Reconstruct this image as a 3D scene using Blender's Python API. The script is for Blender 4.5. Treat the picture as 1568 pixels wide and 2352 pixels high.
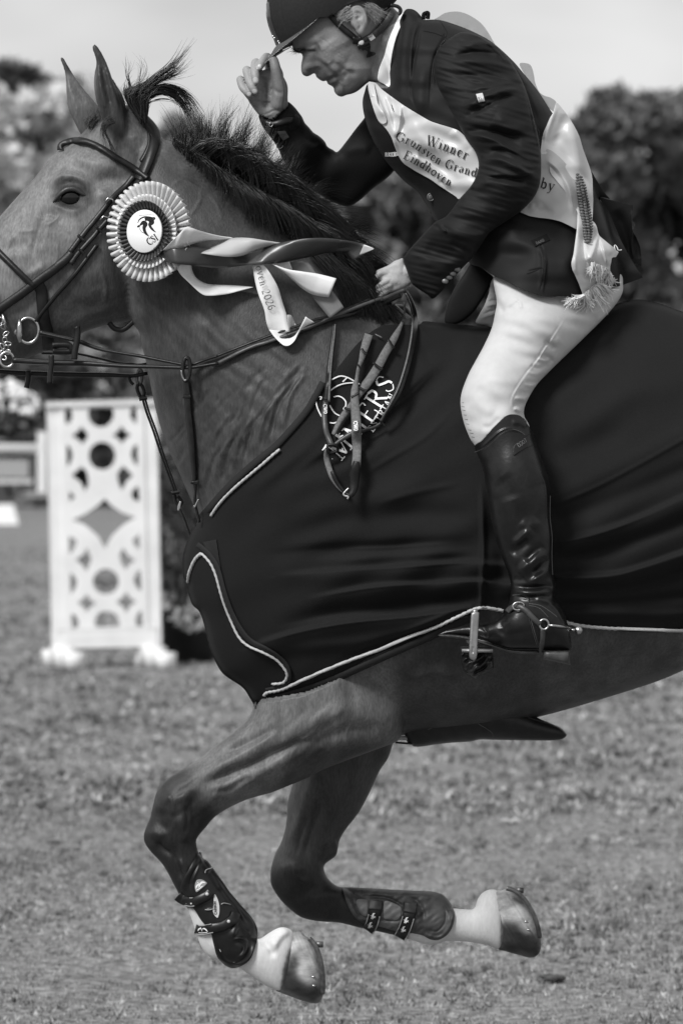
import bpy, math, random
import numpy as np
from mathutils import Vector
from mathutils.bvhtree import BVHTree

random.seed(7); rng = np.random.default_rng(11)
for o in list(bpy.data.objects): bpy.data.objects.remove(o)
SC = bpy.context.scene
COL = SC.collection

# ------------------------------------------------------------------ camera
D = 10.0        # camera to the plane of the horse, metres
H = 1.56        # camera height above the ground
S = 0.00092     # metres per reference unit (picture 1568 x 2352 units) in that plane
CX, HY = 784.0, 959.0
cam = bpy.data.cameras.new('camera'); camo = bpy.data.objects.new('camera', cam); COL.objects.link(camo)
camo.location = (0, -D, H); camo.rotation_euler = (math.radians(90), 0, 0)
cam.sensor_width = 36; cam.lens = 36 * D / (2352 * S); cam.shift_y = -(1176 - HY) / 2352
cam.clip_start = .1; cam.clip_end = 2000
cam.dof.use_dof = True; cam.dof.focus_distance = D - .22; cam.dof.aperture_fstop = 6.8
SC.camera = camo
SC.view_settings.view_transform = 'Standard'; SC.view_settings.look = 'None'
SC.view_settings.exposure = 0.22; SC.view_settings.gamma = 1.0
SC.cycles.use_denoising = True
SC.cycles.max_bounces = 6; SC.cycles.transparent_max_bounces = 6

# ------------------------------------------------------------------ sky and sun (bright overcast)
SUN_EL, SUN_AZ = math.radians(43), math.radians(-40)      # azimuth measured from -Y (behind the camera) towards -X
W = bpy.data.worlds.new('World'); SC.world = W; W.use_nodes = True
nt = W.node_tree; nt.nodes.clear()
def N(t, typ, **kw):
    n = t.nodes.new(typ)
    for k, v in kw.items(): setattr(n, k, v)
    return n
out = N(nt, 'ShaderNodeOutputWorld'); bg = N(nt, 'ShaderNodeBackground')
sky = N(nt, 'ShaderNodeTexSky', sky_type='NISHITA', sun_disc=False)
sky.sun_elevation = SUN_EL; sky.sun_rotation = math.radians(180) - SUN_AZ
bw = N(nt, 'ShaderNodeRGBToBW'); sc1 = N(nt, 'ShaderNodeMath', operation='MULTIPLY'); sc1.inputs[1].default_value = .022
tc = N(nt, 'ShaderNodeTexCoord'); sep = N(nt, 'ShaderNodeSeparateXYZ')
ramp = N(nt, 'ShaderNodeMapRange'); ramp.inputs[1].default_value = 0.0; ramp.inputs[2].default_value = .9
ramp.inputs[3].default_value = .60; ramp.inputs[4].default_value = .66
mp = N(nt, 'ShaderNodeMapping'); mp.inputs[3].default_value = (1, 1, 2.6)
noi = N(nt, 'ShaderNodeTexNoise'); noi.inputs['Scale'].default_value = 10.0; noi.inputs['Detail'].default_value = 3.0
nr = N(nt, 'ShaderNodeMapRange'); nr.inputs[1].default_value = .35; nr.inputs[2].default_value = .68; nr.inputs[3].default_value = .86; nr.inputs[4].default_value = 1.24
mul = N(nt, 'ShaderNodeMath', operation='MULTIPLY'); add = N(nt, 'ShaderNodeMath', operation='ADD')
L = nt.links.new
L(sky.outputs[0], bw.inputs[0]); L(bw.outputs[0], sc1.inputs[0])
L(tc.outputs['Generated'], sep.inputs[0]); L(sep.outputs[2], ramp.inputs[0])
L(tc.outputs['Generated'], mp.inputs[0]); L(mp.outputs[0], noi.inputs[0]); L(noi.outputs[0], nr.inputs[0])
L(ramp.outputs[0], mul.inputs[0]); L(nr.outputs[0], mul.inputs[1]); L(mul.outputs[0], add.inputs[0]); L(sc1.outputs[0], add.inputs[1])
L(add.outputs[0], bg.inputs[0]); bg.inputs[1].default_value = .80; L(bg.outputs[0], out.inputs[0])
sl = bpy.data.lights.new('sun', 'SUN'); sl.energy = 3.1; sl.angle = math.radians(17); sl.color = (1, 1, 1)
slo = bpy.data.objects.new('sun', sl); COL.objects.link(slo)
sd = Vector((math.sin(SUN_AZ) * math.cos(SUN_EL), -math.cos(SUN_AZ) * math.cos(SUN_EL), math.sin(SUN_EL)))
slo.rotation_euler = sd.to_track_quat('Z', 'Y').to_euler(); slo.location = (-3, -6, 9)

# ------------------------------------------------------------------ coordinates read off the photograph
def crop(x0, y0, sc):
    def f(pts):
        if isinstance(pts, tuple): pts = [pts]; one = True
        else: one = False
        r = [((p[0] / sc + x0) * .6272, (p[1] / sc + y0) * .6272) + tuple(p[2:]) for p in pts]
        return r[0] if one else r
    f.k = .6272 / sc
    return f
cA = crop(0, 100, 1.96); cB = crop(800, 0, 1.96); cC = crop(1300, 0, 1.3067); cD = crop(0, 1000, 1.96)
cE = crop(350, 600, 1.4255); cF = crop(1100, 850, 2.24); cG = crop(1500, 1450, 2.138); cH = crop(600, 1600, 1.742)
cI = crop(450, 2600, 1.8447); cJ = crop(900, 2500, 1.3067); cK = crop(840, 170, 5.6); cL = crop(1340, 900, 7.127)
cM = crop(2000, 600, 3.92); cN = crop(0, 1300, 1.96); cO = crop(620, 3000, 3.92); cQ = crop(1700, 1050, 1.68)

def P(px, py, y):
    k = (D + y) / D
    return np.stack(np.broadcast_arrays((np.asarray(px) - CX) * S * k, y, H + (HY - np.asarray(py)) * S * k), -1)
def unP(co):
    k = (D + co[..., 1]) / D
    return co[..., 0] / (S * k) + CX, HY - (co[..., 2] - H) / (S * k)

def cat(pts, closed=False, n=8):
    p = np.array([q[:] for q in pts], float); m = len(p); outp = []
    rngi = range(m) if closed else range(m - 1)
    for i in rngi:
        if closed: a, b, c, d = p[(i - 1) % m], p[i], p[(i + 1) % m], p[(i + 2) % m]
        else: a, b, c, d = p[max(i - 1, 0)], p[i], p[i + 1], p[min(i + 2, m - 1)]
        if np.allclose(b[:2], c[:2]): continue
        for j in range(n):
            t = j / n
            outp.append(.5 * ((2 * b) + (-a + c) * t + (2 * a - 5 * b + 4 * c - d) * t * t + (-a + 3 * b - 3 * c + d) * t ** 3))
    if not closed: outp.append(p[-1])
    return np.array(outp)

def resample(p, n):
    d = np.r_[0, np.cumsum(np.hypot(*(np.diff(p[:, :2], axis=0).T)))]
    t = np.linspace(0, d[-1], n)
    return np.stack([np.interp(t, d, p[:, i]) for i in range(p.shape[1])], 1), d[-1]

def inpoly(x, y, poly):
    r = np.zeros(np.broadcast(x, y).shape, bool); n = len(poly)
    for i in range(n):
        x1, y1 = poly[i][:2]; x2, y2 = poly[(i + 1) % n][:2]
        if y1 == y2: continue
        c = ((y1 > y) != (y2 > y)) & (x < (x2 - x1) * (y - y1) / (y2 - y1) + x1)
        r ^= c
    return r

def pdist(x, y, pl, signed=False):
    """distance of points to a polyline, parameter along it, and side"""
    x = x.ravel(); y = y.ravel(); best = np.full(x.shape, 1e9); par = np.zeros(x.shape); side = np.zeros(x.shape)
    nx = np.zeros(x.shape); ny = np.zeros(x.shape); n = len(pl) - 1
    for i in range(n):
        ax, ay = pl[i][:2]; bx, by = pl[i + 1][:2]; dx, dy = bx - ax, by - ay; l2 = dx * dx + dy * dy + 1e-12
        t = np.clip(((x - ax) * dx + (y - ay) * dy) / l2, 0, 1)
        qx = ax + t * dx; qy = ay + t * dy; d = np.hypot(x - qx, y - qy); m = d < best
        best[m] = d[m]; par[m] = (i + t[m]) / n; side[m] = np.sign(dx * (y[m] - ay) - dy * (x[m] - ax)); nx[m] = qx[m]; ny[m] = qy[m]
    return best, par, side, nx, ny

def blur(a, it, m=None):
    for _ in range(it):
        p = np.pad(a, 1, mode='edge')
        a = (p[:-2, 1:-1] + p[2:, 1:-1] + p[1:-1, :-2] + p[1:-1, 2:] + 4 * a) / 8
    return a

class Grid:
    def setup(s, x0, y0, x1, y1, step):
        s.step = step; s.xs = np.arange(x0, x1 + step, step); s.ys = np.arange(y0, y1 + step, step)
        s.X, s.Y = np.meshgrid(s.xs, s.ys); s.F = np.zeros(s.X.shape)
    def _win(s, pl, r):
        a = np.array(pl); j0 = max(0, int((a[:, 0].min() - r - s.xs[0]) / s.step)); j1 = min(len(s.xs), int((a[:, 0].max() + r - s.xs[0]) / s.step) + 2)
        i0 = max(0, int((a[:, 1].min() - r - s.ys[0]) / s.step)); i1 = min(len(s.ys), int((a[:, 1].max() + r - s.ys[0]) / s.step) + 2)
        return (slice(i0, max(i0, i1)), slice(j0, max(j0, j1)))
    def stroke(s, pts, w, amp, ends=(0, 0), n=6, sharp=2.0):
        """raise (amp > 0, mm) or groove along a curve; w in units or (w_left, w_right); ends: strength at the two ends"""
        pl = cat(pts, n=n); wl, wr = (w if isinstance(w, tuple) else (w, w)); R = 3 * max(wl, wr)
        wn = s._win(pl, R); X, Y = s.X[wn], s.Y[wn]
        if X.size == 0: return
        d, t, sd, _, _ = pdist(X, Y, pl)
        ww = np.where(sd < 0, wl, wr); e = ends
        env = np.minimum(1, np.minimum(e[0] + t / .3, e[1] + (1 - t) / .3)); env = env * env * (3 - 2 * env)
        s.F[wn] += (amp * .001 * env * np.exp(-(d / ww) ** sharp)).reshape(X.shape)
    def strokes(s, lst, c=None):
        for q in lst: s.stroke(c(q[0]) if c else q[0], *q[1:])
    def blob(s, c, rx, ry, amp, rot=0, p=1.0):
        wn = s._win([c], 3 * max(rx, ry)); X, Y = s.X[wn] - c[0], s.Y[wn] - c[1]; a = math.radians(rot)
        u = (X * math.cos(a) + Y * math.sin(a)) / rx; v = (-X * math.sin(a) + Y * math.cos(a)) / ry
        s.F[wn] += amp * .001 * np.exp(-(u * u + v * v) ** p)
    def wrinkle(s, amp, sx, sy, rot=0, seed=0, poly=None, soft=12):
        r = np.random.default_rng(seed); a = math.radians(rot); U = (s.X * math.cos(a) + s.Y * math.sin(a)); V = (-s.X * math.sin(a) + s.Y * math.cos(a)); f = 0
        for _ in range(14):
            th = r.uniform(-.6, .6); kx, ky = 2 * math.pi / (sx * r.uniform(.7, 1.8)), 2 * math.pi / (sy * r.uniform(.7, 1.8))
            f = f + np.sin(kx * U * math.cos(th) + ky * V + r.uniform(0, 6.3) + 1.2 * np.sin(U / sx * 1.7 + r.uniform(0, 6)))
        f = f / 4
        if poly is not None: f = f * blur(inpoly(s.X, s.Y, poly).astype(float), soft)
        s.F += amp * .001 * f
    def samp(s, A, px, py):
        fx = np.clip((np.asarray(px, float) - s.xs[0]) / s.step, 0, len(s.xs) - 1.001); fy = np.clip((np.asarray(py, float) - s.ys[0]) / s.step, 0, len(s.ys) - 1.001)
        j = fx.astype(int); i = fy.astype(int); u = fx - j; v = fy - i
        return (A[i, j] * (1 - u) + A[i, j + 1] * u) * (1 - v) + (A[i + 1, j] * (1 - u) + A[i + 1, j + 1] * u) * v

def poisson(m, it=36):
    if min(m.shape) > 20 and m.shape[0] * m.shape[1] > 900:
        c = poisson(m[::2, ::2], it) * 4
        ui = np.arange(m.shape[0]) / 2; vi = np.arange(m.shape[1]) / 2
        i = np.clip(ui.astype(int), 0, max(c.shape[0] - 2, 0)); j = np.clip(vi.astype(int), 0, max(c.shape[1] - 2, 0)); fu = np.clip(ui - i, 0, 1)[:, None]; fv = np.clip(vi - j, 0, 1)[None]
        u = (c[i][:, j] * (1 - fu) + c[i + 1][:, j] * fu) * (1 - fv) + (c[i][:, j + 1] * (1 - fu) + c[i + 1][:, j + 1] * fu) * fv
        u = u * m
    else: u = m * 1.0; it = 200
    ii, jj = np.indices(m.shape); red = ((ii + jj) % 2 == 0) & m; blk = ((ii + jj) % 2 == 1) & m
    for _ in range(it):
        for c in (red, blk):
            p = np.pad(u, 1); g = (p[:-2, 1:-1] + p[2:, 1:-1] + p[1:-1, :-2] + p[1:-1, 2:]) / 4 + 1
            u = np.where(c, u + 1.6 * (g - u), u)
    return u

def midfn(mid):
    if callable(mid): return mid
    if isinstance(mid, (int, float)): return lambda x, y: np.full(np.shape(x), float(mid))
    m = np.array(mid, float)
    def f(x, y):
        w = 1 / (((x[..., None] - m[:, 0]) ** 2 + (y[..., None] - m[:, 1]) ** 2) + 900.) ** 1.3
        return (w * m[:, 2]).sum(-1) / w.sum(-1)
    return f

class Body(Grid):
    """a solid swelling out of a closed outline: half thickness follows the local width, centre depth may vary"""
    def __init__(s, outline, mid=0., amp=.6, step=2.5, cap=None, dense=6, pw=.5, backamp=1.0):
        s.poly = cat(outline, True, dense); a = s.poly; pad = 3 * step
        s.setup(a[:, 0].min() - pad, a[:, 1].min() - pad, a[:, 0].max() + pad, a[:, 1].max() + pad, step)
        s.m = inpoly(s.X, s.Y, s.poly); p = np.pad(s.m, 1)
        near = np.zeros_like(s.m)
        for di in (0, 1, 2):
            for dj in (0, 1, 2): near |= p[di:di + s.m.shape[0], dj:dj + s.m.shape[1]]
        s.ring = near & ~s.m
        u = poisson(s.m); cl = np.vstack([a, a[:1]])
        # soften the staircase at the rim with the true distance
        inner = s.m & ~(blur(s.m.astype(float), 2) > .9999)
        d, _, _, nx, ny = pdist(s.X[s.ring], s.Y[s.ring], cl); s.rx = s.X.copy(); s.ry = s.Y.copy(); s.rx[s.ring] = nx; s.ry[s.ring] = ny
        di_, _, _, _, _ = pdist(s.X[inner], s.Y[inner], cl)
        dd = np.full(u.shape, 9.); dd[inner] = di_ / step
        gfar = np.where(s.m & ~inner, u, 0); wfar = (s.m & ~inner).astype(float); dfar = np.zeros(u.shape)
        e = s.m & ~inner & (blur(inner.astype(float), 1) > 0); dist_e, *_ = pdist(s.X[e], s.Y[e], cl); dfar[e] = dist_e / step
        g = np.zeros(u.shape); g[e] = u[e] / np.maximum(dfar[e], .3); we = e.astype(float)
        g = blur(g * we, 8) / np.maximum(blur(we, 8), 1e-6)
        ok = inner & (blur(we, 8) > 1e-4); u[ok] = g[ok] * dd[ok]
        u = np.maximum(u, 0) * step * step
        z = amp * np.power(u, pw) * S * (1 if pw == .5 else 1)
        if cap: z = cap * np.tanh(z / cap)
        s.z = z; s.backamp = backamp; s.mid = midfn(mid)(s.X, s.Y)
    def fade(s): return np.clip(s.z / .012, 0, 1)
    def front(s): return s.mid - s.z - s.F * s.fade()
    def depth(s, px, py):
        A = np.where(s.m, s.front(), s.mid); return s.samp(A, px, py)
    def arrays(s):
        f = s.front(); use = s.m | s.ring; idx = np.full(use.shape, -1); nf = use.sum(); idx[use] = np.arange(nf)
        fy = np.where(s.ring, midval(s), f)
        px = np.where(s.ring, s.rx, s.X); py = np.where(s.ring, s.ry, s.Y)
        vf = P(px[use], py[use], fy[use])
        bidx = idx.copy(); bidx[s.m] = nf + np.arange(s.m.sum())
        k = (D + s.mid[s.m]) / D
        vb = np.stack([(s.X[s.m] - CX) * S * k, s.mid[s.m] + s.z[s.m] * s.backamp, H + (HY - s.Y[s.m]) * S * k], -1)
        a, b, c, d = idx[:-1, :-1], idx[1:, :-1], idx[1:, 1:], idx[:-1, 1:]
        mm = s.m; anym = mm[:-1, :-1] | mm[1:, :-1] | mm[1:, 1:] | mm[:-1, 1:]
        ok = (a >= 0) & (b >= 0) & (c >= 0) & (d >= 0) & anym
        ff = np.stack([a[ok], b[ok], c[ok], d[ok]], 1)
        A2, B2, C2, D2 = bidx[:-1, :-1], bidx[1:, :-1], bidx[1:, 1:], bidx[:-1, 1:]
        fb = np.stack([A2[ok], D2[ok], C2[ok], B2[ok]], 1)
        return np.vstack([vf, vb]), np.vstack([ff, fb])
    def build(s, name, mat, parent=None, **kw):
        v, f = s.arrays(); return mk(name, v, f, mat, parent, **kw)
def midval(s): return s.mid

class Sheet(Grid):
    """a piece of cloth or leather lying on other surfaces: region outline plus a depth function"""
    def __init__(s, outline, fn, off=.004, step=2.5, smooth=3, dense=6, thick=.002):
        s.poly = cat(outline, True, dense); a = s.poly; pad = 3 * step
        s.setup(a[:, 0].min() - pad, a[:, 1].min() - pad, a[:, 0].max() + pad, a[:, 1].max() + pad, step)
        s.m = inpoly(s.X, s.Y, s.poly); p = np.pad(s.m, 1); near = np.zeros_like(s.m)
        for di in (0, 1, 2):
            for dj in (0, 1, 2): near |= p[di:di + s.m.shape[0], dj:dj + s.m.shape[1]]
        s.ring = near & ~s.m; s.thick = thick
        cl = np.vstack([a, a[:1]]); d, _, _, nx, ny = pdist(s.X[s.ring], s.Y[s.ring], cl)
        s.rx = s.X.copy(); s.ry = s.Y.copy(); s.rx[s.ring] = nx; s.ry[s.ring] = ny
        s.base = blur(fn(s.X, s.Y), smooth) - off
    def depth(s, px, py): return s.samp(s.base - s.F, px, py)
    def build(s, name, mat, parent=None, **kw):
        use = s.m | s.ring; idx = np.full(use.shape, -1); n = use.sum(); idx[use] = np.arange(n)
        px = s.rx[use]; py = s.ry[use]; y = s.samp(s.base - s.F, px, py)
        vf = P(px, py, y); vb = P(px, py, y + s.thick)
        a, b, c, d = idx[:-1, :-1], idx[1:, :-1], idx[1:, 1:], idx[:-1, 1:]; mm = s.m
        ok = (a >= 0) & (b >= 0) & (c >= 0) & (d >= 0) & (mm[:-1, :-1] | mm[1:, :-1] | mm[1:, 1:] | mm[:-1, 1:])
        f = np.stack([a[ok], b[ok], c[ok], d[ok]], 1); fb = f[:, ::-1] + n
        # rim
        e = np.concatenate([f[:, [0, 1]], f[:, [1, 2]], f[:, [2, 3]], f[:, [3, 0]]]); key = np.sort(e, 1); q = key[:, 0].astype(np.int64) * (n + 1) + key[:, 1]
        _, inv, cnt = np.unique(q, return_inverse=True, return_counts=True); be = e[cnt[inv] == 1]
        rim = np.stack([be[:, 1], be[:, 0], be[:, 0] + n, be[:, 1] + n], 1)
        return mk(name, np.vstack([vf, vb]), np.vstack([f, fb, rim]), mat, parent, **kw)

# ------------------------------------------------------------------ objects
def mk(name, v, f, mat=None, parent=None, smooth=True, label=None, auto=None):
    v = np.asarray(v, np.float32); me = bpy.data.meshes.new(name)
    if isinstance(f, np.ndarray):
        n = f.shape[1]; me.vertices.add(len(v)); me.vertices.foreach_set('co', v.ravel())
        me.loops.add(f.size); me.loops.foreach_set('vertex_index', f.astype(np.int32).ravel())
        me.polygons.add(len(f)); me.polygons.foreach_set('loop_start', np.arange(0, f.size, n, dtype=np.int32))
        me.polygons.foreach_set('loop_total', np.full(len(f), n, np.int32))
        me.update(calc_edges=True); me.validate()
    else: me.from_pydata([tuple(map(float, q)) for q in v], [], [tuple(int(i) for i in q) for q in f]); me.update()
    if smooth: me.polygons.foreach_set('use_smooth', np.ones(len(me.polygons), bool))
    if mat: me.materials.append(mat)
    o = bpy.data.objects.new(name, me); COL.objects.link(o)
    if parent: adopt(o, parent)
    if label: o['label'] = label
    return o
def adopt(o, parent):
    o.parent = parent
    w = Vector((0, 0, 0)); q = parent
    while q: w += q.location; q = q.parent
    o.location = o.location - w
def thing(name, label, cat_, loc=(0, 0, 0), group=None):
    o = bpy.data.objects.new(name, None); COL.objects.link(o); o.location = loc; o.empty_display_size = .1
    o['label'] = label; o['category'] = cat_
    if group: o['group'] = group
    return o
def tag(o, label, cat_=None, group=None, kind=None):
    if label: o['label'] = label
    if cat_: o['category'] = cat_
    if group: o['group'] = group
    if kind: o['kind'] = kind
    return o

class MB:
    def __init__(s): s.v = []; s.f = []; s.n = 0
    def add(s, v, f):
        s.v.append(np.asarray(v, float)); s.f += [tuple(int(i) + s.n for i in q) for q in f]; s.n += len(v)
    def build(s, name, mat, parent=None, **kw): return mk(name, np.vstack(s.v), s.f, mat, parent, **kw)
    def box(s, c, d, rz=0):
        c = np.array(c); x, y, z = np.array(d) / 2; v = np.array([[a, b, e] for a in (-x, x) for b in (-y, y) for e in (-z, z)])
        if rz: r = np.array([[math.cos(rz), -math.sin(rz), 0], [math.sin(rz), math.cos(rz), 0], [0, 0, 1]]); v = v @ r.T
        s.add(v + c, [(0, 1, 3, 2), (4, 6, 7, 5), (0, 4, 5, 1), (2, 3, 7, 6), (0, 2, 6, 4), (1, 5, 7, 3)])
    def tube(s, pts, r, seg=8, caps=True, twist=None, flat=1.0):
        """tube along 3D points; r number or list; twist=(lobes, turns per metre, depth)"""
        p = np.asarray(pts, float); n = len(p); r = np.broadcast_to(np.asarray(r, float), (n,))
        t = np.gradient(p, axis=0); t /= np.linalg.norm(t, axis=1)[:, None] + 1e-12
        up = np.array([0, -1., 0]); ln = np.r_[0, np.cumsum(np.linalg.norm(np.diff(p, axis=0), axis=1))]
        th = np.linspace(0, 2 * math.pi, seg, endpoint=False); V = []
        for i in range(n):
            a = np.cross(t[i], up); l = np.linalg.norm(a)
            a = a / l if l > 1e-3 else np.array([1., 0, 0]); b = np.cross(a, t[i])
            rr = r[i] * (1 + (twist[2] * np.cos(twist[0] * th - twist[1] * ln[i]) if twist else 0))
            V.append(p[i] + (rr * np.cos(th))[:, None] * a + (rr * flat * np.sin(th))[:, None] * b)
        f = [(i * seg + j, i * seg + (j + 1) % seg, (i + 1) * seg + (j + 1) % seg, (i + 1) * seg + j) for i in range(n - 1) for j in range(seg)]
        if caps: f += [tuple(range(seg))[::-1], tuple((n - 1) * seg + j for j in range(seg))]
        s.add(np.vstack(V), f)
    def ball(s, c, r, seg=12, sq=(1, 1, 1)):
        th = np.linspace(0, math.pi, seg // 2 + 1); ph = np.linspace(0, 2 * math.pi, seg, endpoint=False)
        v = [[math.sin(a) * math.cos(b) * sq[0], math.sin(a) * math.sin(b) * sq[1], math.cos(a) * sq[2]] for a in th for b in ph]
        f = [(i * seg + j, (i + 1) * seg + j, (i + 1) * seg + (j + 1) % seg, i * seg + (j + 1) % seg) for i in range(seg // 2) for j in range(seg)]
        s.add(np.array(v) * r + np.array(c), f)
    def limb(s, pts, seg=14):
        """tapered limb with round ends; pts (px, py, depth, radius in units)"""
        c = cat(pts, n=6); p = P(c[:, 0], c[:, 1], c[:, 2]); r = c[:, 3] * S
        t0 = p[0] - p[1]; t0 /= np.linalg.norm(t0); t1 = p[-1] - p[-2]; t1 /= np.linalg.norm(t1)
        A = [p[0] + t0 * r[0] * x for x in (.98, .85, .6, .3)]; ra = [r[0] * math.sqrt(1 - x * x) for x in (.98, .85, .6, .3)]
        B = [p[-1] + t1 * r[-1] * x for x in (.3, .6, .85, .98)]; rb = [r[-1] * math.sqrt(1 - x * x) for x in (.3, .6, .85, .98)]
        s.tube(np.vstack([A, p, B]), np.r_[ra, r, rb], seg)

def strap_mesh(path, width, fn, off=.004, thick=.003, n=None, dense=8, flat=False, mb=None, dsmooth=2, puff=.0):
    """leather strap or webbing along a path in picture units; width number or list (interpolated along path)"""
    c = cat(path, n=dense); nn = n or max(6, int(len(c) * .9)); r, ln = resample(c, nn)
    w = np.interp(np.linspace(0, 1, nn), np.linspace(0, 1, len(width)), width) if hasattr(width, '__len__') else np.full(nn, width)
    t = np.gradient(r[:, :2], axis=0); t /= np.linalg.norm(t, axis=1)[:, None] + 1e-9; nrm = np.stack([-t[:, 1], t[:, 0]], 1)
    Lp = r[:, :2] + nrm * w[:, None] / 2; Rp = r[:, :2] - nrm * w[:, None] / 2
    if callable(fn):
        dl, dc, dr = fn(Lp[:, 0], Lp[:, 1]), fn(r[:, 0], r[:, 1]), fn(Rp[:, 0], Rp[:, 1])
        if not flat:
            dl = np.clip(dl, dc - .6 * w * S, dc + .6 * w * S); dr = np.clip(dr, dc - .6 * w * S, dc + .6 * w * S)
        else: dl = dr = dc
    elif r.shape[1] > 2: dl = dc = dr = r[:, 2]
    else: dl = dc = dr = np.full(nn, float(fn))
    def sm(a):
        for _ in range(dsmooth): a = np.r_[a[:1], (a[:-2] + 2 * a[1:-1] + a[2:]) / 4, a[-1:]]
        return a
    dl, dc, dr = sm(dl) - off, sm(dc) - off - puff, sm(dr) - off
    e = .25 * thick
    pf = [P(Lp[:, 0], Lp[:, 1], dl), P(Lp[:, 0] * .85 + r[:, 0] * .15, Lp[:, 1] * .85 + r[:, 1] * .15, dl - thick), P(r[:, 0], r[:, 1], dc - thick - e),
          P(Rp[:, 0] * .85 + r[:, 0] * .15, Rp[:, 1] * .85 + r[:, 1] * .15, dr - thick), P(Rp[:, 0], Rp[:, 1], dr), P(r[:, 0], r[:, 1], dc)]
    V = np.stack(pf, 1).reshape(-1, 3); m = 6
    f = [(i * m + j, i * m + (j + 1) % m, (i + 1) * m + (j + 1) % m, (i + 1) * m + j) for i in range(nn - 1) for j in range(m)]
    f += [tuple(range(m))[::-1], tuple((nn - 1) * m + j for j in range(m))]
    mb = mb or MB(); mb.add(V, f); return mb
def strap(name, path, width, fn, mat, parent, off=.004, thick=.003, **kw):
    lab = kw.pop('label', None); return strap_mesh(path, width, fn, off, thick, **kw).build(name, mat, parent, label=lab)
def mark_mesh(mb, path, width, fn, off=.002, dense=5, n=None):
    """a printed or stitched line lying on a surface"""
    c = cat(path, n=dense) if len(path) > 2 else np.array(path, float); nn = n or max(3, len(c)); r, _ = resample(c, nn)
    w = np.interp(np.linspace(0, 1, nn), np.linspace(0, 1, len(width)), width) if hasattr(width, '__len__') else np.full(nn, width)
    t = np.gradient(r[:, :2], axis=0); t /= np.linalg.norm(t, axis=1)[:, None] + 1e-9; q = np.stack([-t[:, 1], t[:, 0]], 1)
    a = r[:, :2] + q * w[:, None] / 2; b = r[:, :2] - q * w[:, None] / 2
    va = P(a[:, 0], a[:, 1], fn(a[:, 0], a[:, 1]) - off); vb = P(b[:, 0], b[:, 1], fn(b[:, 0], b[:, 1]) - off)
    V = np.stack([va, vb], 1).reshape(-1, 3); mb.add(V, [(2 * i, 2 * i + 1, 2 * i + 3, 2 * i + 2) for i in range(nn - 1)])
def line3(path, fn, off=.003, dense=6):
    c = cat(path, n=dense); y = fn(c[:, 0], c[:, 1]) if callable(fn) else (c[:, 2] if c.shape[1] > 2 else np.full(len(c), float(fn)))
    return P(c[:, 0], c[:, 1], y - off)
def ring3(c, y, rx, ry, tilt=0, n=28, a0=0, a1=360, dy=0):
    t = np.radians(np.linspace(a0, a1, n)); a = math.radians(tilt); u = rx * np.cos(t); v = ry * np.sin(t)
    return P(c[0] + u * math.cos(a) - v * math.sin(a), c[1] + u * math.sin(a) + v * math.cos(a), y + dy * np.cos(t))

def remesh(parts, voxel, smooth=4, name='tmp', fac=.5):
    V = []; F = []; n = 0
    for v, f in parts:
        V.append(v); n0 = n; F += [tuple(int(i) + n0 for i in q) for q in f]; n += len(v)
    o = mk(name, np.vstack(V), F, None)
    m = o.modifiers.new('r', 'REMESH'); m.mode = 'VOXEL'; m.voxel_size = voxel
    if smooth: sm = o.modifiers.new('s', 'SMOOTH'); sm.iterations = smooth; sm.factor = fac
    dg = bpy.context.evaluated_depsgraph_get(); me = bpy.data.meshes.new_from_object(o.evaluated_get(dg))
    v = np.empty(len(me.vertices) * 3, np.float32); me.vertices.foreach_get('co', v)
    nn = np.empty(len(me.vertices) * 3, np.float32); me.vertices.foreach_get('normal', nn)
    f = np.empty(len(me.polygons) * 4, np.int32); me.loops.foreach_get('vertex_index', f)
    bpy.data.objects.remove(o); bpy.data.meshes.remove(me)
    return v.reshape(-1, 3).astype(float), nn.reshape(-1, 3), f.reshape(-1, 4)

def surf(objs, default=0.0):
    """depth function: where the view ray through a picture point first meets the given objects"""
    trees = []
    for o in objs:
        me = o.data; v = np.empty(len(me.vertices) * 3, np.float32); me.vertices.foreach_get('co', v); v = v.reshape(-1, 3)
        trees.append(BVHTree.FromPolygons([tuple(q) for q in v.tolist()], [tuple(p.vertices) for p in me.polygons]))
    C0 = Vector((0, -D, H))
    def fn(px, py):
        px = np.asarray(px, float); py = np.asarray(py, float); o_ = np.full(px.shape, np.nan)
        for i in np.ndindex(px.shape):
            q = P(px[i], py[i], 0.); d = (Vector(q.tolist()) - C0).normalized(); b = 1e9
            for t in trees:
                h = t.ray_cast(C0, d)
                if h[0] is not None and h[0].y < b: b = h[0].y
            if b < 1e8: o_[i] = b
        if np.isnan(o_).all(): o_[:] = default if not callable(default) else default(px, py)
        elif np.isnan(o_).any():
            if px.ndim == 2:
                for _ in range(400):
                    bad = np.isnan(o_)
                    if not bad.any(): break
                    p = np.pad(o_, 1, constant_values=np.nan); st = np.stack([p[:-2, 1:-1], p[2:, 1:-1], p[1:-1, :-2], p[1:-1, 2:]])
                    with np.errstate(all='ignore'):
                        cnt = (~np.isnan(st)).sum(0); av = np.nansum(st, 0) / np.maximum(cnt, 1)
                    o_ = np.where(bad & (cnt > 0), av, o_)
            else:
                g = ~np.isnan(o_); ii = np.arange(len(o_)); o_ = np.interp(ii, ii[g], o_[g])
        return o_
    return fn

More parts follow.
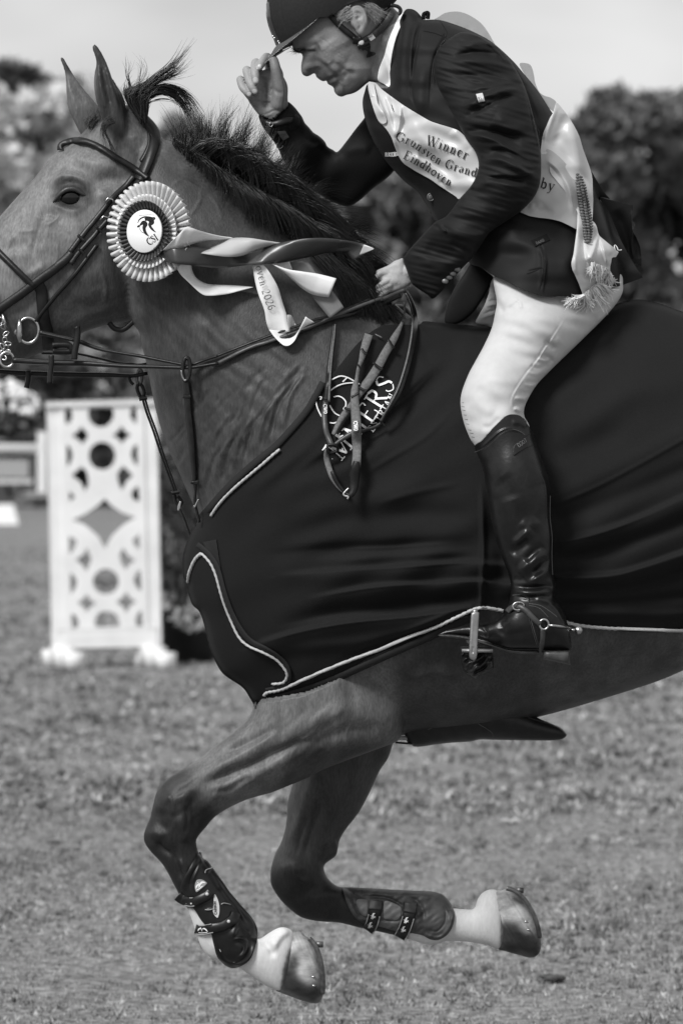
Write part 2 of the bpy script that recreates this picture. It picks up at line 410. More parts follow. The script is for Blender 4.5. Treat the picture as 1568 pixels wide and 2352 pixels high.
# ------------------------------------------------------------------ materials
def mat(name, g, rough=.6, spec=.3, var=0., vscale=20., bump=0., bscale=200., stretch=None, sheen=0., metal=0., attr=None, coat=0., bdetail=3., var2=0., v2scale=3., aniso=None):
    m = bpy.data.materials.new(name); m.use_nodes = True; t = m.node_tree; b = t.nodes['Principled BSDF']
    b.inputs['Roughness'].default_value = rough; b.inputs['Specular IOR Level'].default_value = spec; b.inputs['Metallic'].default_value = metal
    b.inputs['Sheen Weight'].default_value = sheen; b.inputs['Coat Weight'].default_value = coat; b.inputs['Coat Roughness'].default_value = .15
    b.inputs['Base Color'].default_value = (g, g, g, 1)
    tcn = N(t, 'ShaderNodeTexCoord'); mpn = N(t, 'ShaderNodeMapping'); t.links.new(tcn.outputs['Object'], mpn.inputs[0])
    if stretch: mpn.inputs[3].default_value = stretch
    if len(stretch or ()) and aniso: mpn.inputs[2].default_value = aniso
    src = None
    if attr: a = N(t, 'ShaderNodeAttribute', attribute_name=attr); src = a.outputs['Fac']
    def vary(src, amt, scale, det):
        n = N(t, 'ShaderNodeTexNoise'); n.inputs['Scale'].default_value = scale; n.inputs['Detail'].default_value = det; t.links.new(mpn.outputs[0], n.inputs[0])
        r = N(t, 'ShaderNodeMapRange'); r.inputs[1].default_value = .3; r.inputs[2].default_value = .7; r.inputs[3].default_value = 1 - amt; r.inputs[4].default_value = 1 + amt
        t.links.new(n.outputs[0], r.inputs[0]); mu = N(t, 'ShaderNodeMath', operation='MULTIPLY'); t.links.new(r.outputs[0], mu.inputs[0])
        if src is None: mu.inputs[1].default_value = g
        else: t.links.new(src, mu.inputs[1])
        return mu.outputs[0]
    if var: src = vary(src, var, vscale, 5.)
    if var2: src = vary(src, var2, v2scale, 3.)
    if src is not None: t.links.new(src, b.inputs['Base Color'])
    if bump:
        n = N(t, 'ShaderNodeTexNoise'); n.inputs['Scale'].default_value = bscale; n.inputs['Detail'].default_value = bdetail; t.links.new(mpn.outputs[0], n.inputs[0])
        bp = N(t, 'ShaderNodeBump'); bp.inputs['Strength'].default_value = 1.0; bp.inputs['Distance'].default_value = bump * .001
        t.links.new(n.outputs[0], bp.inputs['Height']); t.links.new(bp.outputs[0], b.inputs['Normal'])
    return m
def set_attr(o, name, vals):
    a = o.data.attributes.new(name, 'FLOAT', 'POINT'); a.data.foreach_set('value', np.asarray(vals, np.float32))
M = dict(
    coat=mat('horse_coat', .1, .50, .30, var=.26, vscale=230, bump=.7, bscale=380, stretch=(1, 1, .3), attr='tone', var2=.3, v2scale=28),
    sock=mat('white_sock_hair', .6, .7, .2, var=.06, vscale=200, bump=.5, bscale=380, stretch=(1, 1, .3), attr='tone', var2=.10, v2scale=20),
    hoof=mat('hoof_horn', .2, .5, .35, attr='tone', var=.6, vscale=16, bump=.9, bscale=90, stretch=(.5, 1, 1), var2=.4, v2scale=60),
    steel=mat('steel', .45, .3, .5, metal=1., var=.25, vscale=60), darksteel=mat('worn_steel', .16, .45, .5, metal=.8, var=.4, vscale=80),
    leather=mat('black_leather', .009, .4, .32, var=.4, vscale=60, bump=.25, bscale=300), leather2=mat('grey_leather', .045, .42, .45, var=.35, vscale=70, bump=.3, bscale=260),
    boot=mat('boot_leather', .007, .32, .36, var=.5, vscale=18, bump=.35, bscale=130, var2=.3, v2scale=60),
    rug=mat('fleece_cloth', .0135, .8, .07, var=.2, vscale=500, bump=.35, bscale=900, sheen=.01), binding=mat('webbing', .022, .8, .12, bump=.6, bscale=500),
    rope=mat('pale_cord', .42, .6, .3, var=.15, vscale=300), web=mat('grey_webbing', .13, .8, .2, var=.25, vscale=200, bump=.5, bscale=700),
    jacket=mat('jacket_cloth', .0105, .62, .14, var=.15, vscale=600, bump=.25, bscale=1100, sheen=.015), lapel=mat('collar_cloth', .010, .9, .05, sheen=.0, bump=.2, bscale=1200),
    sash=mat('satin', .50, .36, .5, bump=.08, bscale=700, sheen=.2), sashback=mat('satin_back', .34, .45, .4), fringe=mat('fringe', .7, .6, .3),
    breeches=mat('breeches_cloth', .50, .75, .25, var=.04, vscale=60, bump=.25, bscale=900, sheen=.1), shirt=mat('white_shirt', .82, .7, .2, bump=.3, bscale=500),
    skin=mat('skin', .26, .5, .3, var=.05, vscale=55, bump=.7, bscale=160, attr='tone', var2=.08, v2scale=300, bdetail=5.), nail=mat('nail', .42, .3, .5),
    hair=mat('horse_hair', .009, .36, .36, var=.5, vscale=40), greyhair=mat('grey_hair', .3, .5, .4, var=.4, vscale=200),
    helmet=mat('helmet_shell', .018, .6, .15, var=.15, vscale=200, bump=.15, bscale=900), helmetgloss=mat('helmet_gloss', .02, .2, .6, var=.5, vscale=200),
    brimtop=mat('peak_leather', .03, .25, .6), plastic=mat('black_plastic', .009, .36, .34, var=.3, vscale=60), mid=mat('grey_plastic', .28, .45, .4, var=.2, vscale=90),
    print=mat('black_print', .014, .7, .2), embro=mat('white_thread', .75, .6, .3), stitch=mat('grey_thread', .10, .7, .3), palebadge=mat('pale_badge', .5, .5, .4),
    ribw=mat('satin_white', .70, .33, .5, bump=.06, bscale=500), ribg=mat('satin_grey', .42, .36, .5, bump=.06, bscale=500), ribd=mat('satin_dark', .035, .33, .6, bump=.06, bscale=500),
    card=mat('white_card', .82, .5, .3), eye=mat('eye', .003, .14, .45), white=mat('white_paint', .72, .55, .3, var=.08, vscale=5),
)

def thin_cloth(name, g, f=.5):
    m = bpy.data.materials.new(name); m.use_nodes = True; t = m.node_tree; b = t.nodes['Principled BSDF']; b.inputs['Base Color'].default_value = (g, g, g, 1); b.inputs['Roughness'].default_value = .5
    tr = N(t, 'ShaderNodeBsdfTranslucent'); tr.inputs[0].default_value = (g, g, g, 1); mx = N(t, 'ShaderNodeMixShader'); mx.inputs[0].default_value = f
    n = N(t, 'ShaderNodeTexNoise'); n.inputs['Scale'].default_value = 400.; r = N(t, 'ShaderNodeBump'); r.inputs['Distance'].default_value = .0003; t.links.new(n.outputs[0], r.inputs['Height']); t.links.new(r.outputs[0], b.inputs['Normal'])
    t.links.new(b.outputs[0], mx.inputs[1]); t.links.new(tr.outputs[0], mx.inputs[2]); t.links.new(mx.outputs[0], t.nodes['Material Output'].inputs[0]); return m
M['thinsatin'] = thin_cloth('satin_thin', .40, .45)
# ================================================================== HORSE
trunk_o = [(333,262),(365,309),(410,341),(445,365),(500,400),(560,440),(620,480),(680,530),(760,590),(850,650),(900,690),(960,735),(1010,745),(1100,752),(1200,752),(1300,748),(1360,736),(1395,713),(1435,696),(1475,692),(1520,703),(1568,720),
 (1640,735),(1750,735),(1900,745),(2050,800),(2140,900),(2180,1050),(2150,1250),(2080,1400),(1950,1430),(1850,1400),(1700,1480),(1568,1540),(1500,1568),(1400,1600),(1300,1630),(1235,1647),(1100,1680),(935,1690),(800,1680),(700,1655),(640,1635),
 (590,1613),(560,1575),(520,1545),(500,1518),(484,1482),(473,1435),(462,1405),(446,1387),(437,1363),(432,1338),(426,1325),(424,1302),(426,1273),(438,1234),(459,1191),(454,1176),(438,1146),(410,1082),(384,1024),(362,957),(349,899),(336,832),(326,794),(320,762),(304,742),
 (290,700),(270,600),(262,500),(272,400),(300,310)]
trunk = Body(trunk_o, 0.0, .53, 4)
head_o = cA([(1035,650),(1000,600),(940,560),(880,560),(800,600),(720,660),(640,710),(575,775),(500,825),(432,878),(345,958),(250,1080),(150,1190),(60,1290),(-20,1380),(-150,1530),(-280,1700),(-380,1880),(-430,2050),(-400,2180),(-320,2280),(-200,2330),(-100,2400),(0,2420),
 (130,2400),(300,2335),(450,2285),(580,2200),(700,2155),(820,2125),(940,2105),(1010,2040),(1080,1880),(1120,1650),(1140,1400),(1140,1100),(1120,900),(1090,750)])
head = Body(head_o, 0.0, .44, 3, pw=.5)
near_leg_o = cI([(860,30),(800,100),(700,185),(600,260),(500,340),(400,405),(300,468),(232,545),(205,640),(187,720),(162,780),(140,850),(152,905),(195,965),(262,1035),(312,1115),(342,1175),(385,1255),(440,1350),(470,1430),(500,1520),(530,1600),(580,1665),(650,1700),(720,1725),(790,1745),(860,1795),(950,1855),(1035,1895),(1100,1900),(1140,1760),(1160,1600),
 (1150,1500),(1090,1467),(1040,1475),(980,1510),(925,1545),(880,1520),(830,1430),(760,1320),(690,1210),(610,1095),(555,1030),(530,985),(508,955),(497,905),(495,880),(520,840),(560,795),(620,725),(720,660),(850,602),(1000,560),(1100,520),(1250,458),(1400,385)])
near_leg_o += cJ([(700,292),(728,275),(746,245),(760,180),(768,90)]) + [(925,1560),(850,1480),(740,1460),(640,1500),(595,1560),(582,1622)]
nl = Body(near_leg_o, [(900,1560,-.10),(700,1640,-.125),(400,1900,-.14),(480,2150,-.14),(700,2250,-.14)], .60, 2.5)
far_leg_o = cJ([(225,480),(203,560),(192,680),(170,760),(140,820),(120,890),(118,950),(132,990),(170,1045),(212,1085),(262,1122),(330,1140),(380,1145),(450,1150),(550,1175),(640,1193),(720,1212),(800,1235),(870,1255),(920,1250),(960,1237),(1050,1240),(1150,1255),(1215,1275),(1260,1200),(1240,1050),(1215,1000),
 (1170,988),(1130,1005),(1105,1040),(1090,1083),(1040,1083),(985,1078),(940,1060),(880,1040),(700,1020),(540,1010),(480,985),(430,970),(388,930),(372,880),(392,858),(430,830),(441,790),(450,750),(480,700),(540,622),(590,530),(640,422),(680,362),(705,290),(740,200),(650,60),(450,60),(330,150),(260,320)])
fl = Body(far_leg_o, [(700,1700,.10),(700,2000,.13),(1300,2100,.13)], .58, 2.5)
# off-frame hind legs, standing on the ground in the gallop's push-off
def hind(dx, mid):
    o = [(1900,1150),(1830,1320),(1850,1500),(1900,1640),(1960,1740),(2020,1850),(2060,1960),(2045,2080),(2000,2250),(1970,2400),(1930,2480),(1880,2560),(1860,2648),(1990,2648),(2030,2560),(2040,2470),(2075,2300),(2110,2120),(2140,2000),(2160,1920),(2130,1860),(2100,1750),(2100,1620),(2150,1450),(2200,1250),(2150,1080),(2020,1020)]
    return Body([(x + dx, y) for x, y in o], mid, .5, 5)
h1 = hind(0, -.15); h2 = hind(-130, .15)
# rug surface follows the trunk
def rug_depth(px, py):
    z = trunk.samp(trunk.z, px, py); return trunk.samp(trunk.mid, px, py) - z - .016 * np.tanh(z / .03)

rug_reg = [(459,1191),(484,1165),(520,1125),(560,1085),(600,1050),(640,1022),(672,992),(700,955),(722,920),(745,880),(775,845),(825,785),(880,748),(957,746),(973,738),(1010,741),(1066,746),(1100,748),(1200,748),(1300,744),(1358,732),(1393,709),(1433,692),(1475,688),(1520,699),(1568,716),(1640,731),(1750,731),(1900,741),(2050,796),(2144,900),(2184,1050),(2160,1230),
 (2120,1330),(2000,1400),(1850,1440),(1700,1452),(1568,1452),(1500,1452),(1420,1449),(1330,1438),(1290,1437),(1200,1420),(1152,1408),(1128,1402),(1100,1404),(1060,1422),(1000,1447),(940,1475),(844,1512),(772,1562),(700,1595),(628,1608),(598,1613),(590,1628),(587,1626),(572,1600),(556,1578),(515,1550),(496,1522),(480,1482),(469,1435),(458,1405),(442,1389),(433,1363),(428,1338),(422,1327),(419,1302),(421,1273),(434,1234)]
HS = thing('horse', 'galloping bay horse with white socks carrying the rider', 'horse', (0, 0, 0))
EL = {}
def ear(o, mid, name):
    b = Body(cA(o), mid, .62, 2); return b
ear_far = ear([(428,215),(440,210),(458,216),(490,270),(520,322),(560,385),(610,450),(680,530),(722,590),(735,660),(700,760),(620,800),(575,760),(540,690),(492,590),(480,500),(476,430),(470,350),(452,280)], .05, 'e')
ear_near = ear([(658,142),(672,122),(690,122),(725,170),(765,250),(795,330),(818,400),(855,500),(885,600),(897,700),(890,800),(850,850),(790,800),(745,680),(700,560),(682,480),(674,400),(680,320),(692,260),(680,200)], -.045, 'e')
ear_back = ear([(800,380),(820,375),(850,430),(880,480),(905,560),(900,640),(860,700),(820,600)], -.025, 'e')
ear_near.strokes([([(705,200),(738,300),(765,420),(790,540),(815,680)], 6, -9), ([(690,180),(715,300),(722,420),(745,540),(775,650)], 4, 4), ([(740,220),(790,380),(830,520),(868,660)], 4, 4)], cA)
ear_far.strokes([([(455,300),(490,420),(540,560),(600,700)], 6, 4), ([(470,270),(540,420),(620,560)], 7, -5)], cA)

v, nn, f = remesh([b.arrays() for b in (trunk, head, nl, fl, h1, h2, ear_far, ear_near, ear_back)], .0035, 5)
# ---- sculpting, in picture units over the visible side
sc_ = Grid(); sc_.setup(-150, 60, 1600, 2360, 3)
sc_.strokes([  # head
 ([(360,1170),(400,1110),(470,1075),(560,1085),(630,1130),(670,1190)], (11,9), 9),        # brow
 ([(640,1120),(760,1090),(860,1090),(930,1120)], 16, -7), ([(700,1180),(780,1230),(860,1250)], 12, 4),
 ([(330,1290),(420,1290),(520,1320),(640,1300)], 9, 3.0), ([(300,1230),(330,1330),(290,1450),(260,1560),(240,1690)], (22,10), -6),
 ([(370,1330),(330,1440),(300,1560),(285,1680)], 14, 5), ([(320,1300),(420,1340),(380,1400),(290,1420)], 4, 1.8),
 ([(120,1470),(200,1465),(280,1455)], 3.5, 1.6), ([(60,1290),(200,1180),(350,1050),(440,930)], 10, 3),
 ([(0,1620),(120,1560),(230,1540)], 12, -3), ([(500,900),(620,960),(760,980),(850,1010)], 18, 4),
 ([(880,1500),(860,1700),(930,1900),(980,2050)], (10,22), -7), ([(430,2230),(560,2120),(720,2040),(880,2030)], 16, 4),
 ([(600,1700),(620,1850),(600,2000)], 30, 3), ([(180,1800),(260,1750),(330,1700)], 8, 3),([(560,850),(640,840),(700,880)],10,-4),
 ([(900,800),(960,850),(1000,900)],8,-3),([(930,820),(980,780),(1020,830)],6,2),([(100,2100),(260,1950),(420,1830)],14,-3)], cA)
sc_.blob(cA((510,1225)), 24, 19, -9); sc_.blob(cA((640,1720)), 90, 85, 8)
sc_.blob(cA((700,1010)), 30, 22, 4)
sc_.strokes([  # neck: veins, creases, muscle
 ([(400,120),(440,85),(500,100),(545,130)], 3, 1.5), ([(545,130),(550,180),(520,240),(490,270)], 3, 1.4),
 ([(590,150),(640,220),(660,300)], 3, 1.2), ([(440,560),(500,700),(560,850)], 22, -5), ([(300,700),(420,640),(560,640)], 20, 4),
 ([(200,700),(260,820),(290,960)], 18, -6)], cE)
for i in range(46):
    t = rng.uniform(0, 1); x = 440 + 260 * t + rng.uniform(-30, 30); y = 700 + 300 * (1 - t) * rng.uniform(.2, 1.1) + 120; l = rng.uniform(40, 110); a = math.radians(rng.uniform(105, 135))
    sc_.stroke([(x, y), (x + l * math.cos(a) * .5 + rng.uniform(-6, 6), y + l * math.sin(a) * .5), (x + l * math.cos(a), y + l * math.sin(a))], rng.uniform(3, 7), rng.uniform(-2.4, 2.2))
for i, (x0, y0) in enumerate([(470,1140),(490,1120),(510,1105),(535,1080),(560,1060),(590,1035),(620,1010),(650,985)]):
    sc_.stroke([(x0, y0), (x0 + 8, y0 - 40), (x0 + 22, y0 - 85), (x0 + 55, y0 - 130)], 4.5, (3.8 if i % 2 else -4.2))
    sc_.stroke([(x0 - 10, y0 + 4), (x0 - 2, y0 - 40), (x0 + 12, y0 - 85)], 4, 1.4)
sc_.strokes([  # near foreleg
 ([(480,530),(620,465),(750,405),(880,360),(1000,300),(1180,220),(1260,150)], (9,16), -11), ([(500,470),(650,390),(800,310),(950,225),(1080,130)], 15, 6),
 ([(690,300),(800,240),(900,190),(1060,110)], 9, -6), ([(520,600),(680,530),(850,450),(1020,360),(1200,270),(1320,240)], 16, 5),
 ([(560,560),(700,540),(800,480),(900,440)], 7, -3.5), ([(820,395),(860,440),(915,500)], 3, 1.5), ([(990,370),(1050,430),(1100,470)], 3, 1.3), ([(1180,270),(1260,340),(1320,370)], 3, 1.6),
 ([(600,300),(720,230),(840,150)], 10, 3), ([(480,540),(470,650),(490,760),(480,860)], 12, -7), ([(250,640),(320,600),(400,590),(450,560)], 10, 3), ([(260,660),(250,760),(300,840)], 14, -4),
 ([(160,850),(220,830),(290,850)], 12, 4), ([(380,700),(420,820),(420,900)], 12, 4), ([(200,900),(300,960),(400,960)], 16, -4), ([(1400,250),(1250,340),(1150,440)], 3.0, -1.5)], cI)
sc_.strokes([  # upper forearm, shoulder, far leg, belly
 ([(150,300),(300,200),(420,140),(520,120)], 18, 6), ([(250,330),(420,250),(560,220),(680,230)], 14, -5), ([(480,100),(600,150),(700,220)], 30, 5), ([(330,290),(400,330),(460,360)], 5, 2),
 ([(330,420),(290,560),(250,680),(200,780)], 12, 6), ([(380,480),(340,620),(300,760),(280,860)], 11, -8), ([(460,480),(420,620),(380,720),(350,820)], 14, 5), ([(400,740),(435,790),(415,830)], 5, 3.5), ([(370,760),(380,830),(340,870)], 7, -4),
 ([(150,900),(220,880),(300,900)], 12, 4), ([(180,1040),(280,1010),(340,960)], 14, -4), ([(300,1060),(400,1010),(470,1020)], 14, 4), ([(1000,120),(1100,60),(1250,40)], 30, 5)], cJ)
sc_.strokes([([(930,1560),(1000,1540),(1060,1560)],12,4),([(1300,1560),(1400,1520),(1568,1500)],14,-6),([(1330,1590),(1450,1560),(1568,1520)],10,4)])
sc_.strokes([  # near pastern
 ([(925,1545),(990,1600),(1020,1680)], 7, -5), ([(1000,1640),(1060,1540),(1130,1490)], (14,6), 6), ([(600,1560),(700,1650),(800,1720)], 10, 3)], cI)
sc_.strokes([([(250,1340),(290,1370),(350,1360),(430,1390)], 2.6, 1.8), ([(430,1390),(470,1450),(520,1480)], 2.6, 1.6), ([(120,1480),(60,1560),(40,1650)], 3, 1.8), ([(600,1330),(680,1400),(690,1500),(640,1600)], 3, 1.6), ([(380,1480),(420,1600),(400,1740),(430,1850)], 3, 1.8), ([(700,1700),(760,1850),(740,1980)], 4, 2), ([(150,1250),(170,1350),(140,1450)], 3, 1.6), ([(470,1100),(520,1085),(580,1100)], 3, 2), ([(440,1130),(500,1110),(580,1125),(620,1150)], 2.5, -2)], cA)
sc_.strokes([([(1180,250),(1140,300),(1160,360),(1110,420)], 2.6, 2), ([(1000,300),(960,360),(990,420),(960,470)], 2.6, 2), ([(820,390),(790,440),(810,500)], 2.4, 1.8), ([(660,480),(640,540),(600,600)], 2.4, 1.8), ([(1300,130),(1250,180),(1190,200)], 3, 2), ([(300,560),(340,640),(330,720)], 6, 3), ([(420,640),(440,740),(420,840)], 5, -4), ([(230,880),(260,940),(330,990)], 5, -4), ([(380,1000),(420,1080),(440,1160)], 7, 4), ([(330,960),(370,1060),(400,1150)], 6, -4)], cI)
sc_.strokes([([(560,1050),(640,1060),(720,1080)], 8, 3), ([(300,620),(260,740),(240,840)], 5, -4), ([(230,860),(250,930),(300,960)], 6, 4), ([(520,180),(480,260),(500,330)], 3, 2), ([(600,200),(640,260),(620,320)], 3, 1.8)], cJ)
sc_.wrinkle(.5, 74, 34, 62, 21, [(330,640),(480,480),(600,600),(740,720),(760,880),(640,1010),(470,1180),(400,1060),(350,880)], 10)
sc_.wrinkle(.32, 60, 44, 40, 22, cA([(60,1290),(430,930),(900,980),(880,1500),(700,1900),(400,2150),(0,2300),(-150,1700)]), 8)
sc_.wrinkle(.5, 90, 24, -28, 23, cI([(300,500),(860,60),(1500,-50),(1500,330),(600,700),(300,850)]), 8)
px, py = unP(v); w = np.clip(-nn[:, 1], 0, 1); sc_.F *= 1.4
v = v + nn * (sc_.samp(sc_.F, px, py) * w * (v[:, 1] < np.where(py > 1700, 1, .0)))[:, None]
# keep the body under the rug, on both sides
inr = inpoly(px, py, np.array(rug_reg)) | ((px > 1100) & (py > 760) & (py < 1400))
rd = rug_depth(px, py) + .012; v[:, 1] = np.where(inr, np.clip(v[:, 1], rd, -rd), v[:, 1])
# coat tones: dark points, white socks; shade painted on jaw, belly, far forearm
tone = np.full(len(v), .105); X, Y = px, py
def zone(poly, val, s=6):
    g = Grid(); a = np.array(poly); g.setup(a[:, 0].min() - 40, a[:, 1].min() - 40, a[:, 0].max() + 40, a[:, 1].max() + 40, 4)
    A = blur(inpoly(g.X, g.Y, a).astype(float), s); ins = (X > g.xs[0]) & (X < g.xs[-1]) & (Y > g.ys[0]) & (Y < g.ys[-1]); return np.where(ins, g.samp(A, X, Y), 0), val
def paint(z, sel=None):
    global tone
    w_, val = z
    if sel is not None: w_ = w_ * sel
    tone = tone * (1 - w_) + val * w_
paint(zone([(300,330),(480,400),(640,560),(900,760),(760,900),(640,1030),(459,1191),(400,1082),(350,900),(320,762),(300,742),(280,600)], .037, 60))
paint(zone(cA([(150,1190),(380,930),(640,860),(900,950),(880,1150),(700,1500),(400,1700),(150,2000),(-200,2000),(-200,1500)]), .145, 60))
paint(zone(cA([(-500,1900),(-150,1700),(60,2050),(350,2100),(420,2400),(-500,2500)]), .05, 40))
paint(zone(cA([(370,1200),(420,1130),(500,1100),(600,1120),(680,1200),(680,1260),(600,1330),(430,1320),(380,1270)]), .028, 12))
paint(zone(cA([(430,200),(470,200),(520,330),(470,330)]), .02, 8)); paint(zone(cA([(650,110),(720,110),(800,300),(870,560),(880,800),(760,740),(700,540),(690,300)]), .028, 4), px < 300)
legs = (Y > 1640)
paint(zone([(560,1950),(300,1950),(300,1770),(350,1750),(430,1760),(470,1830),(560,1950)], .028, 22), legs)
paint(zone([(300,1850),(470,1850),(600,1990),(480,2120),(420,2110),(330,1980)], .013, 18), legs)
paint(zone([(600,1880),(800,1900),(820,2000),(1100,2000),(1100,2120),(900,2170),(600,2100)], .016, 20), legs)
paint(zone(cJ([(200,300),(720,290),(640,450),(420,900),(100,900)]), .042, 20), legs)  # far forearm: its shade is put into the coat tone
paint(zone(cI([(425,1345),(470,1345),(560,1420),(930,1440),(1180,1420),(1230,1510),(1120,1620),(1080,1750),(1060,1920),(900,1930),(560,1720),(460,1500)]), .60, 2), legs)
paint(zone(cJ([(770,1195),(900,1100),(940,1060),(980,1060),(1130,970),(1200,970),(1220,1100),(1215,1290),(1160,1275),(900,1270),(780,1250)]), .58, 2), legs)
paint(zone([(900,1500),(1000,1440),(1150,1400),(1568,1440),(1568,1570),(1235,1670),(930,1740)], .06, 16)); paint(zone([(920,1540),(1000,1440),(1230,1440),(1250,1670),(930,1740)], .035, 20))  # belly and girth area: shade painted into the coat
paint(zone(cA([(350,1900),(600,1500),(900,1400),(1080,1300),(1120,1900),(950,2150),(600,2250),(300,2420),(0,2500)]), .065, 50))  # lower jaw and cheek darkened, shading painted into the coat
paint(zone(cI([(360,640),(420,620),(470,700),(440,800),(360,760)]), .02, 8), legs)
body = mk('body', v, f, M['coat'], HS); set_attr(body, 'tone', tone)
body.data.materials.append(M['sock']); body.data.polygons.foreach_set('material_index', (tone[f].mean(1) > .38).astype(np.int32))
horse_fn_src = [body]
# eye
e = MB(); c = cA((512, 1222)); ed = float(head.depth(*c)); e.ball(P(c[0], c[1], ed + .017), .0235, 24, (1.15, .8, .92)); eyeo = e.build('eye', M['eye'], HS)
bh = surf([body]); M['lid'] = mat('eyelid_skin', .03, .4, .5, bump=.5, bscale=300)
lid = MB()
lid.tube(line3(cA([(395,1245),(430,1195),(480,1160),(540,1160),(590,1195),(620,1240)]), lambda x, y: bh(x, y) * 0 + ed - .002, .004), [.003, .0045, .005, .005, .005, .0045, .004] * 4 + [.003] * 3, 8, flat=1.0) if False else None
def tline(mb, path, r, fn, off=0., seg=8, **kw):
    p = line3(path, fn, off); n = len(p); rr = np.interp(np.linspace(0, 1, n), np.linspace(0, 1, len(r)), r) if hasattr(r, '__len__') else r
    mb.tube(p, rr, seg, **kw)
ef = lambda x, y: ed + .0000 * x + ((np.asarray(x) - c[0]) ** 2 + (np.asarray(y) - c[1]) ** 2) * .0000045
tline(lid, cA([(385,1255),(430,1200),(480,1165),(540,1162),(595,1195),(640,1215)]), [.002,.004,.0055,.0055,.004,.002], ef, .003)
tline(lid, cA([(385,1255),(420,1275),(480,1295),(540,1295),(590,1265),(640,1215)]), [.0015,.002,.0026,.0026,.002,.0015], ef, .002)
lid.build('eyelid', M['lid'], HS)
# eyelashes and fine brow wrinkles belong to the coat; hooves and shoes
def hoof(o, mid, shoe, name):
    b = Body(o, mid, .62, 2.2); vv, ff = b.arrays(); ob = mk('hoof', vv, ff, M['hoof'], HS); return b, ob
hn_o = cI([(1140,1508),(1175,1498),(1205,1502),(1235,1530),(1262,1545),(1290,1580),(1318,1640),(1340,1710),(1354,1800),(1356,1880),(1350,1930),(1332,1972),(1292,1983),(1220,1968),(1150,1942),(1080,1915),(1030,1890),(1062,1840),(1085,1770),(1095,1680),(1115,1590)])
hf_o = cJ([(1170,990),(1215,995),(1248,985),(1290,1000),(1340,1050),(1380,1120),(1402,1180),(1411,1240),(1408,1280),(1392,1305),(1360,1316),(1300,1302),(1240,1285),(1205,1272),(1215,1220),(1208,1180),(1185,1130),(1165,1070),(1160,1020)])
for o_, mid_, dark, shoe, toe in ((hn_o, -.14, cI([(1140,1650),(1080,1760),(1030,1890),(1290,1990),(1360,1930),(1356,1850),(1230,1850),(1180,1780),(1190,1650)]), cI([(1262,1542),(1300,1590),(1328,1660),(1346,1740),(1354,1830),(1352,1910)]), cI([(1255,1545),(1285,1600),(1318,1700),(1335,1830)])),
                      (hf_o, .13, cJ([(1200,1150),(1290,1140),(1330,1190),(1411,1200),(1411,1320),(1200,1290)]), cJ([(1248,983),(1290,998),(1335,1040),(1372,1100),(1395,1160),(1406,1215)]), cJ([(1250,995),(1300,1030),(1350,1100),(1385,1170)]))):
    b = Body(o_, mid_, .62, 2.2)
    b.wrinkle(.45, 300, 9, 68 if mid_ < 0 else 60, 6); vv, ff = b.arrays(); ob = mk('hoof', vv, ff, M['hoof'], HS); X, Y = unP(vv); tone = np.full(len(vv), .30); paint(zone(dark, .025, 10)); paint(zone(np.array(shoe + shoe[::-1]) + np.array([[3,-3]] * len(shoe) + [[-8, 3]] * len(shoe)), .12, 4)); set_attr(ob, 'tone', tone)
    sh = MB(); p = cat(shoe, n=6); wob = np.linspace(-1, 1, len(p))
    for sgn in (-1, 1): sh.tube(P(p[:, 0] - 1, p[:, 1], mid_ + sgn * (.045 - .03 * np.clip(np.linspace(-.2, 1, len(p)), 0, 1) ** 3)), .0052, 8)
    q = shoe[1]; sh.box(P(q[0] + 9, q[1] - 2, mid_ - .03), (.016, .01, .012)); so = sh.build('horseshoe', M['darksteel'], ob)
    for t in (.72, .84):
        k = b.samp; i = int(t * (len(p) - 1)); nx_, ny_ = p[i][0] - 22, p[i][1] + 6
        nm = MB(); nm.ball(P(nx_, ny_, float(b.depth(nx_, ny_)) - .001), .003, 8, (1.4, .6, .8)); nm.build('nail', M['steel'], ob)

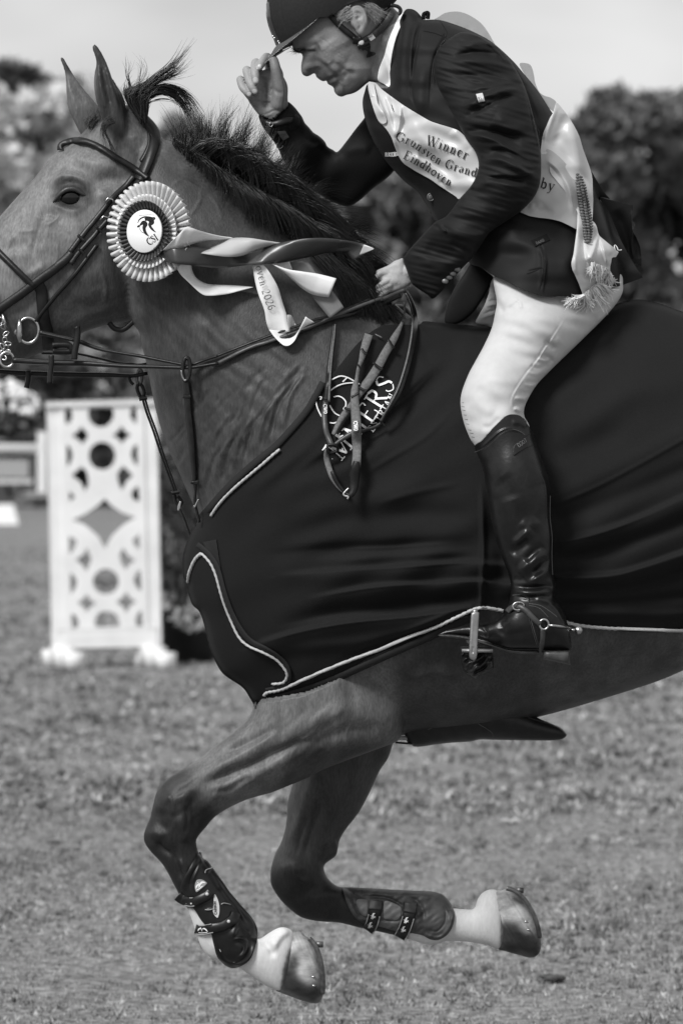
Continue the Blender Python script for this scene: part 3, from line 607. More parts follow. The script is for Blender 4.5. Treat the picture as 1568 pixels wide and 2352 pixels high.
# ------------------------------------------------------------------ hair
def hairs(name, guides, n, r, parent, clump=14, spread=9, tip=14, dep=.02, seg=9, m=None, ts=None, closed=False, len_var=.25, curl=3.):
    """strands interpolated between neighbouring guide curves (px, py, depth), gathered in clumps"""
    G = [resample(cat(g, n=6), seg)[0] for g in guides]; R = np.random.default_rng(len(name) + n)
    V = []; F = []; cnt = 0; ncl = max(1, n // clump); cl = [(R.uniform(0, len(G) - 1), R.normal(0, spread), R.normal(0, tip), R.normal(0, tip), R.uniform(1 - len_var, 1 + len_var * .4), R.uniform(0, 6.3)) for _ in range(ncl)]
    s_ = np.linspace(0, 1, seg)
    for i in range(n):
        u0, so, tx, ty, lv, ph = cl[R.integers(ncl)]; u = np.clip(u0 + R.normal(0, .1), 0, len(G) - 1.0001); a = int(min(u, len(G) - 2)) if len(G) > 1 else 0
        g = G[a] * (1 - (u - a)) + G[a + 1] * (u - a) if len(G) > 1 else G[0].copy(); l = lv * R.uniform(.75, 1.05)
        ss = s_ * min(l, 1.12); idx = np.clip(ss * (seg - 1), 0, seg - 1); ext = np.maximum(idx - (seg - 1), 0)
        q = np.stack([np.interp(idx, np.arange(seg), g[:, k]) for k in range(3)], 1); q = q + (g[-1] - g[-2]) * ((ss * (seg - 1) - (seg - 1)).clip(0))[:, None]
        j = R.normal(0, 1, 3) * (spread * .5, spread * .5, dep * .5)
        fr = (1 - .45 * s_)[:, None]
        q[:, 0] += so * .4 + tx * s_ ** 1.5; q[:, 1] += so * .2 + ty * s_ ** 1.5; q += fr * j
        q[:, 0] += curl * np.sin(ph + 5 * s_) * s_; q[:, 1] += curl * np.cos(ph + 4 * s_) * s_
        q[:, :2] += (R.normal(0, 1, 2) * 7)[None] * (s_ ** 3)[:, None]
        p = P(q[:, 0], q[:, 1], q[:, 2]); rr = r * (1 - .85 * s_ ** 2) * R.uniform(.7, 1.3)
        t = np.gradient(p, axis=0); t /= np.linalg.norm(t, axis=1)[:, None] + 1e-9; ax = np.cross(t, [0, -1., 0]); ax /= np.linalg.norm(ax, axis=1)[:, None] + 1e-9; ay = np.cross(ax, t)
        ring = np.stack([p + ax * rr[:, None], p - ax * rr[:, None] * .5 + ay * rr[:, None] * .87, p - ax * rr[:, None] * .5 - ay * rr[:, None] * .87], 1).reshape(-1, 3)
        V.append(ring); b0 = np.arange(seg - 1)[:, None] * 3; j3 = np.arange(3)[None]; nx = (j3 + 1) % 3
        F.append(np.stack([b0 + j3, b0 + nx, b0 + 3 + nx, b0 + 3 + j3], -1).reshape(-1, 4) + cnt); cnt += seg * 3
    return mk(name, np.vstack(V), np.vstack(F), m or M['hair'], parent)
# mane: solid root mass, then strands thrown up and back by the wind
mane_o = [(400,318),(425,318),(450,310),(470,325),(510,330),(545,325),(575,345),(610,385),(650,420),(700,450),(760,480),(810,520),(850,580),(880,640),(900,690),(870,720),(800,690),(740,640),(690,600),(640,575),(590,555),(550,530),(525,490),(500,450),(468,410),(440,380),(415,352)]
mm_ = Body(mane_o, -.02, .40, 3, cap=.10)
for i in range(60):
    t = rng.uniform(0, 1); x = 430 + 420 * t; y = 350 + 260 * t + rng.uniform(-30, 50); mm_.stroke([(x, y), (x + 20, y - 40), (x + 55, y - 45)], rng.uniform(3, 7), rng.uniform(-5, 6))
maneo = mm_.build('mane', M['hair'], HS)
g = lambda *a: list(a)
up = [g((418,352,-.02),(408,318,-.02),(412,288,-.01),(404,262,.0)), g((440,372,-.03),(436,325,-.03),(452,290,-.02),(446,258,0)), g((470,400,-.03),(482,345,-.03),(498,305,-.02),(510,268,0)), g((500,430,-.04),(524,375,-.04),(542,315,-.02),(556,272,0)),
      g((530,455,-.04),(562,395,-.04),(588,335,-.02),(602,296,0)), g((560,480,-.05),(600,420,-.05),(630,375,-.03),(652,342,-.01)), g((600,510,-.05),(648,450,-.05),(680,420,-.04),(706,412,-.02)), g((640,535,-.06),(700,480,-.05),(742,470,-.04),(790,496,-.02)),
      g((690,565,-.06),(745,515,-.06),(800,520,-.05),(850,556,-.04)), g((760,610,-.06),(805,570,-.06),(850,575,-.05),(885,620,-.05)), g((820,650,-.05),(850,620,-.06),(880,640,-.05),(895,680,-.05))]
hairs('mane_strands', up, 2400, .00085, maneo, 22, 9, 19, .03, 10, curl=12)
dn = [g((425,340,-.03),(452,352,-.07),(470,380,-.08),(476,410,-.08)), g((470,370,-.04),(505,395,-.08),(520,430,-.10),(524,470,-.11)), g((520,400,-.05),(556,430,-.10),(580,470,-.12),(590,520,-.13)), g((570,430,-.05),(620,455,-.11),(650,490,-.13),(668,545,-.14)),
      g((630,470,-.05),(680,490,-.11),(720,520,-.14),(752,572,-.15)), g((690,510,-.06),(750,530,-.12),(790,560,-.14),(820,610,-.15)), g((750,560,-.06),(800,580,-.12),(840,610,-.14),(860,660,-.14)), g((800,610,-.06),(840,640,-.11),(865,670,-.13),(880,710,-.13))]
dn += [g((820,630,-.06),(850,670,-.12),(868,710,-.14),(866,760,-.14)), g((860,660,-.05),(885,690,-.11),(905,715,-.12),(915,745,-.12))]
hairs('mane_strands', dn, 3000, .0009, maneo, 20, 8, 10, .03, 9, curl=4)
mid_g = [g((440,350,-.06),(470,330,-.07),(500,345,-.08),(520,395,-.09)), g((500,360,-.06),(540,335,-.09),(570,360,-.10),(590,420,-.11)), g((560,385,-.07),(600,365,-.10),(640,400,-.12),(660,460,-.13)), g((620,420,-.08),(670,420,-.12),(710,460,-.13),(735,510,-.14)), g((680,470,-.08),(730,480,-.12),(780,520,-.14),(800,560,-.14))]
hairs('mane_strands', mid_g, 1200, .0009, maneo, 26, 10, 12, .03, 9, curl=5)
hairs('mane_strands', up, 800, .0006, maneo, 4, 10, 30, .04, 10, curl=12, len_var=.6)
dn3 = [g((690,560,-.13),(730,600,-.15),(765,650,-.165),(780,710,-.17)), g((740,580,-.13),(790,630,-.15),(820,690,-.16),(835,745,-.16)), g((790,610,-.12),(840,660,-.14),(870,710,-.15),(885,755,-.15))]
hairs('mane_strands', dn3, 900, .0010, maneo, 30, 8, 9, .015, 8, curl=4)
# forelock: knot behind the ears with two flying locks, and a wisp down the forehead
kn = Body(cA([(905,450),(950,425),(1010,445),(1035,520),(1030,600),(1022,670),(985,610),(935,550),(900,505)]), -.02, .55, 2.5)
foro = kn.build('forelock', M['hair'], HS)
A3 = lambda pts, d: [p + (d + .0,) for p in cA(pts)]
lock1 = [A3([(900,450),(1000,410),(1120,330),(1220,260),(1290,200),(1335,130)], -.02), A3([(920,480),(1030,440),(1150,360),(1240,320),(1300,250),(1350,170)], -.03), A3([(940,520),(1060,440),(1180,370),(1290,340),(1380,300)], -.02)]
kg = [A3([(1020,660),(960,600),(905,520),(900,450),(960,405),(1020,400)], -.04), A3([(1025,680),(990,600),(950,520),(950,460),(1010,430),(1060,400)], -.05), A3([(1030,690),(1020,600),(1000,520),(1020,460),(1070,430)], -.05), A3([(1035,690),(1050,610),(1050,540),(1080,490),(1130,460)], -.03)]
hairs('forelock_strands', kg, 420, .0008, foro, 14, 5, 8, .02, 9, curl=3)
hairs('forelock_strands', lock1, 170, .0007, foro, 8, 4, 8, .02, 10, curl=4)
lock2 = [A3([(950,560),(1060,440),(1180,410),(1290,440),(1370,520),(1420,620),(1470,690),(1530,720)], -.02), A3([(960,600),(1070,480),(1190,450),(1290,500),(1360,580),(1400,680),(1440,740)], -.03), A3([(970,620),(1080,510),(1190,480),(1280,540),(1330,620),(1350,680)], -.02)]
hairs('forelock_strands', lock2, 230, .0007, foro, 10, 4, 7, .02, 11, curl=4)
wis = [A3([(940,470),(900,380),(850,320),(835,230)], 0.), A3([(950,450),(920,340),(930,270),(900,180)], 0.), A3([(980,430),(1040,350),(1055,280),(1000,200)], 0.), A3([(990,600),(1050,610),(1120,570)], 0.)]
hairs('forelock_strands', wis, 40, .0005, foro, 3, 4, 8, .02, 9, curl=4)
wd = [A3([(800,640),(740,690),(790,800),(850,960)], -.09), A3([(860,700),(760,740),(800,850),(840,940)], -.09), A3([(700,680),(680,720),(640,700),(600,660)], -.03)]
hairs('forelock_strands', wd[:2], 46, .0005, foro, 12, 5, 7, .012, 9)
et = [A3([(600,720),(570,700),(560,680)], 0.)]
fz = [A3([(640,690),(680,650),(720,620)], -.01), A3([(660,740),(690,690),(740,670)], -.02)]
hairs('ear_tuft', fz, 160, .0006, HS, 5, 9, 8, .02, 6)

# ================================================================== RUG
RG = thing('horse_rug', 'dark fleece exercise rug with pale rope edging over the horse', 'horse rug', (0, 0, 0))
rug = Sheet(rug_reg, rug_depth, 0.0, 3.0, 2, thick=.003)
fade = np.clip(rug.samp(np.ones_like(rug.X), rug.X, rug.Y), 0, 1)
rs = rug.strokes
rs([([(640,1325),(760,1318),(900,1308),(1050,1296),(1160,1300)], (9,26), 7, (.2,.7)), ([(600,1280),(760,1262),(900,1255),(1100,1240)], (14,30), -7), ([(700,1380),(850,1352),(1000,1344),(1110,1338),(1180,1345)], (8,24), 9, (.1,.8)),
    ([(590,1482),(680,1455),(800,1432),(950,1418),(1080,1398)], (7,30), 11, (.3,.4)), ([(600,1500),(720,1486),(860,1470),(980,1440),(1090,1400)], 16, 5), ([(620,1440),(760,1410),(900,1396),(1040,1380),(1120,1365)], (20,10), -8),
    ([(760,1530),(860,1485),(970,1450),(1070,1415)], 10, -5), ([(640,1240),(800,1190),(1000,1180),(1100,1190)], 26, -5), ([(650,1210),(820,1150),(1000,1120)], 34, 5),
    ([(660,1100),(720,1050),(800,1000),(880,940),(960,870),(1030,810)], (26,12), 7), ([(700,1110),(800,1040),(900,970),(1000,880),(1060,830)], 20, -7), ([(560,1140),(640,1080),(720,1010),(760,960)], 16, 4), ([(600,1180),(700,1110),(820,1060),(960,1010)], 30, 5), ([(700,1290),(850,1280),(1000,1270),(1100,1268)], 12, 4),
    ([(957,752),(975,745),(1060,754),(1100,790)], 16, 6), ([(960,820),(1000,800),(1070,800)], 22, -6),
    ([(1280,1330),(1400,1325),(1480,1305),(1568,1275),(1700,1230)], (8,26), 13, (.5,1)), ([(1270,1350),(1400,1352),(1500,1335),(1568,1310)], 15, -8, (.5,1)), ([(1275,1250),(1380,1225),(1480,1190),(1568,1150),(1700,1090)], (10,28), 8, (.5,1)), ([(1275,1285),(1380,1265),(1480,1235),(1568,1200)], 16, -6, (.4,1)),
    ([(1260,1150),(1350,1110),(1450,1060),(1568,1000)], 26, 5, (.5,1)), ([(1270,1200),(1380,1160),(1568,1080)], 20, -5, (.5,1)), ([(1240,1000),(1340,960),(1450,900),(1568,880)], 36, 6), ([(1230,1060),(1330,1030),(1450,980)], 30, -4), ([(1225,920),(1300,860),(1400,800)], 30, -4), ([(1330,760),(1380,735),(1440,720),(1500,725)], 18, -5), ([(1290,1405),(1400,1410),(1568,1412)], 12, 4, (.4,1)), ([(1260,1390),(1400,1385),(1568,1370)], 12, -5, (.4,1)),
    ([(1104,1100),(1108,1250),(1106,1340),(1100,1400)], (8,5), 7, (.0,.8)), ([(1140,1120),(1150,1250),(1150,1370)], 22, -7), ([(470,1230),(500,1300),(520,1400),(560,1480)], 10, -4)])
rug.wrinkle(1.3, 260, 90, -18, 4)
rug.F *= 1.75
rs([([(660,1318),(800,1309),(950,1300),(1080,1290)], 3.2, 3.5, (0,.4)), ([(720,1372),(860,1348),(1000,1338),(1100,1334)], 3.0, 4, (0,.5)), ([(600,1476),(700,1448),(820,1428),(960,1414),(1070,1396)], 3.0, 4, (.2,.3)), ([(780,1262),(900,1258),(1040,1248)], 4, 2.5), ([(1285,1326),(1400,1320),(1480,1300),(1568,1268)], 3.4, 5, (.4,1)), ([(1285,1247),(1390,1220),(1480,1184),(1568,1142)], 4, 3.4, (.4,1)), ([(1270,1160),(1370,1118),(1480,1060),(1568,1010)], 5, 2.6, (.4,1)), ([(1000,850),(940,910),(870,960),(800,1010)], 4, 2.6), ([(820,1100),(900,1050),(980,1000),(1050,930)], 7, 3), ([(860,1160),(960,1130),(1060,1110)], 8, 3), ([(1150,1420),(1120,1395),(1060,1400)], 4, 3), ([(1100,1385),(1050,1400),(980,1430),(900,1462)], 5, 4)])
main = rug.build('main_panel', M['rug'], RG)
rb = Sheet(rug_reg, lambda x, y: -rug_depth(x, y), 0.0, 6.0, 1, thick=.003); rb.build('far_panel', M['rug'], RG)
rfn = rug.depth
# under panel of the chest and the folded-back edge with binding
chest = cH([(210,690),(240,740),(290,790),(330,860),(360,960),(400,1080),(450,1200),(510,1310),(600,1370),(700,1420),(770,1480),(790,1540),(760,1585),(690,1580),(620,1660),(585,1728),(540,1650),(500,1600),(430,1540),(345,1440),(295,1330),(265,1200),(238,1120),(185,1070),(160,1000),(150,930),(135,900),(130,830),(150,760)])
bind = cH([(212,685),(240,705),(285,745),(330,810),(355,880),(375,960),(400,1040),(440,1140),(490,1230),(550,1300),(640,1350),(720,1400),(780,1460),(798,1530),(770,1585),(720,1605),(650,1620)])
strap('edge_binding', bind, 13, rfn, M['binding'], RG, .003, .004, dense=6)
cord = MB(); tw = (3, 500, .30)
tline(cord, cH([(238,745),(262,765),(300,812),(330,880),(355,970),(385,1070),(430,1180),(480,1280),(540,1335),(640,1380),(720,1425),(775,1490),(785,1530),(765,1565),(730,1575),(690,1577)]), .0026, rfn, .008, 9, twist=tw)
tline(cord, cH([(155,925),(160,880),(180,820),(205,775),(238,745)]), .0034, rfn, .006, 9, twist=tw)
tline(cord, cH([(302,503),(340,445),(400,375),(480,300),(560,232),(640,165),(700,112),(740,80)]), .0029, rfn, .006, 9, twist=tw)
tline(cord, cH([(640,1650),(665,1630),(720,1620),(780,1600),(900,1545),(1050,1480),(1200,1420),(1350,1365),(1568,1275)]) + cG([(200,1812),(300,1765),(400,1718),(480,1680),(540,1662),(600,1660),(680,1672),(730,1682)]), .0033, rfn, .007, 9, twist=tw)
tline(cord, cG([(1200,1765),(1250,1780),(1350,1800),(1497,1815)]) + [(1420,1444),(1500,1447),(1568,1448),(1700,1448),(1850,1436),(2000,1395),(2110,1330)], .0033, rfn, .007, 9, twist=tw)
cord.build('rope_edging', M['rope'], RG)
strap('neck_binding', cH([(232,520),(290,455),(350,385),(420,310),(500,235),(600,150),(700,70),(760,10)]) + [(700,950),(722,915),(742,878)], 16, rfn, M['binding'], RG, .002, .003, dense=6)
strap('hem_binding', cH([(600,1700),(700,1675),(820,1640),(950,1600),(1100,1540),(1300,1450),(1568,1330)]) + [(990,1462),(1050,1432),(1100,1415)], 17, rfn, M['binding'], RG, .0015, .003, dense=6)
tab = Sheet(cH([(250,672),(250,672),(335,655),(335,655),(350,760),(362,850),(320,790),(280,730)]), rfn, .004, 2, 1, thick=.003); tab.build('closure_tab', M['binding'], RG)
# ------------------------------------------------------------------ lettering, drawn stroke by stroke (upright x right, y up, cap height 1)
GL = {
 'W': (1.15, [(1,[(.05,1),(.35,0)]),(0,[(.35,0),(.58,.95)]),(1,[(.5,1),(.8,0)]),(0,[(.8,0),(1.08,1)]),(0,[(-.05,1),(.2,1)]),(0,[(.4,1),(.68,1)]),(0,[(.95,1),(1.2,1)])]),
 'i': (.34, [(1,[(.17,.62),(.17,0)]),(0,[(.05,.6),(.17,.62)]),(0,[(.04,0),(.3,0)]),(1,[(.15,.88),(.19,.88)])]),
 'n': (.62, [(1,[(.14,.62),(.14,0)]),(0,[(.14,.5),(.3,.64),(.44,.56)]),(1,[(.45,.52),(.45,0)]),(0,[(.03,0),(.26,0)]),(0,[(.34,0),(.58,0)]),(0,[(.02,.6),(.14,.62)])]),
 'e': (.55, [(0,[(.1,.34),(.46,.36)]),(0,[(.46,.36),(.42,.58),(.28,.64)]),(1,[(.26,.64),(.1,.5),(.1,.2),(.24,.02)]),(0,[(.24,0),(.38,.02),(.48,.14)])]),
 'G': (.95, [(1,[(.4,1),(.12,.75),(.1,.3),(.38,0)]),(0,[(.38,1),(.6,1.02),(.78,.78)]),(0,[(.38,0),(.6,-.02),(.78,.12)]),(1,[(.76,.42),(.76,.08)]),(0,[(.6,.42),(.9,.42)]),(0,[(.78,1),(.78,.72)])]),
 'r': (.46, [(1,[(.14,.62),(.14,0)]),(0,[(.14,.46),(.26,.62),(.38,.58)]),(1,[(.36,.58),(.4,.56)]),(0,[(.03,0),(.28,0)]),(0,[(.02,.6),(.14,.62)])]),
 'u': (.62, [(1,[(.14,.62),(.14,.16)]),(0,[(.14,.16),(.26,0),(.44,.12)]),(1,[(.46,.62),(.46,0)]),(0,[(.04,.61),(.14,.62)]),(0,[(.46,0),(.58,.02)])]),
 's': (.46, [(0,[(.38,.5),(.3,.63),(.16,.6)]),(1,[(.13,.5),(.2,.38),(.36,.24),(.36,.12)]),(0,[(.34,.06),(.2,-.02),(.08,.12)])]),
 'v': (.56, [(1,[(.08,.62),(.28,0)]),(0,[(.28,0),(.5,.62)]),(0,[(0,.62),(.2,.62)]),(0,[(.38,.62),(.58,.62)])]),
 'E': (.72, [(1,[(.16,1),(.16,0)]),(0,[(.02,1),(.6,1),(.6,.78)]),(0,[(.16,.52),(.46,.52)]),(0,[(.02,0),(.62,0),(.66,.25)])]),
 'd': (.62, [(1,[(.28,.62),(.1,.45),(.1,.18),(.26,0)]),(0,[(.28,.62),(.46,.5)]),(0,[(.26,0),(.46,.14)]),(1,[(.47,1),(.47,0)]),(0,[(.34,.98),(.47,1)]),(0,[(.47,0),(.6,.02)])]),
 'h': (.62, [(1,[(.14,1),(.14,0)]),(0,[(.14,.5),(.3,.64),(.44,.56)]),(1,[(.45,.52),(.45,0)]),(0,[(.03,0),(.26,0)]),(0,[(.34,0),(.58,0)]),(0,[(.02,.98),(.14,1)])]),
 'o': (.6, [(1,[(.28,.63),(.1,.5),(.1,.14),(.28,0)]),(1,[(.3,0),(.5,.14),(.5,.5),(.3,.63)])]),
 'b': (.62, [(1,[(.14,1),(.14,.02)]),(0,[(.14,.5),(.3,.63)]),(1,[(.3,.63),(.5,.48),(.5,.14),(.3,0)]),(0,[(.3,0),(.14,.1)]),(0,[(.02,.98),(.14,1)])]),
 'y': (.56, [(1,[(.08,.62),(.28,.02)]),(0,[(.5,.62),(.24,-.12),(.12,-.3),(.02,-.24)]),(0,[(0,.62),(.2,.62)]),(0,[(.38,.62),(.58,.62)])]),
 'C': (.85, [(1,[(.4,1),(.12,.75),(.1,.3),(.38,0)]),(0,[(.38,1),(.6,1.02),(.74,.74)]),(0,[(.38,0),(.62,-.02),(.76,.2)]),(0,[(.74,1),(.74,.72)])]),
 'S': (.66, [(0,[(.54,.75),(.44,.97),(.24,.98)]),(1,[(.22,.97),(.1,.78),(.3,.56),(.5,.4),(.52,.2)]),(0,[(.5,.14),(.3,-.02),(.1,.12),(.07,.28)])]),
 'I': (.4, [(1,[(.2,1),(.2,0)]),(0,[(.06,1),(.34,1)]),(0,[(.06,0),(.34,0)])]),
 'M': (1.05, [(0,[(.16,1),(.16,0)]),(1,[(.16,1),(.5,.05)]),(0,[(.5,.05),(.84,1)]),(1,[(.86,1),(.86,0)]),(0,[(.02,1),(.2,1)]),(0,[(.04,0),(.3,0)]),(0,[(.7,0),(1.02,0)]),(0,[(.84,1),(1.02,1)])]),
 'R': (.78, [(1,[(.16,1),(.16,0)]),(0,[(.02,1),(.36,1)]),(1,[(.36,1),(.58,.88),(.56,.62),(.36,.52)]),(0,[(.36,.52),(.16,.52)]),(1,[(.34,.52),(.66,0)]),(0,[(.02,0),(.3,0)]),(0,[(.6,0),(.78,0)])]),
 'T': (.72, [(1,[(.36,1),(.36,0)]),(0,[(.04,.8),(.06,1),(.66,1),(.68,.8)]),(0,[(.22,0),(.5,0)])]),
 'A': (.82, [(0,[(.1,0),(.4,1)]),(1,[(.4,1),(.7,0)]),(0,[(.22,.36),(.58,.36)]),(0,[(0,0),(.22,0)]),(0,[(.56,0),(.84,0)])]),
 'N': (.88, [(0,[(.14,1),(.14,0)]),(1,[(.14,1),(.72,0)]),(0,[(.72,1),(.72,0)]),(0,[(.02,0),(.26,0)]),(0,[(.6,1),(.84,1)])]),
 'a': (.56, [(0,[(.1,.5),(.26,.64),(.4,.52)]),(1,[(.42,.54),(.42,.08)]),(0,[(.42,.38),(.2,.34)]),(1,[(.16,.32),(.1,.12),(.22,.0)]),(0,[(.22,0),(.42,.14)]),(0,[(.42,.04),(.54,.02)])]),
 '2': (.6, [(0,[(.08,.75),(.18,.98),(.34,1)]),(1,[(.34,1),(.5,.85),(.44,.6)]),(0,[(.44,.6),(.06,.02)]),(1,[(.06,.03),(.52,.03)])]),
 '0': (.62, [(1,[(.3,1),(.1,.75),(.1,.25),(.3,0)]),(1,[(.3,0),(.52,.25),(.52,.75),(.3,1)])]),
 '6': (.6, [(1,[(.46,1),(.16,.7),(.1,.3),(.28,0)]),(1,[(.28,0),(.5,.12),(.5,.44),(.3,.56)]),(0,[(.3,.56),(.14,.42)])]),
 'B': (.7, [(1,[(.14,1),(.14,0)]),(1,[(.14,1),(.5,.95),(.48,.58),(.14,.52)]),(1,[(.14,.52),(.56,.46),(.54,.04),(.14,0)])]), 'L': (.6, [(1,[(.14,1),(.14,0)]),(1,[(.14,0),(.52,0)])]),
 'J': (.5, [(1,[(.36,1),(.36,.12),(.16,0),(.05,.12)])]), 'K': (.7, [(1,[(.14,1),(.14,0)]),(1,[(.56,1),(.14,.45)]),(1,[(.26,.55),(.6,0)])]), 'D': (.75, [(1,[(.14,1),(.14,0)]),(1,[(.14,1),(.5,.9),(.6,.5),(.5,.1),(.14,0)])]),
 'O': (.8, [(1,[(.38,1),(.12,.8),(.12,.2),(.38,0)]),(1,[(.38,0),(.66,.2),(.66,.8),(.38,1)])]), '7': (.6, [(1,[(.05,1),(.54,1),(.24,0)])]), 'P': (.65, [(1,[(.14,1),(.14,0)]),(1,[(.14,1),(.54,.9),(.5,.52),(.14,.48)])]),
 'Q': (.85, [(1,[(.4,1),(.12,.75),(.12,.25),(.4,0)]),(1,[(.4,0),(.7,.25),(.7,.75),(.4,1)]),(0,[(.4,.1),(.75,-.2)])]), 'U': (.85, [(1,[(.16,1),(.16,.2),(.4,0)]),(0,[(.4,0),(.66,.2),(.66,1)]),(0,[(.02,1),(.3,1)]),(0,[(.54,1),(.8,1)])]),
 ' ': (.35, []),
}
def text(mb, word, base, h, fn, off=.003, track=.06, thick=.13, thin=.055, lean=0, mono=False, stretch=1.0, flip=1):
    """writing along a curved baseline given in picture units"""
    bl = cat(base, n=10) if len(base) > 2 else np.array(base, float); r, ln = resample(bl, 80); s = np.linspace(0, ln, 80); x0 = 0
    tx = np.gradient(r[:, 0]); ty = np.gradient(r[:, 1]); l = np.hypot(tx, ty); tx /= l; ty /= l
    for ch in word:
        adv, sts = GL[ch]
        for th, pts in sts:
            q = []
            pp = cat(pts, n=5) if len(pts) > 2 else np.array(pts, float)
            for gx, gy in pp:
                a = x0 + (gx + lean * gy) * h * stretch; bx, by = np.interp(a, s, r[:, 0]), np.interp(a, s, r[:, 1]); ux, uy = np.interp(a, s, tx), np.interp(a, s, ty)
                if a > ln: bx += (a - ln) * tx[-1]; by += (a - ln) * ty[-1]
                q.append((bx + uy * gy * h * flip, by - ux * gy * h * flip))
            q = np.array(q); w = (thick if (th or mono) else thin) * h
            if len(q) == 2: q = q[0] + (q[1] - q[0]) * np.linspace(0, 1, 8)[:, None]
            t = np.gradient(q, axis=0); t /= np.linalg.norm(t, axis=1)[:, None] + 1e-9; n_ = np.stack([-t[:, 1], t[:, 0]], 1)
            a_, b_ = q + n_ * w / 2, q - n_ * w / 2
            V = np.stack([P(a_[:, 0], a_[:, 1], fn(a_[:, 0], a_[:, 1]) - off), P(b_[:, 0], b_[:, 1], fn(b_[:, 0], b_[:, 1]) - off)], 1).reshape(-1, 3)
            mb.add(V, [(2 * i, 2 * i + 1, 2 * i + 3, 2 * i + 2) for i in range(len(q) - 1)])
        x0 += (adv + track) * h * stretch

# ================================================================== RIDER
PR = thing('person', 'rider leaning forward in dark jacket and white breeches touching his helmet peak', 'person', (0, 0, 0))
core = Body(cC([(230,48),(262,44),(300,64),(320,94),(400,97),(480,120),(560,152),(640,194),(700,242),(760,300),(800,347),(870,432),(945,547),(1010,640),(1060,720),(1105,800),(1135,880),(1170,980),(1205,1080),(1240,1200),(1276,1370)])
   + [(1422,680),(1390,722),(1330,782),(1262,850),(1218,905),(1203,940),(1190,965),(1150,1000),(1092,1027),(1078,1005),(1064,968),(1057,930),(1060,900),(1075,860),(1100,810),(1125,760),(1130,700),(1105,650)] +
   cC([(545,1255),(510,1180),(450,1120),(387,1062),(350,1000),(300,920),(240,872),(185,815),(140,760),(80,660),(45,560),(35,490),(45,440),(62,400),(100,396),(165,410),(165,330),(180,220),(205,120)]),
   [(940,150,0),(1000,250,0),(1200,250,0.),(1100,420,-.01),(1300,500,-.03),(1380,640,-.07),(1290,640,-.12),(1220,760,-.20),(1110,920,-.30),(1150,990,-.33),(1000,400,.02)], .72, 3)
core_back = lambda x, y: core.samp(core.mid, x, y) + core.samp(core.z, x, y)
# ---- body: head, neck, inner trunk, arms, hands and legs as one surface
hd = Body(cB([(500,250),(520,300),(528,330),(534,352),(545,365),(572,378),(596,386),(603,410),(595,450),(592,490),(598,525),(612,542),(632,549),(655,543),(690,525),(702,552),(728,574),(752,584),(774,578),(780,594),(788,606),(812,618),(826,632),(830,655),(842,675),(862,690),(888,694),(918,682),(960,672),(1000,652),(1050,610),(1100,560),(1150,440),(1190,300),(1220,150),(1260,0),(1230,-120),(1120,-240),(900,-300),(680,-240),(540,-100),(490,80)]), 0., .50, 1.5, pw=.5)
face_strokes = ([([(560,345),(620,325),(690,310),(745,285)], 20, 5), ([(590,375),(640,350),(700,345),(735,330)], 13, -8), ([(620,362),(660,352),(705,350)], 7, 4), ([(610,375),(660,372),(715,368)], 4.5, -3.5),
    ([(600,400),(640,430),(660,480)], 18, -4), ([(640,515),(665,480),(700,462),(722,470),(716,495)], (7,10), 4.5), ([(640,520),(670,512),(690,500)], 6, -4), ([(615,540),(640,500),(640,450)], 12, 3),
    ([(725,300),(760,360),(830,420),(920,470)], 34, 7), ([(690,440),(735,452),(775,480),(800,515),(840,545)], 8, -4.2), ([(720,430),(775,440),(830,480),(870,520)], 11, 3.6), ([(790,425),(850,455),(900,500),(960,525),(1000,528)], 7, -4.0), ([(800,440),(850,480),(895,520)], 6, -2.5), ([(830,430),(900,470),(960,510)], 9, 3.0),
    ([(860,500),(890,540),(925,560)], 6, -3.0), ([(920,520),(900,560),(880,600)], 8, -2.4), ([(774,576),(800,568),(830,556),(858,530)], 5.5, -5.5), ([(700,545),(740,565),(775,560)], 12, 3), ([(785,600),(815,590),(845,575)], 9, 3.4), ([(820,628),(850,612),(880,600)], 8, -3.2), ([(840,660),(870,655),(910,650)], 18, 3),
    ([(1000,640),(1070,580),(1120,480),(1150,360)], 26, 4), ([(1060,600),(1120,540),(1160,440)], 10, -3), ([(880,690),(960,660),(1040,600)], 12, 3), ([(900,300),(950,400),(960,500)], 50, -5), ([(1010,270),(1060,330),(1110,400)], 14, 2)])
for i in range(22):    # weathered skin: crow's feet and cheek lines
    x = rng.uniform(720, 900); y = rng.uniform(250, 470); a = math.radians(rng.uniform(20, 75)); l = rng.uniform(25, 75)
    face_strokes.append(([(x, y), (x + l * .5 * math.cos(a), y + l * .5 * math.sin(a) + rng.uniform(-5, 5)), (x + l * math.cos(a), y + l * math.sin(a))], 1.5, rng.uniform(-1.3, .6)))
nk = Body(cB([(1060,40),(1180,0),(1290,90),(1330,120),(1300,300),(1270,500),(1260,680),(1180,650),(1140,600),(1080,590),(1040,610),(1000,640),(1000,500),(1020,250)]), 0., .48, 2)
ear_ = Body(cB([(938,75),(955,50),(985,38),(1018,42),(1048,70),(1066,115),(1069,165),(1058,200),(1040,245),(1018,256),(992,235),(975,205),(955,185),(942,150),(934,110)]), -.070, .55, 1.0, cap=.013)
ear_.strokes([([(955,90),(975,62),(1005,58),(1035,85),(1050,130),(1048,180)], 3.0, -3), ([(950,70),(985,45),(1030,60),(1060,110),(1062,170)], 3, 2.0), ([(965,100),(995,95),(1015,110),(1000,135),(980,150)], 6, -7), ([(1000,150),(1020,180),(1000,225)], 4, -4), ([(960,150),(980,200),(1000,200)], 4, 2)], cB)
MBL = []
def lim(*pts, seg=14):
    m = MB(); m.limb(pts, seg); MBL.append((np.vstack(m.v), m.f))
kk = lambda x, y, d, r: (*cK((x, y)), d, r * cK.k * (1.1 if r < 100 else 1))
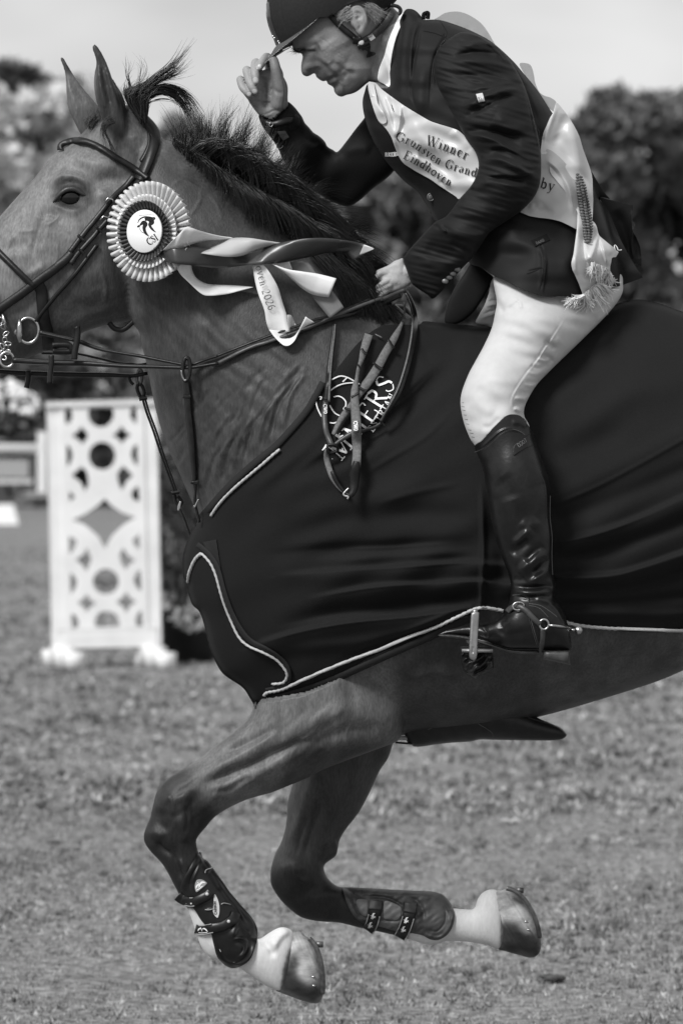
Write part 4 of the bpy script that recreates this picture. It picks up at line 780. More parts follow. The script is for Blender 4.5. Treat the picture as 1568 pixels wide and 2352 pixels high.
# far hand pinching the helmet peak
lim(kk(1190,1850,.03,205), kk(1030,1560,.015,225), kk(905,1330,.01,240), seg=20)
palm = Body(cK([(600,1400),(500,1280),(400,1130),(350,1010),(330,850),(420,700),(560,560),(700,480),(850,420),(960,400),(1060,520),(1120,640),(1180,760),(1200,880),(1195,1050),(1200,1200),(1150,1420),(1000,1600),(750,1560)]), .012, .50, 1.2, cap=.021)
palm.strokes([([(860,820),(920,900),(1020,950),(1120,960)], 6.5, -3), ([(760,700),(730,880),(720,1050),(760,1200),(860,1320)], 9, -6), ([(900,1000),(870,1080),(850,1180)], 26, 7), ([(640,1420),(800,1370),(900,1320),(1050,1330)], 4, -1.6), ([(620,1440),(760,1420),(900,1380)], 4, 1.2), ([(680,600),(660,760),(640,900)], 14, -6), ([(970,380),(1020,520),(1110,660),(1160,760)], 4.5, 2.5)], cK)
MBL.append(palm.arrays())
lim(kk(420,1000,.012,85), kk(300,820,.022,88), kk(225,670,.008,74), kk(262,820,-.010,72), kk(345,930,-.018,68), kk(405,990,-.020,56))
lim(kk(520,900,.012,90), kk(430,640,.022,92), kk(355,480,.004,82), kk(405,680,-.014,82), kk(470,830,-.024,78), kk(525,925,-.026,62))
lim(kk(640,760,.012,92), kk(580,500,.022,92), kk(545,325,.004,84), kk(520,470,-.016,82), kk(530,600,-.026,80), kk(545,715,-.030,64))
lim(kk(860,640,.016,95), kk(820,400,.024,92), kk(775,215,.010,82), kk(690,300,-.008,78), kk(640,385,-.018,76), kk(625,425,-.022,64))
lim(kk(980,880,.022,100), kk(1030,600,.030,75), kk(960,420,.030,70), kk(900,330,.026,66))
lim(kk(980,1200,-.004,150), kk(1020,900,-.008,140), kk(985,640,-.012,112), kk(945,440,-.012,98), kk(915,300,-.006,88), kk(890,230,-.002,70))
# near hand closed on the reins
ll = lambda x, y, d, r: (*cL((x, y)), d, r * cL.k)
hb = Body(cL([(965,325),(1010,500),(1100,690),(1185,840),(1200,960),(1060,1070),(900,1150),(760,1200),(640,1240),(520,1280),(420,1260),(330,1150),(260,1000),(225,900),(220,830),(270,760),(240,700),(300,628),(450,565),(600,492),(740,392),(860,350)]), -.125, .50, 1.2, cap=.018)
hb.strokes([([(250,700),(340,735),(420,745),(560,720),(700,715)], 5, -2.2), ([(480,630),(700,600),(900,590)], 7, -1.6), ([(450,900),(560,1000),(700,960)], 9, 2.4), ([(330,960),(440,1000),(540,1030)], 7, -3), ([(620,880),(760,930),(900,900)], 12, 2), ([(600,1090),(760,1060),(900,1010)], 8, -2.0), ([(800,460),(850,620),(960,760)], 6, 1.2)], cL)
MBL.append(hb.arrays())
lim(ll(560,720,-.13,75), ll(370,720,-.135,72), ll(270,800,-.14,62), ll(250,860,-.14,50))
lim(ll(600,900,-.135,78), ll(430,985,-.142,76), ll(310,1060,-.145,64), ll(270,1110,-.14,50))
lim(ll(620,1030,-.135,76), ll(450,1120,-.142,72), ll(300,1190,-.145,58), ll(230,1220,-.138,44))
lim(ll(620,1130,-.13,74), ll(470,1230,-.142,74), ll(360,1320,-.145,66), ll(270,1390,-.14,50), ll(200,1400,-.13,40))
lim(ll(900,1150,-.11,90), ll(860,1320,-.105,75), ll(780,1430,-.118,66), ll(690,1500,-.125,58), ll(600,1560,-.125,40))
# arms, trunk and legs inside the clothes
lim((*cB((500,900)), .02, 22), (*cB((620,1100)), .07, 22), (*cB((880,1300)), .14, 26), (*cB((1150,1080)), .12, 30), (1000,190,.06,36), seg=12)
lim((*cL((1120,680)), -.125, 18), (*cC((400,1210)), -.16, 22), (*cC((740,900)), -.235, 32), (*cC((600,480)), -.15, 38), (*cC((500,300)), -.10, 34), seg=12)
lim((905,95,0,46), (960,150,0,70), (1080,250,0,105), (1200,400,0,100), (1290,560,-.02,86), (1310,620,-.05,72), seg=16)
lim((1310,640,-.08,66), (1230,770,-.19,56), (1135,920,-.30,50), (1150,1010,-.345,44), (1190,1150,-.368,36), (1205,1300,-.37,30), (1212,1400,-.37,24), seg=12)
lim((1215,1400,-.37,24), (1230,1455,-.37,26), (1140,1462,-.37,18), (1080,1470,-.37,10), seg=12)
lim((1330,620,.05,80), (1200,740,.22,64), (1120,930,.32,58), (1200,1180,.37,48), (1225,1400,.37,34), (1150,1450,.37,34), (1060,1455,.37,22), seg=12)
v, nn, f = remesh([hd.arrays(), nk.arrays(), ear_.arrays()] + MBL, .0017, 2)
fg = Grid(); fg.setup(660, 60, 900, 240, 1.2); fg.strokes(face_strokes, cB); pg = Grid(); pg.setup(535, 110, 680, 290, 1.2)
pg.strokes([([(860,820),(920,900),(1020,950),(1120,960)], 5, -2.5), ([(760,700),(730,880),(720,1050),(760,1200),(860,1320)], 6, -3), ([(640,1420),(800,1370),(900,1320),(1050,1330)], 3, -1.6), ([(620,1440),(760,1420),(900,1380)], 3, 1.2), ([(270,480),(330,470),(390,480)], 2.5, -1.2), ([(470,330),(530,330),(580,330)], 2.5, -1.2), ([(440,460),(500,470),(560,480)], 2, -1), ([(700,180),(760,190),(820,200)], 2.5, -1.2), ([(160,690),(220,670),(270,660)], 2.5, -1.2)], cK)
px, py = unP(v); wf_ = np.clip(-nn[:, 1], 0, 1) * (v[:, 1] < .02); fs1 = (px > 662) & (px < 898) & (py > 62) & (py < 238); fs2 = (px > 537) & (px < 678) & (py > 112) & (py < 288)
v = v + nn * (np.where(fs1, fg.samp(fg.F, px, py) * 1.0, 0) * wf_ + np.where(fs2, pg.samp(pg.F, px, py), 0) * np.clip(-nn[:, 1], 0, 1))[:, None]
px, py = unP(v); X, Y = px, py
CLO = 'clothes'
def keep_inside(v, body, polyshrink=0.0):
    """push the skin under a garment back inside it"""
    ins = (px > body.xs[0] + 3) & (px < body.xs[-1] - 3) & (py > body.ys[0] + 3) & (py < body.ys[-1] - 3)
    z = np.where(ins, body.samp(body.z, px, py), 0); md = body.samp(body.mid, px, py); sel = ins & (body.samp(body.m.astype(float), px, py) > .98)
    lo, hi = md - np.maximum(z - .008, 0), md + np.maximum(z - .008, 0)
    if body is globals().get('bvol'): sel &= py > 985
    v[:, 1] = np.where(sel & (np.abs(v[:, 1] - md) < .14), np.clip(v[:, 1], lo, hi), v[:, 1])
tone = np.full(len(v), .155)
paint(zone(cL([(150,300),(1000,250),(1250,900),(700,1300),(150,1450)]), .36, 8)); paint(zone(cK([(150,100),(800,100),(660,500),(640,900),(420,1100),(150,900)]), .27, 10))
paint(zone(cB([(700,200),(850,200),(1000,450),(1000,560),(850,500),(700,400)]), .20, 14)); paint(zone(cB([(930,40),(1080,40),(1080,270),(960,270)]), .24, 8))
paint(zone(cB([(770,560),(860,530),(860,590),(790,610)]), .08, 3)); paint(zone(cB([(590,350),(720,340),(720,375),(600,385)]), .06, 5))  # lips; then the shadow round the eye, painted into the skin
hvz = Body(cB([(345,60),(390,268),(415,330),(480,400),(600,450),(760,440),(930,380),(1080,260),(1188,80),(1245,38),(1282,-5),(1300,-60),(1290,-150),(1230,-280),(1120,-390),(960,-460),(800,-480),(640,-440),(500,-340),(400,-190),(355,-40)]), 0., .57, 2.5)
ins = (px > hvz.xs[0] + 3) & (px < hvz.xs[-1] - 3) & (py < hvz.ys[-1] - 3) & inpoly(px, py, np.array(cB([(300,330),(415,335),(540,262),(715,136),(830,108),(905,49),(1000,12),(1082,16),(1188,84),(1300,0),(1300,-500),(300,-500)])))
zz = np.where(ins, np.maximum(hvz.samp(hvz.z, px, py) - .004, 0), 0); v[:, 1] = np.where(ins, np.clip(v[:, 1], -zz, zz), v[:, 1])
pb = mk('body', v, f, M['skin'], PR); set_attr(pb, 'tone', tone)
nl_ = MB(); nfn = surf([pb])
for poly in (cK([(565,465),(555,430),(575,385),(610,362),(650,368),(655,410),(650,450),(600,475)]), cK([(480,700),(485,655),(520,632),(565,635),(595,670),(605,730),(580,770),(520,785),(490,760)]), cK([(460,910),(500,875),(545,880),(580,925),(585,965),(540,1000),(490,990)]), cK([(355,985),(385,940),(420,935),(460,975),(468,1010),(430,1035),(380,1030)])):
    Sheet(poly, nfn, .0012, .8, 2, thick=.0008).build('fingernail', M['nail'], pb)
# hair at the temple, behind the ear, eyebrow
hfn = surf([pb]); B3 = lambda pts, d: [p + (d,) for p in cB(pts)]
hm = M['greyhair']
hairs('temple_hair', [B3([(930,45),(900,70),(870,110)], -.074), B3([(945,90),(915,120),(880,130)], -.076), B3([(950,130),(930,150),(900,155)], -.076)], 130, .0006, pb, 6, 6, 7, .006, 6, m=hm, curl=2)
hairs('nape_hair', [B3([(1050,40),(1100,60),(1130,90)], -.066), B3([(1060,90),(1100,110),(1140,150)], -.066), B3([(1080,20),(1150,60),(1200,120)], -.06)], 150, .0006, pb, 6, 6, 8, .008, 6, m=hm, curl=2)
hairs('eyebrow', [B3([(580,372),(555,366),(530,340)], -.012), B3([(600,378),(570,380),(545,375)], -.016), B3([(640,345),(600,360),(575,382)], -.03)], 70, .0005, pb, 8, 3, 4, .01, 5, m=M['hair'], curl=1)
# ---- helmet
hel_reg = cB([(345,60),(342,100),(347,140),(362,200),(390,268),(415,330),(440,322),(480,300),(540,258),(620,205),(715,132),(770,124),(830,104),(868,75),(905,45),(950,22),(1000,8),(1045,2),(1082,12),(1120,40),(1160,68),(1188,80),(1215,66),(1245,38),(1282,-5),(1300,-60),(1290,-150),(1230,-280),(1120,-390),(960,-460),(800,-480),(640,-440),(500,-340),(400,-190),(355,-40)])
hvol = Body(cB([(345,60),(342,100),(347,140),(362,200),(390,268),(415,330),(480,400),(600,450),(760,440),(930,380),(1080,260),(1188,80),(1215,66),(1245,38),(1282,-5),(1300,-60),(1290,-150),(1230,-280),(1120,-390),(960,-460),(800,-480),(640,-440),(500,-340),(400,-190),(355,-40)]), 0., .57, 2.0)
hel = Sheet(hel_reg, hvol.depth, .004, 1.8, 1, thick=.006)
hel.strokes([([(450,-100),(445,0),(450,90),(468,160),(488,235)], 1.6, -1.5), ([(360,0),(365,120),(395,230),(432,320)], 3, -1.2), ([(900,52),(950,30),(1000,16),(1050,10)], 4, 2), ([(1082,14),(1130,48),(1186,82)], 5, 2)], cB)
helo = hel.build('helmet', M['helmet'], PR); Sheet(hel_reg, lambda x, y: -hvol.depth(x, y), 0, 3, 1, thick=.004).build('far_shell', M['helmet'], helo)
tr = Sheet(cB([(345,20),(343,70),(346,130),(362,200),(390,268),(415,332),(435,325),(440,300),(412,240),(385,160),(372,90),(365,20)]), hel.depth, .0015, 1.2, 2, thick=.001); tr.build('gloss_trim', M['helmetgloss'], helo)
bd = MB(); [bd.ball(P(*cB((x, y)), float(hel.depth(*cB((x, y)))) - .003), 0.0026, 8, (1, .6, 1.2)) for x, y in ((392,262),(402,274),(430,298),(438,312))]; bd.build('badge', M['steel'], helo)
brim = Body(cB([(329,457),(350,425),(378,385),(415,331),(470,300),(540,254),(620,200),(716,130),(690,165),(640,215),(590,265),(534,322),(480,362),(425,398),(375,428)]), 0.0, 1.5, 1.4, cap=.085); brim.build('peak', M['brimtop'], helo)
ptx = Sheet(cB([(327,459),(350,425),(378,385),(415,329),(470,298),(540,252),(620,198),(718,128),(650,186),(575,250),(510,302),(448,350),(390,400)]), lambda x, y: -.080 + S * 1.9 * np.maximum(((x - cB((329,457))[0]) * .645 - (y - cB((329,457))[1]) * -.764) * 0 + ((cB((329,457))[1] - y) * .764 - (x - cB((329,457))[0]) * .645) * .9, -9), .008, 1.2, 1, thick=.002); ptx.build('peak_top', mat('patent_leather', .05, .22, .7), helo)
bl_ = Body(cB([(460,358),(475,350),(500,338),(516,336),(510,346),(488,358),(468,366)]), -.040, .9, 1.0, cap=.006); bl_.build('peak_label', M['mid'], helo)
head_fn = surf([pb, helo])
st = lambda nm, pts, w, m, off=.003, th=.002, par=helo, **k: strap(nm, pts, w, head_fn, m, par, off, th, **k)
st('chin_strap', cB([(800,108),(850,165),(905,215),(965,262),(990,290)]), 14, M['leather'], .004, .003)
st('harness_strap', cB([(1255,70),(1225,130),(1180,190),(1130,238),(1075,275),(1020,302)]), 16, M['leather2'], .004, .003)
st('harness_strap', cB([(1215,90),(1170,160),(1120,220),(1085,258)]), 5, M['leather'], .003, .003)
wl = MB(); wl.tube(line3(cB([(1235,38),(1280,45),(1303,65),(1303,88),(1290,105)]), 0.0, .05), .004, 8); wl.build('cord_loop', M['plastic'], helo)
st('strap_sleeve', cB([(965,288),(1000,290),(1030,280)]), 18, M['plastic'], .007, .004); st('strap_sleeve', cB([(1000,340),(1050,320),(1085,308)]), 13, M['leather'], .008, .004)
bb = MB(); c_ = cB((1022, 304)); bb.ball(P(*c_, float(head_fn(np.array([c_[0]]), np.array([c_[1]]))[0]) - .010), .0065, 14, (1, .4, 1)); bb.build('press_stud', M['palebadge'], helo)
lb = Sheet(cB([(1067,262),(1067,262),(1100,240),(1100,240),(1126,272),(1126,272),(1092,296),(1092,296)]), head_fn, .010, 1., 2, thick=.001); lbo = lb.build('strap_label', M['card'], helo)
tx = MB(); text(tx, 'KEP', cB([(1078,276),(1114,252)]), 5.5, lb.depth, .0008, mono=True, thick=.16); tx.build('label_writing', M['print'], lbo)
bk = Sheet(cB([(1028,352),(1060,338),(1088,328),(1090,345),(1088,368),(1108,372),(1128,380),(1120,395),(1085,410),(1062,414),(1062,398),(1068,372),(1050,360),(1034,364)]), head_fn, .010, .9, 3, thick=.003); bk.build('buckle', M['plastic'], helo)
# ---- shirt and collar
col_ = Sheet(cB([(1332,92),(1302,108),(1270,165),(1240,235),(1212,310),(1188,400),(1160,470),(1146,520),(1143,575),(1185,602),(1228,618),(1230,520),(1242,400),(1270,280),(1320,150)]), lambda x, y: np.minimum(nfn(x, y), core.depth(x, y)), .007, 1.6, 5, thick=.002)
SH = col_.build('shirt_collar', M['shirt'], PR)
tie = Sheet(cB([(1138,582),(1182,602),(1228,620),(1232,700),(1190,680),(1140,640),(1122,612)]), lambda x, y: core.depth(x, y), .008, 1.6, 3); tie.build('tie', M['web'], PR)
# ---- jacket
jk_reg = cC([(236,52),(262,42),(290,52),(315,78),(322,94),(400,95),(480,118),(560,150),(640,192),(700,240),(760,298),(800,345),(870,430),(945,545),(1000,620),(1060,700),(1105,780),(1130,822),(1165,880),(1190,920),(1218,952),(1218,952),(1160,945),(1205,1000),(1240,1080),(1275,1160),(1325,1250),(1374,1328),(1374,1328),(1300,1356),(1220,1382),(1120,1410),(1050,1425),(990,1416),(900,1418),(800,1384),(700,1335),(660,1318),(600,1280),(550,1262),(500,1200),(440,1120),(387,1062),(350,1000),(300,920),(240,872),(185,815),(140,760),(80,660),(45,560),(35,490),(45,440),(62,402),(110,420),(165,412),(165,330),(180,220),(205,120)])
def jk_d(x, y): return core.depth(x, y)
jk = Sheet(jk_reg, jk_d, .010, 2.2, 5, thick=.003)
jk.strokes([([(170,200),(168,330),(166,450),(190,540),(240,560)], 3, 3), ([(315,92),(285,150),(270,230),(265,330),(280,430)], (3,9), 5), ([(320,94),(300,200),(275,330),(270,450),(300,540)], 3, -3), ([(400,97),(430,160),(400,220),(372,300),(360,420),(355,540)], 2, -2.5), ([(330,150),(400,165),(450,180)], 1.5, -1.5),
  ([(240,100),(225,200),(215,350),(215,480)], 10, 4), ([(330,300),(310,420),(310,560)], 16, 5), ([(420,230),(400,330),(400,430)], 16, -5), ([(690,200),(760,290),(800,380),(850,480),(900,600)], (14,6), 5), ([(720,300),(780,380),(820,440)], 8, -5),
  ([(640,1130),(760,1150),(880,1180),(960,1130)], 20, 6), ([(560,1180),(700,1220),(860,1230)], 20, -6), ([(880,1170),(905,1230),(905,1300),(890,1400)], (3,8), 6), ([(820,1300),(870,1290),(895,1282)], 1.6, -2), ([(850,1150),(890,1180),(905,1260),(895,1350),(880,1400)], 2, -3.5), ([(1150,960),(1190,1060),(1230,1180),(1300,1290)], (10,18), 9), ([(1180,990),(1210,1100),(1180,1200)], 16, -8),
  ([(1000,1080),(1020,1200),(1010,1350)], 18, 5), ([(240,880),(300,950),(360,1040)], 4, 3), ([(640,700),(720,900),(760,1000)], 20, -6), ([(600,1060),(700,1090),(800,1100)], 16, 5)], cC)
jk.wrinkle(1.6, 120, 60, 30, 9)
jk.F *= 1.6
JK = jk.build('jacket', M['jacket'], PR)
Sheet(jk_reg, lambda x, y: core_back(x, y) + .010, 0, 5, 3, thick=.003).build('jacket_far_side', M['jacket'], JK)
tailf = Sheet(cC([(1160,940),(1160,940),(1215,955),(1270,970),(1326,982),(1326,982),(1324,1050),(1325,1100),(1345,1140),(1363,1190),(1367,1268),(1345,1262),(1300,1240),(1250,1120),(1210,1020)]), lambda x, y: np.full(np.shape(x), .05), 0, 2, 1, thick=.004)
tailf.strokes([([(1324,1000),(1322,1090),(1320,1170),(1330,1240)], 3, 12), ([(1330,1120),(1350,1180),(1350,1240)], 6, -9), ([(1240,1000),(1290,1120),(1320,1230)], 14, -12)], cC); tailf.build('jacket_vent', M['jacket'], JK)
frontp = Body(cC([(560,1255),(545,1270),(520,1310),(480,1370),(450,1430),(430,1500),(428,1540),(450,1555),(500,1545),(560,1500),(610,1430),(640,1380),(665,1330)]), .02, .4, 2, cap=.012); frontp.build('jacket_front_flap', M['jacket'], JK)
# near sleeve
slv = Body(cC([(430,200),(465,175),(505,155),(560,160),(640,195),(700,240),(740,290),(790,372),(822,450),(852,560),(880,680),(889,780),(882,880),(850,950),(790,1012),(720,1060),(645,1112),(600,1175),(560,1232),(515,1280),(470,1330),(380,1426),(345,1410),(310,1388),(285,1370),(266,1350),(245,1290),(231,1243),(255,1200),(290,1160),(340,1105),(387,1060),(440,1030),(500,950),(545,900),(575,850),(590,790),(575,730),(530,665),(490,590),(430,480),(385,390),(376,300),(395,240)]),
   [(*cC((460,240)), -.13), (*cC((600,300)), -.14), (*cC((700,600)), -.20), (*cC((780,880)), -.245), (*cC((600,1050)), -.21), (*cC((320,1310)), -.14)], .62, 2.0)
slv.strokes([(a_[0], tuple(x * .72 for x in a_[1]) if isinstance(a_[1], tuple) else a_[1] * .72, *a_[2:]) for a_ in [([(510,160),(600,180),(680,250),(720,300)], 4, 3), ([(490,225),(580,205),(660,215),(715,245)], (8,12), 6), ([(440,300),(560,290),(660,300),(740,330)], (9,18), 5), ([(470,270),(580,250),(680,265)], 9, -6), ([(440,370),(560,360),(680,370),(780,400)], 12, -5),
  ([(500,520),(560,490),(640,450),(720,430),(800,430)], (7,20), 10), ([(520,560),(600,520),(700,470),(790,460)], (16,8), -8), ([(530,440),(600,420),(700,400),(780,395)], 9, 4), ([(590,520),(640,490),(700,470)], 8, 5),
  ([(530,655),(600,650),(680,680),(760,730),(860,790)], (7,18), 10), ([(520,630),(600,620),(700,640),(800,700)], 12, -7), ([(600,770),(680,760),(760,790),(830,830),(880,815)], (8,14), 11), ([(640,720),(720,720),(800,760),(860,800)], 9, -8), ([(620,850),(700,850),(780,855),(850,830)], (6,16), -10), ([(560,900),(640,870),(720,880),(800,890)], 14, 6),
  ([(590,760),(580,830),(560,880),(500,960)], 8, 6), ([(840,480),(855,600),(880,720)], 3, 3), ([(800,370),(820,470),(850,600),(876,720)], 2, -2.4), ([(420,1080),(500,1120),(600,1130),(680,1090)], 18, 6), ([(400,1070),(420,1100),(440,1105)], 5, 5), ([(330,1180),(420,1200),(520,1190)], 22, -5), ([(300,1240),(400,1280),(500,1260)], 18, 4), ([(470,950),(560,1000),(680,1010)], 24, 5), ([(450,1150),(520,1200),(560,1210)], 8, -4), ([(660,560),(740,600),(820,620)], 20, 5), ([(640,600),(720,640),(800,660)], 12, -5)]], cC)
slv.wrinkle(.7, 60, 16, 24, 13)
slv.wrinkle(1.0, 90, 36, 20, 3)
slv.F *= 1.7
SL = slv.build('sleeve', M['jacket'], JK)
bt = MB(); sfn = slv.depth
for x, y in ((488,1288),(468,1308),(450,1326),(430,1345)): q = cC((x, y)); bt.ball(P(*q, float(slv.depth(*q)) - .002), .0075, 12, (1, .45, .8))
bt.build('cuff_buttons', M['darksteel'], SL)
# far sleeve
fs = Body(cB([(1060,820),(1045,848),(980,930),(920,1010),(855,1088),(820,1075),(782,1052),(765,1020),(740,992),(712,970),(680,950),(650,915),(620,882),(600,840),(580,812),(545,768),(500,730),(490,760),(440,800),(380,850),(330,830),(290,822),(298,870),(330,930),(365,975),(400,1022),(430,1070),(450,1120),(485,1180),(520,1230),(600,1310),(700,1380),(800,1440),(920,1482),(1010,1440),(1100,1360),(1200,1285),(1262,1222),(1300,1150),(1250,1000),(1150,850)]),
   [(*cB((400,870)), .012), (*cB((560,1080)), .05), (*cB((900,1350)), .14), (*cB((1150,1000)), .11), (*cB((750,1200)), .12)], .5, 2.5)
fs.strokes([([(580,800),(640,900),(700,970),(780,1060)], 8, 5), ([(550,900),(640,1000),(720,1040)], 7, -5), ([(870,1090),(950,1070),(1040,1060),(1100,1080)], 14, 5), ([(720,1040),(760,1100),(860,1130)], 10, -6), ([(420,1040),(500,1120),(600,1150)], 8, 3), ([(560,760),(600,850),(620,900)], 3, 2)], cB)
FS = fs.build('sleeve', M['jacket'], JK)
ffn = fs.depth
Sheet(cB([(420,945),(420,945),(478,938),(478,938),(507,985),(507,985),(462,1010),(462,1010)]), ffn, .002, 1.2, 1, thick=.001).build('shirt_cuff', M['web'], FS)
cb_ = MB(); cb_.tube(ring3(cB((440, 1044)), float(fs.depth(*cB((440, 1044)))) - .002, 7, 7), .0012, 6, caps=False); cb_.build('cuff_button', M['darksteel'], FS)
# watch, a thing of its own on the far wrist
wt = strap_mesh(cB([(335,880),(385,885),(440,880),(490,868),(530,870)]), 17, ffn, .003, .004).build('wristwatch', M['leather'], None)
tag(wt, 'dark strap wristwatch with bright buckle on the raised wrist', 'wristwatch')
q = cB((376, 893)); wb = MB(); wb.tube(ring3(q, float(fs.depth(*q)) - .008, 4, 5), .0011, 6); wb.ball(P(q[0] - 2, q[1] - 2, float(fs.depth(*q)) - .009), .0022, 8); wb.build('buckle', M['steel'], wt)
wf = Sheet(cB([(530,850),(555,822),(580,845),(578,900),(530,935),(505,915)]), ffn, .004, 1.2, 2, thick=.004); wf.build('watch_case', M['plastic'], wt)
# buttons, patches and badges on the jacket
jf = lambda x, y: jk.depth(x, y)
b2 = MB(); q = cC((361, 943)); b2.ball(P(*q, float(jk.depth(*q)) - .002), .0085, 16, (1, .4, 1)); b2.tube(ring3(q, float(jk.depth(*q)) - .005, 7.5, 8.5), .0011, 6, caps=False); b2.build('front_button', M['darksteel'], JK)
sb = Sheet(cC([(577,450),(577,450),(608,444),(608,444),(620,484),(620,484),(590,490),(590,490)]), slv.depth, .003, .9, 1, thick=.0012); sbo = sb.build('sleeve_badge', M['palebadge'], SL)
tx = MB(); text(tx, 'RL', cC([(589,477),(613,470)]), 5, sb.depth, .001, mono=True, thick=.15, track=.3); tx.build('badge_writing', M['print'], sbo)
pp_ = Sheet(cC([(840,1150),(840,1150),(915,1118),(915,1118),(932,1148),(932,1148),(860,1180),(860,1180)]), jf, .003, 1.2, 2, thick=.001); ppo = pp_.build('pocket_label', M['lapel'], JK)
tx = MB(); text(tx, 'BAND', cC([(866,1170),(925,1145)]), 6, pp_.depth, .001, mono=True, thick=.12, track=.1); tx.build('label_writing', M['stitch'], ppo)
tx = MB(); text(tx, 'BLIKSEM', cC([(142,748),(178,748),(212,746)]), 8.5, jf, .003, mono=True, thick=.17, lean=.05, track=.0, stretch=.62); text(tx, 'BOOS', [cC((187, 746)), cC((213, 744))], 8.5, jf, .003, mono=True, thick=.15, stretch=.45, track=0); tx.build('chest_writing', M['embro'], JK)
lp = MB(); lp.tube(line3(cC([(325,92),(328,70),(335,64),(348,63),(346,90)]), 0.0, .0), .0045, 8, flat=2.); lp.build('hanger_loop', M['lapel'], JK)
# seams
def seams(lst, fn, name, m, par):
    for p, w in lst: q_ = MB(); mark_mesh(q_, p, w, fn, .0012); q_.build(name, m, par)
seams([(cC(p), 1.1) for p in ([(405,100),(440,160),(410,200),(380,280),(365,400)], [(325,148),(380,158),(436,182)], [(820,1310),(860,1296),(892,1282),(902,1300)], [(905,1240),(912,1300),(900,1400)])], jf, 'seam', M['lapel'], JK)
# ---- breeches
brq = Body([(1132,640),(1150,632)] + [(1250,600),(1360,610),(1420,625),(1430,652),(1424,682),(1392,724),(1332,784),(1300,815),(1262,852),(1235,880),(1218,905),(1205,932),(1203,955),(1215,985),(1190,1030),(1150,1060),(1110,1060),(1092,1027),(1078,1005),(1064,968),(1057,930),(1060,900),(1075,860),(1092,828),(1110,795),(1128,755),(1136,720),(1140,690)],
   [(1380,640,-.075),(1290,640,-.13),(1220,760,-.205),(1110,920,-.305),(1150,1000,-.335)], .84, 2.2)
brq.strokes([([(635,160),(570,270),(500,370),(450,450),(380,540),(320,630),(290,700),(295,760)], 1.6, 2.2), ([(625,165),(560,275),(490,375),(440,455),(370,545),(310,635),(282,700)], 2.4, -1.6),
   ([(490,330),(530,360),(560,390)], 6, -4), ([(470,420),(520,440),(540,470)], 6, -4.5), ([(440,440),(490,455),(530,440)], 5, 4), ([(360,600),(420,610),(460,600),(490,560)], 5, 4.5), ([(370,580),(430,590),(470,570)], 6, -4.5), ([(300,680),(340,690),(380,690),(410,660)], 5, 5), ([(330,640),(380,660),(420,650)], 6, -4.5), ([(295,720),(330,725),(365,710)], 6, -4.5), ([(300,745),(330,760),(350,770)], 4, 4),
   ([(600,320),(560,340),(520,330)], 9, 3), ([(300,70),(340,100),(350,140)], 3, 2.5), ([(260,150),(310,110),(345,80)], 5, -3), ([(180,60),(220,120),(240,170)], 6, -4), ([(560,60),(620,100),(650,130)], 7, -3), ([(780,140),(820,180),(830,220)], 10, 4), ([(820,90),(860,130),(850,200)], 10, -4), ([(60,620),(120,650),(200,700),(270,760)], 16, -3), ([(30,700),(100,740),(180,790)], 14, 3.5), ([(100,860),(160,860),(220,800)], 7, -2.5), ([(400,480),(450,500),(520,480)], 5, -3), ([(380,520),(440,540),(500,520)], 5, 3)], cQ)
brq.F *= 1.3
inb = inpoly(brq.X, brq.Y, np.array(cG([(503,408),(560,362),(600,320),(640,272),(682,230),(742,172),(790,154),(850,160),(900,190),(1000,420),(900,700),(500,700)]))); brq.F = np.where(inb, -.022, brq.F)
brq.wrinkle(1.1, 70, 34, 40, 8)
BR = brq.build('breeches', M['breeches'], PR)
cr = Body([(1143,632),(1175,640),(1150,700),(1136,752),(1118,748),(1092,742),(1100,722),(1112,700),(1122,672),(1128,645)], -.02, .6, 2); cr.strokes([([(1100,735),(1120,725),(1138,722)], 3, 4), ([(1106,725),(1124,715),(1140,712)], 3, -4), ([(1115,705),(1130,700),(1143,700)], 3, 4), ([(1118,695),(1132,690),(1145,690)], 3, -3)]); cr.build('inner_thigh', M['breeches'], BR)
sm_ = MB(); bf = brq.depth
[mark_mesh(sm_, p, 1.0, bf, .0012, n=3) for p in [[(x, y), (x + 7, y + 1)] for x, y in [cG(q) for q in ((398,50),(402,82),(408,110),(418,148),(428,182),(438,218),(455,265),(470,290),(480,320))]]]
sm_.build('grip_marks', M['web'], BR)
# ---- boot, spur, stirrup
boot_reg = cG([(503,402),(560,352),(600,310),(640,262),(682,220),(710,190),(742,162),(790,144),(850,150),(887,178),(932,240),(966,300),(1002,420),(1060,580),(1090,680),(1098,780),(1096,900),(1095,960),(1115,1100),(1112,1200),(1112,1300),(1122,1400),(1134,1480),(1132,1560),(1140,1610),(1170,1640),(1205,1700),(1232,1780),(1252,1850),(1262,1930),(1255,1985),(1150,1990),(1040,1985),(900,1985),(780,1978),(700,1958),(650,1940),(530,1900),(450,1880),(380,1872),(300,1868),(232,1868),(262,1848),(320,1826),(450,1800),(560,1792),(620,1780),(690,1745),(740,1700),(768,1640),(786,1570),(790,1500),(785,1450),(765,1380),(735,1300),(690,1180),(640,1000),(605,800),(585,640),(555,520)])
bvol = Body([(1072,960),(1100,900),(1150,870),(1200,880),(1215,920)] + boot_reg[11:] , [(1100,1000,-.355),(1200,1100,-.375),(1220,1450,-.375),(1030,1460,-.365)], .60, 1.8)
bo = Sheet(boot_reg, bvol.depth, .006, 1.6, 2, thick=.003)
Sheet(boot_reg, lambda x, y: 2 * bvol.samp(bvol.mid, x, y) - bvol.depth(x, y), 0, 4, 1).build('boot_inner_side', M['boot'], PR)
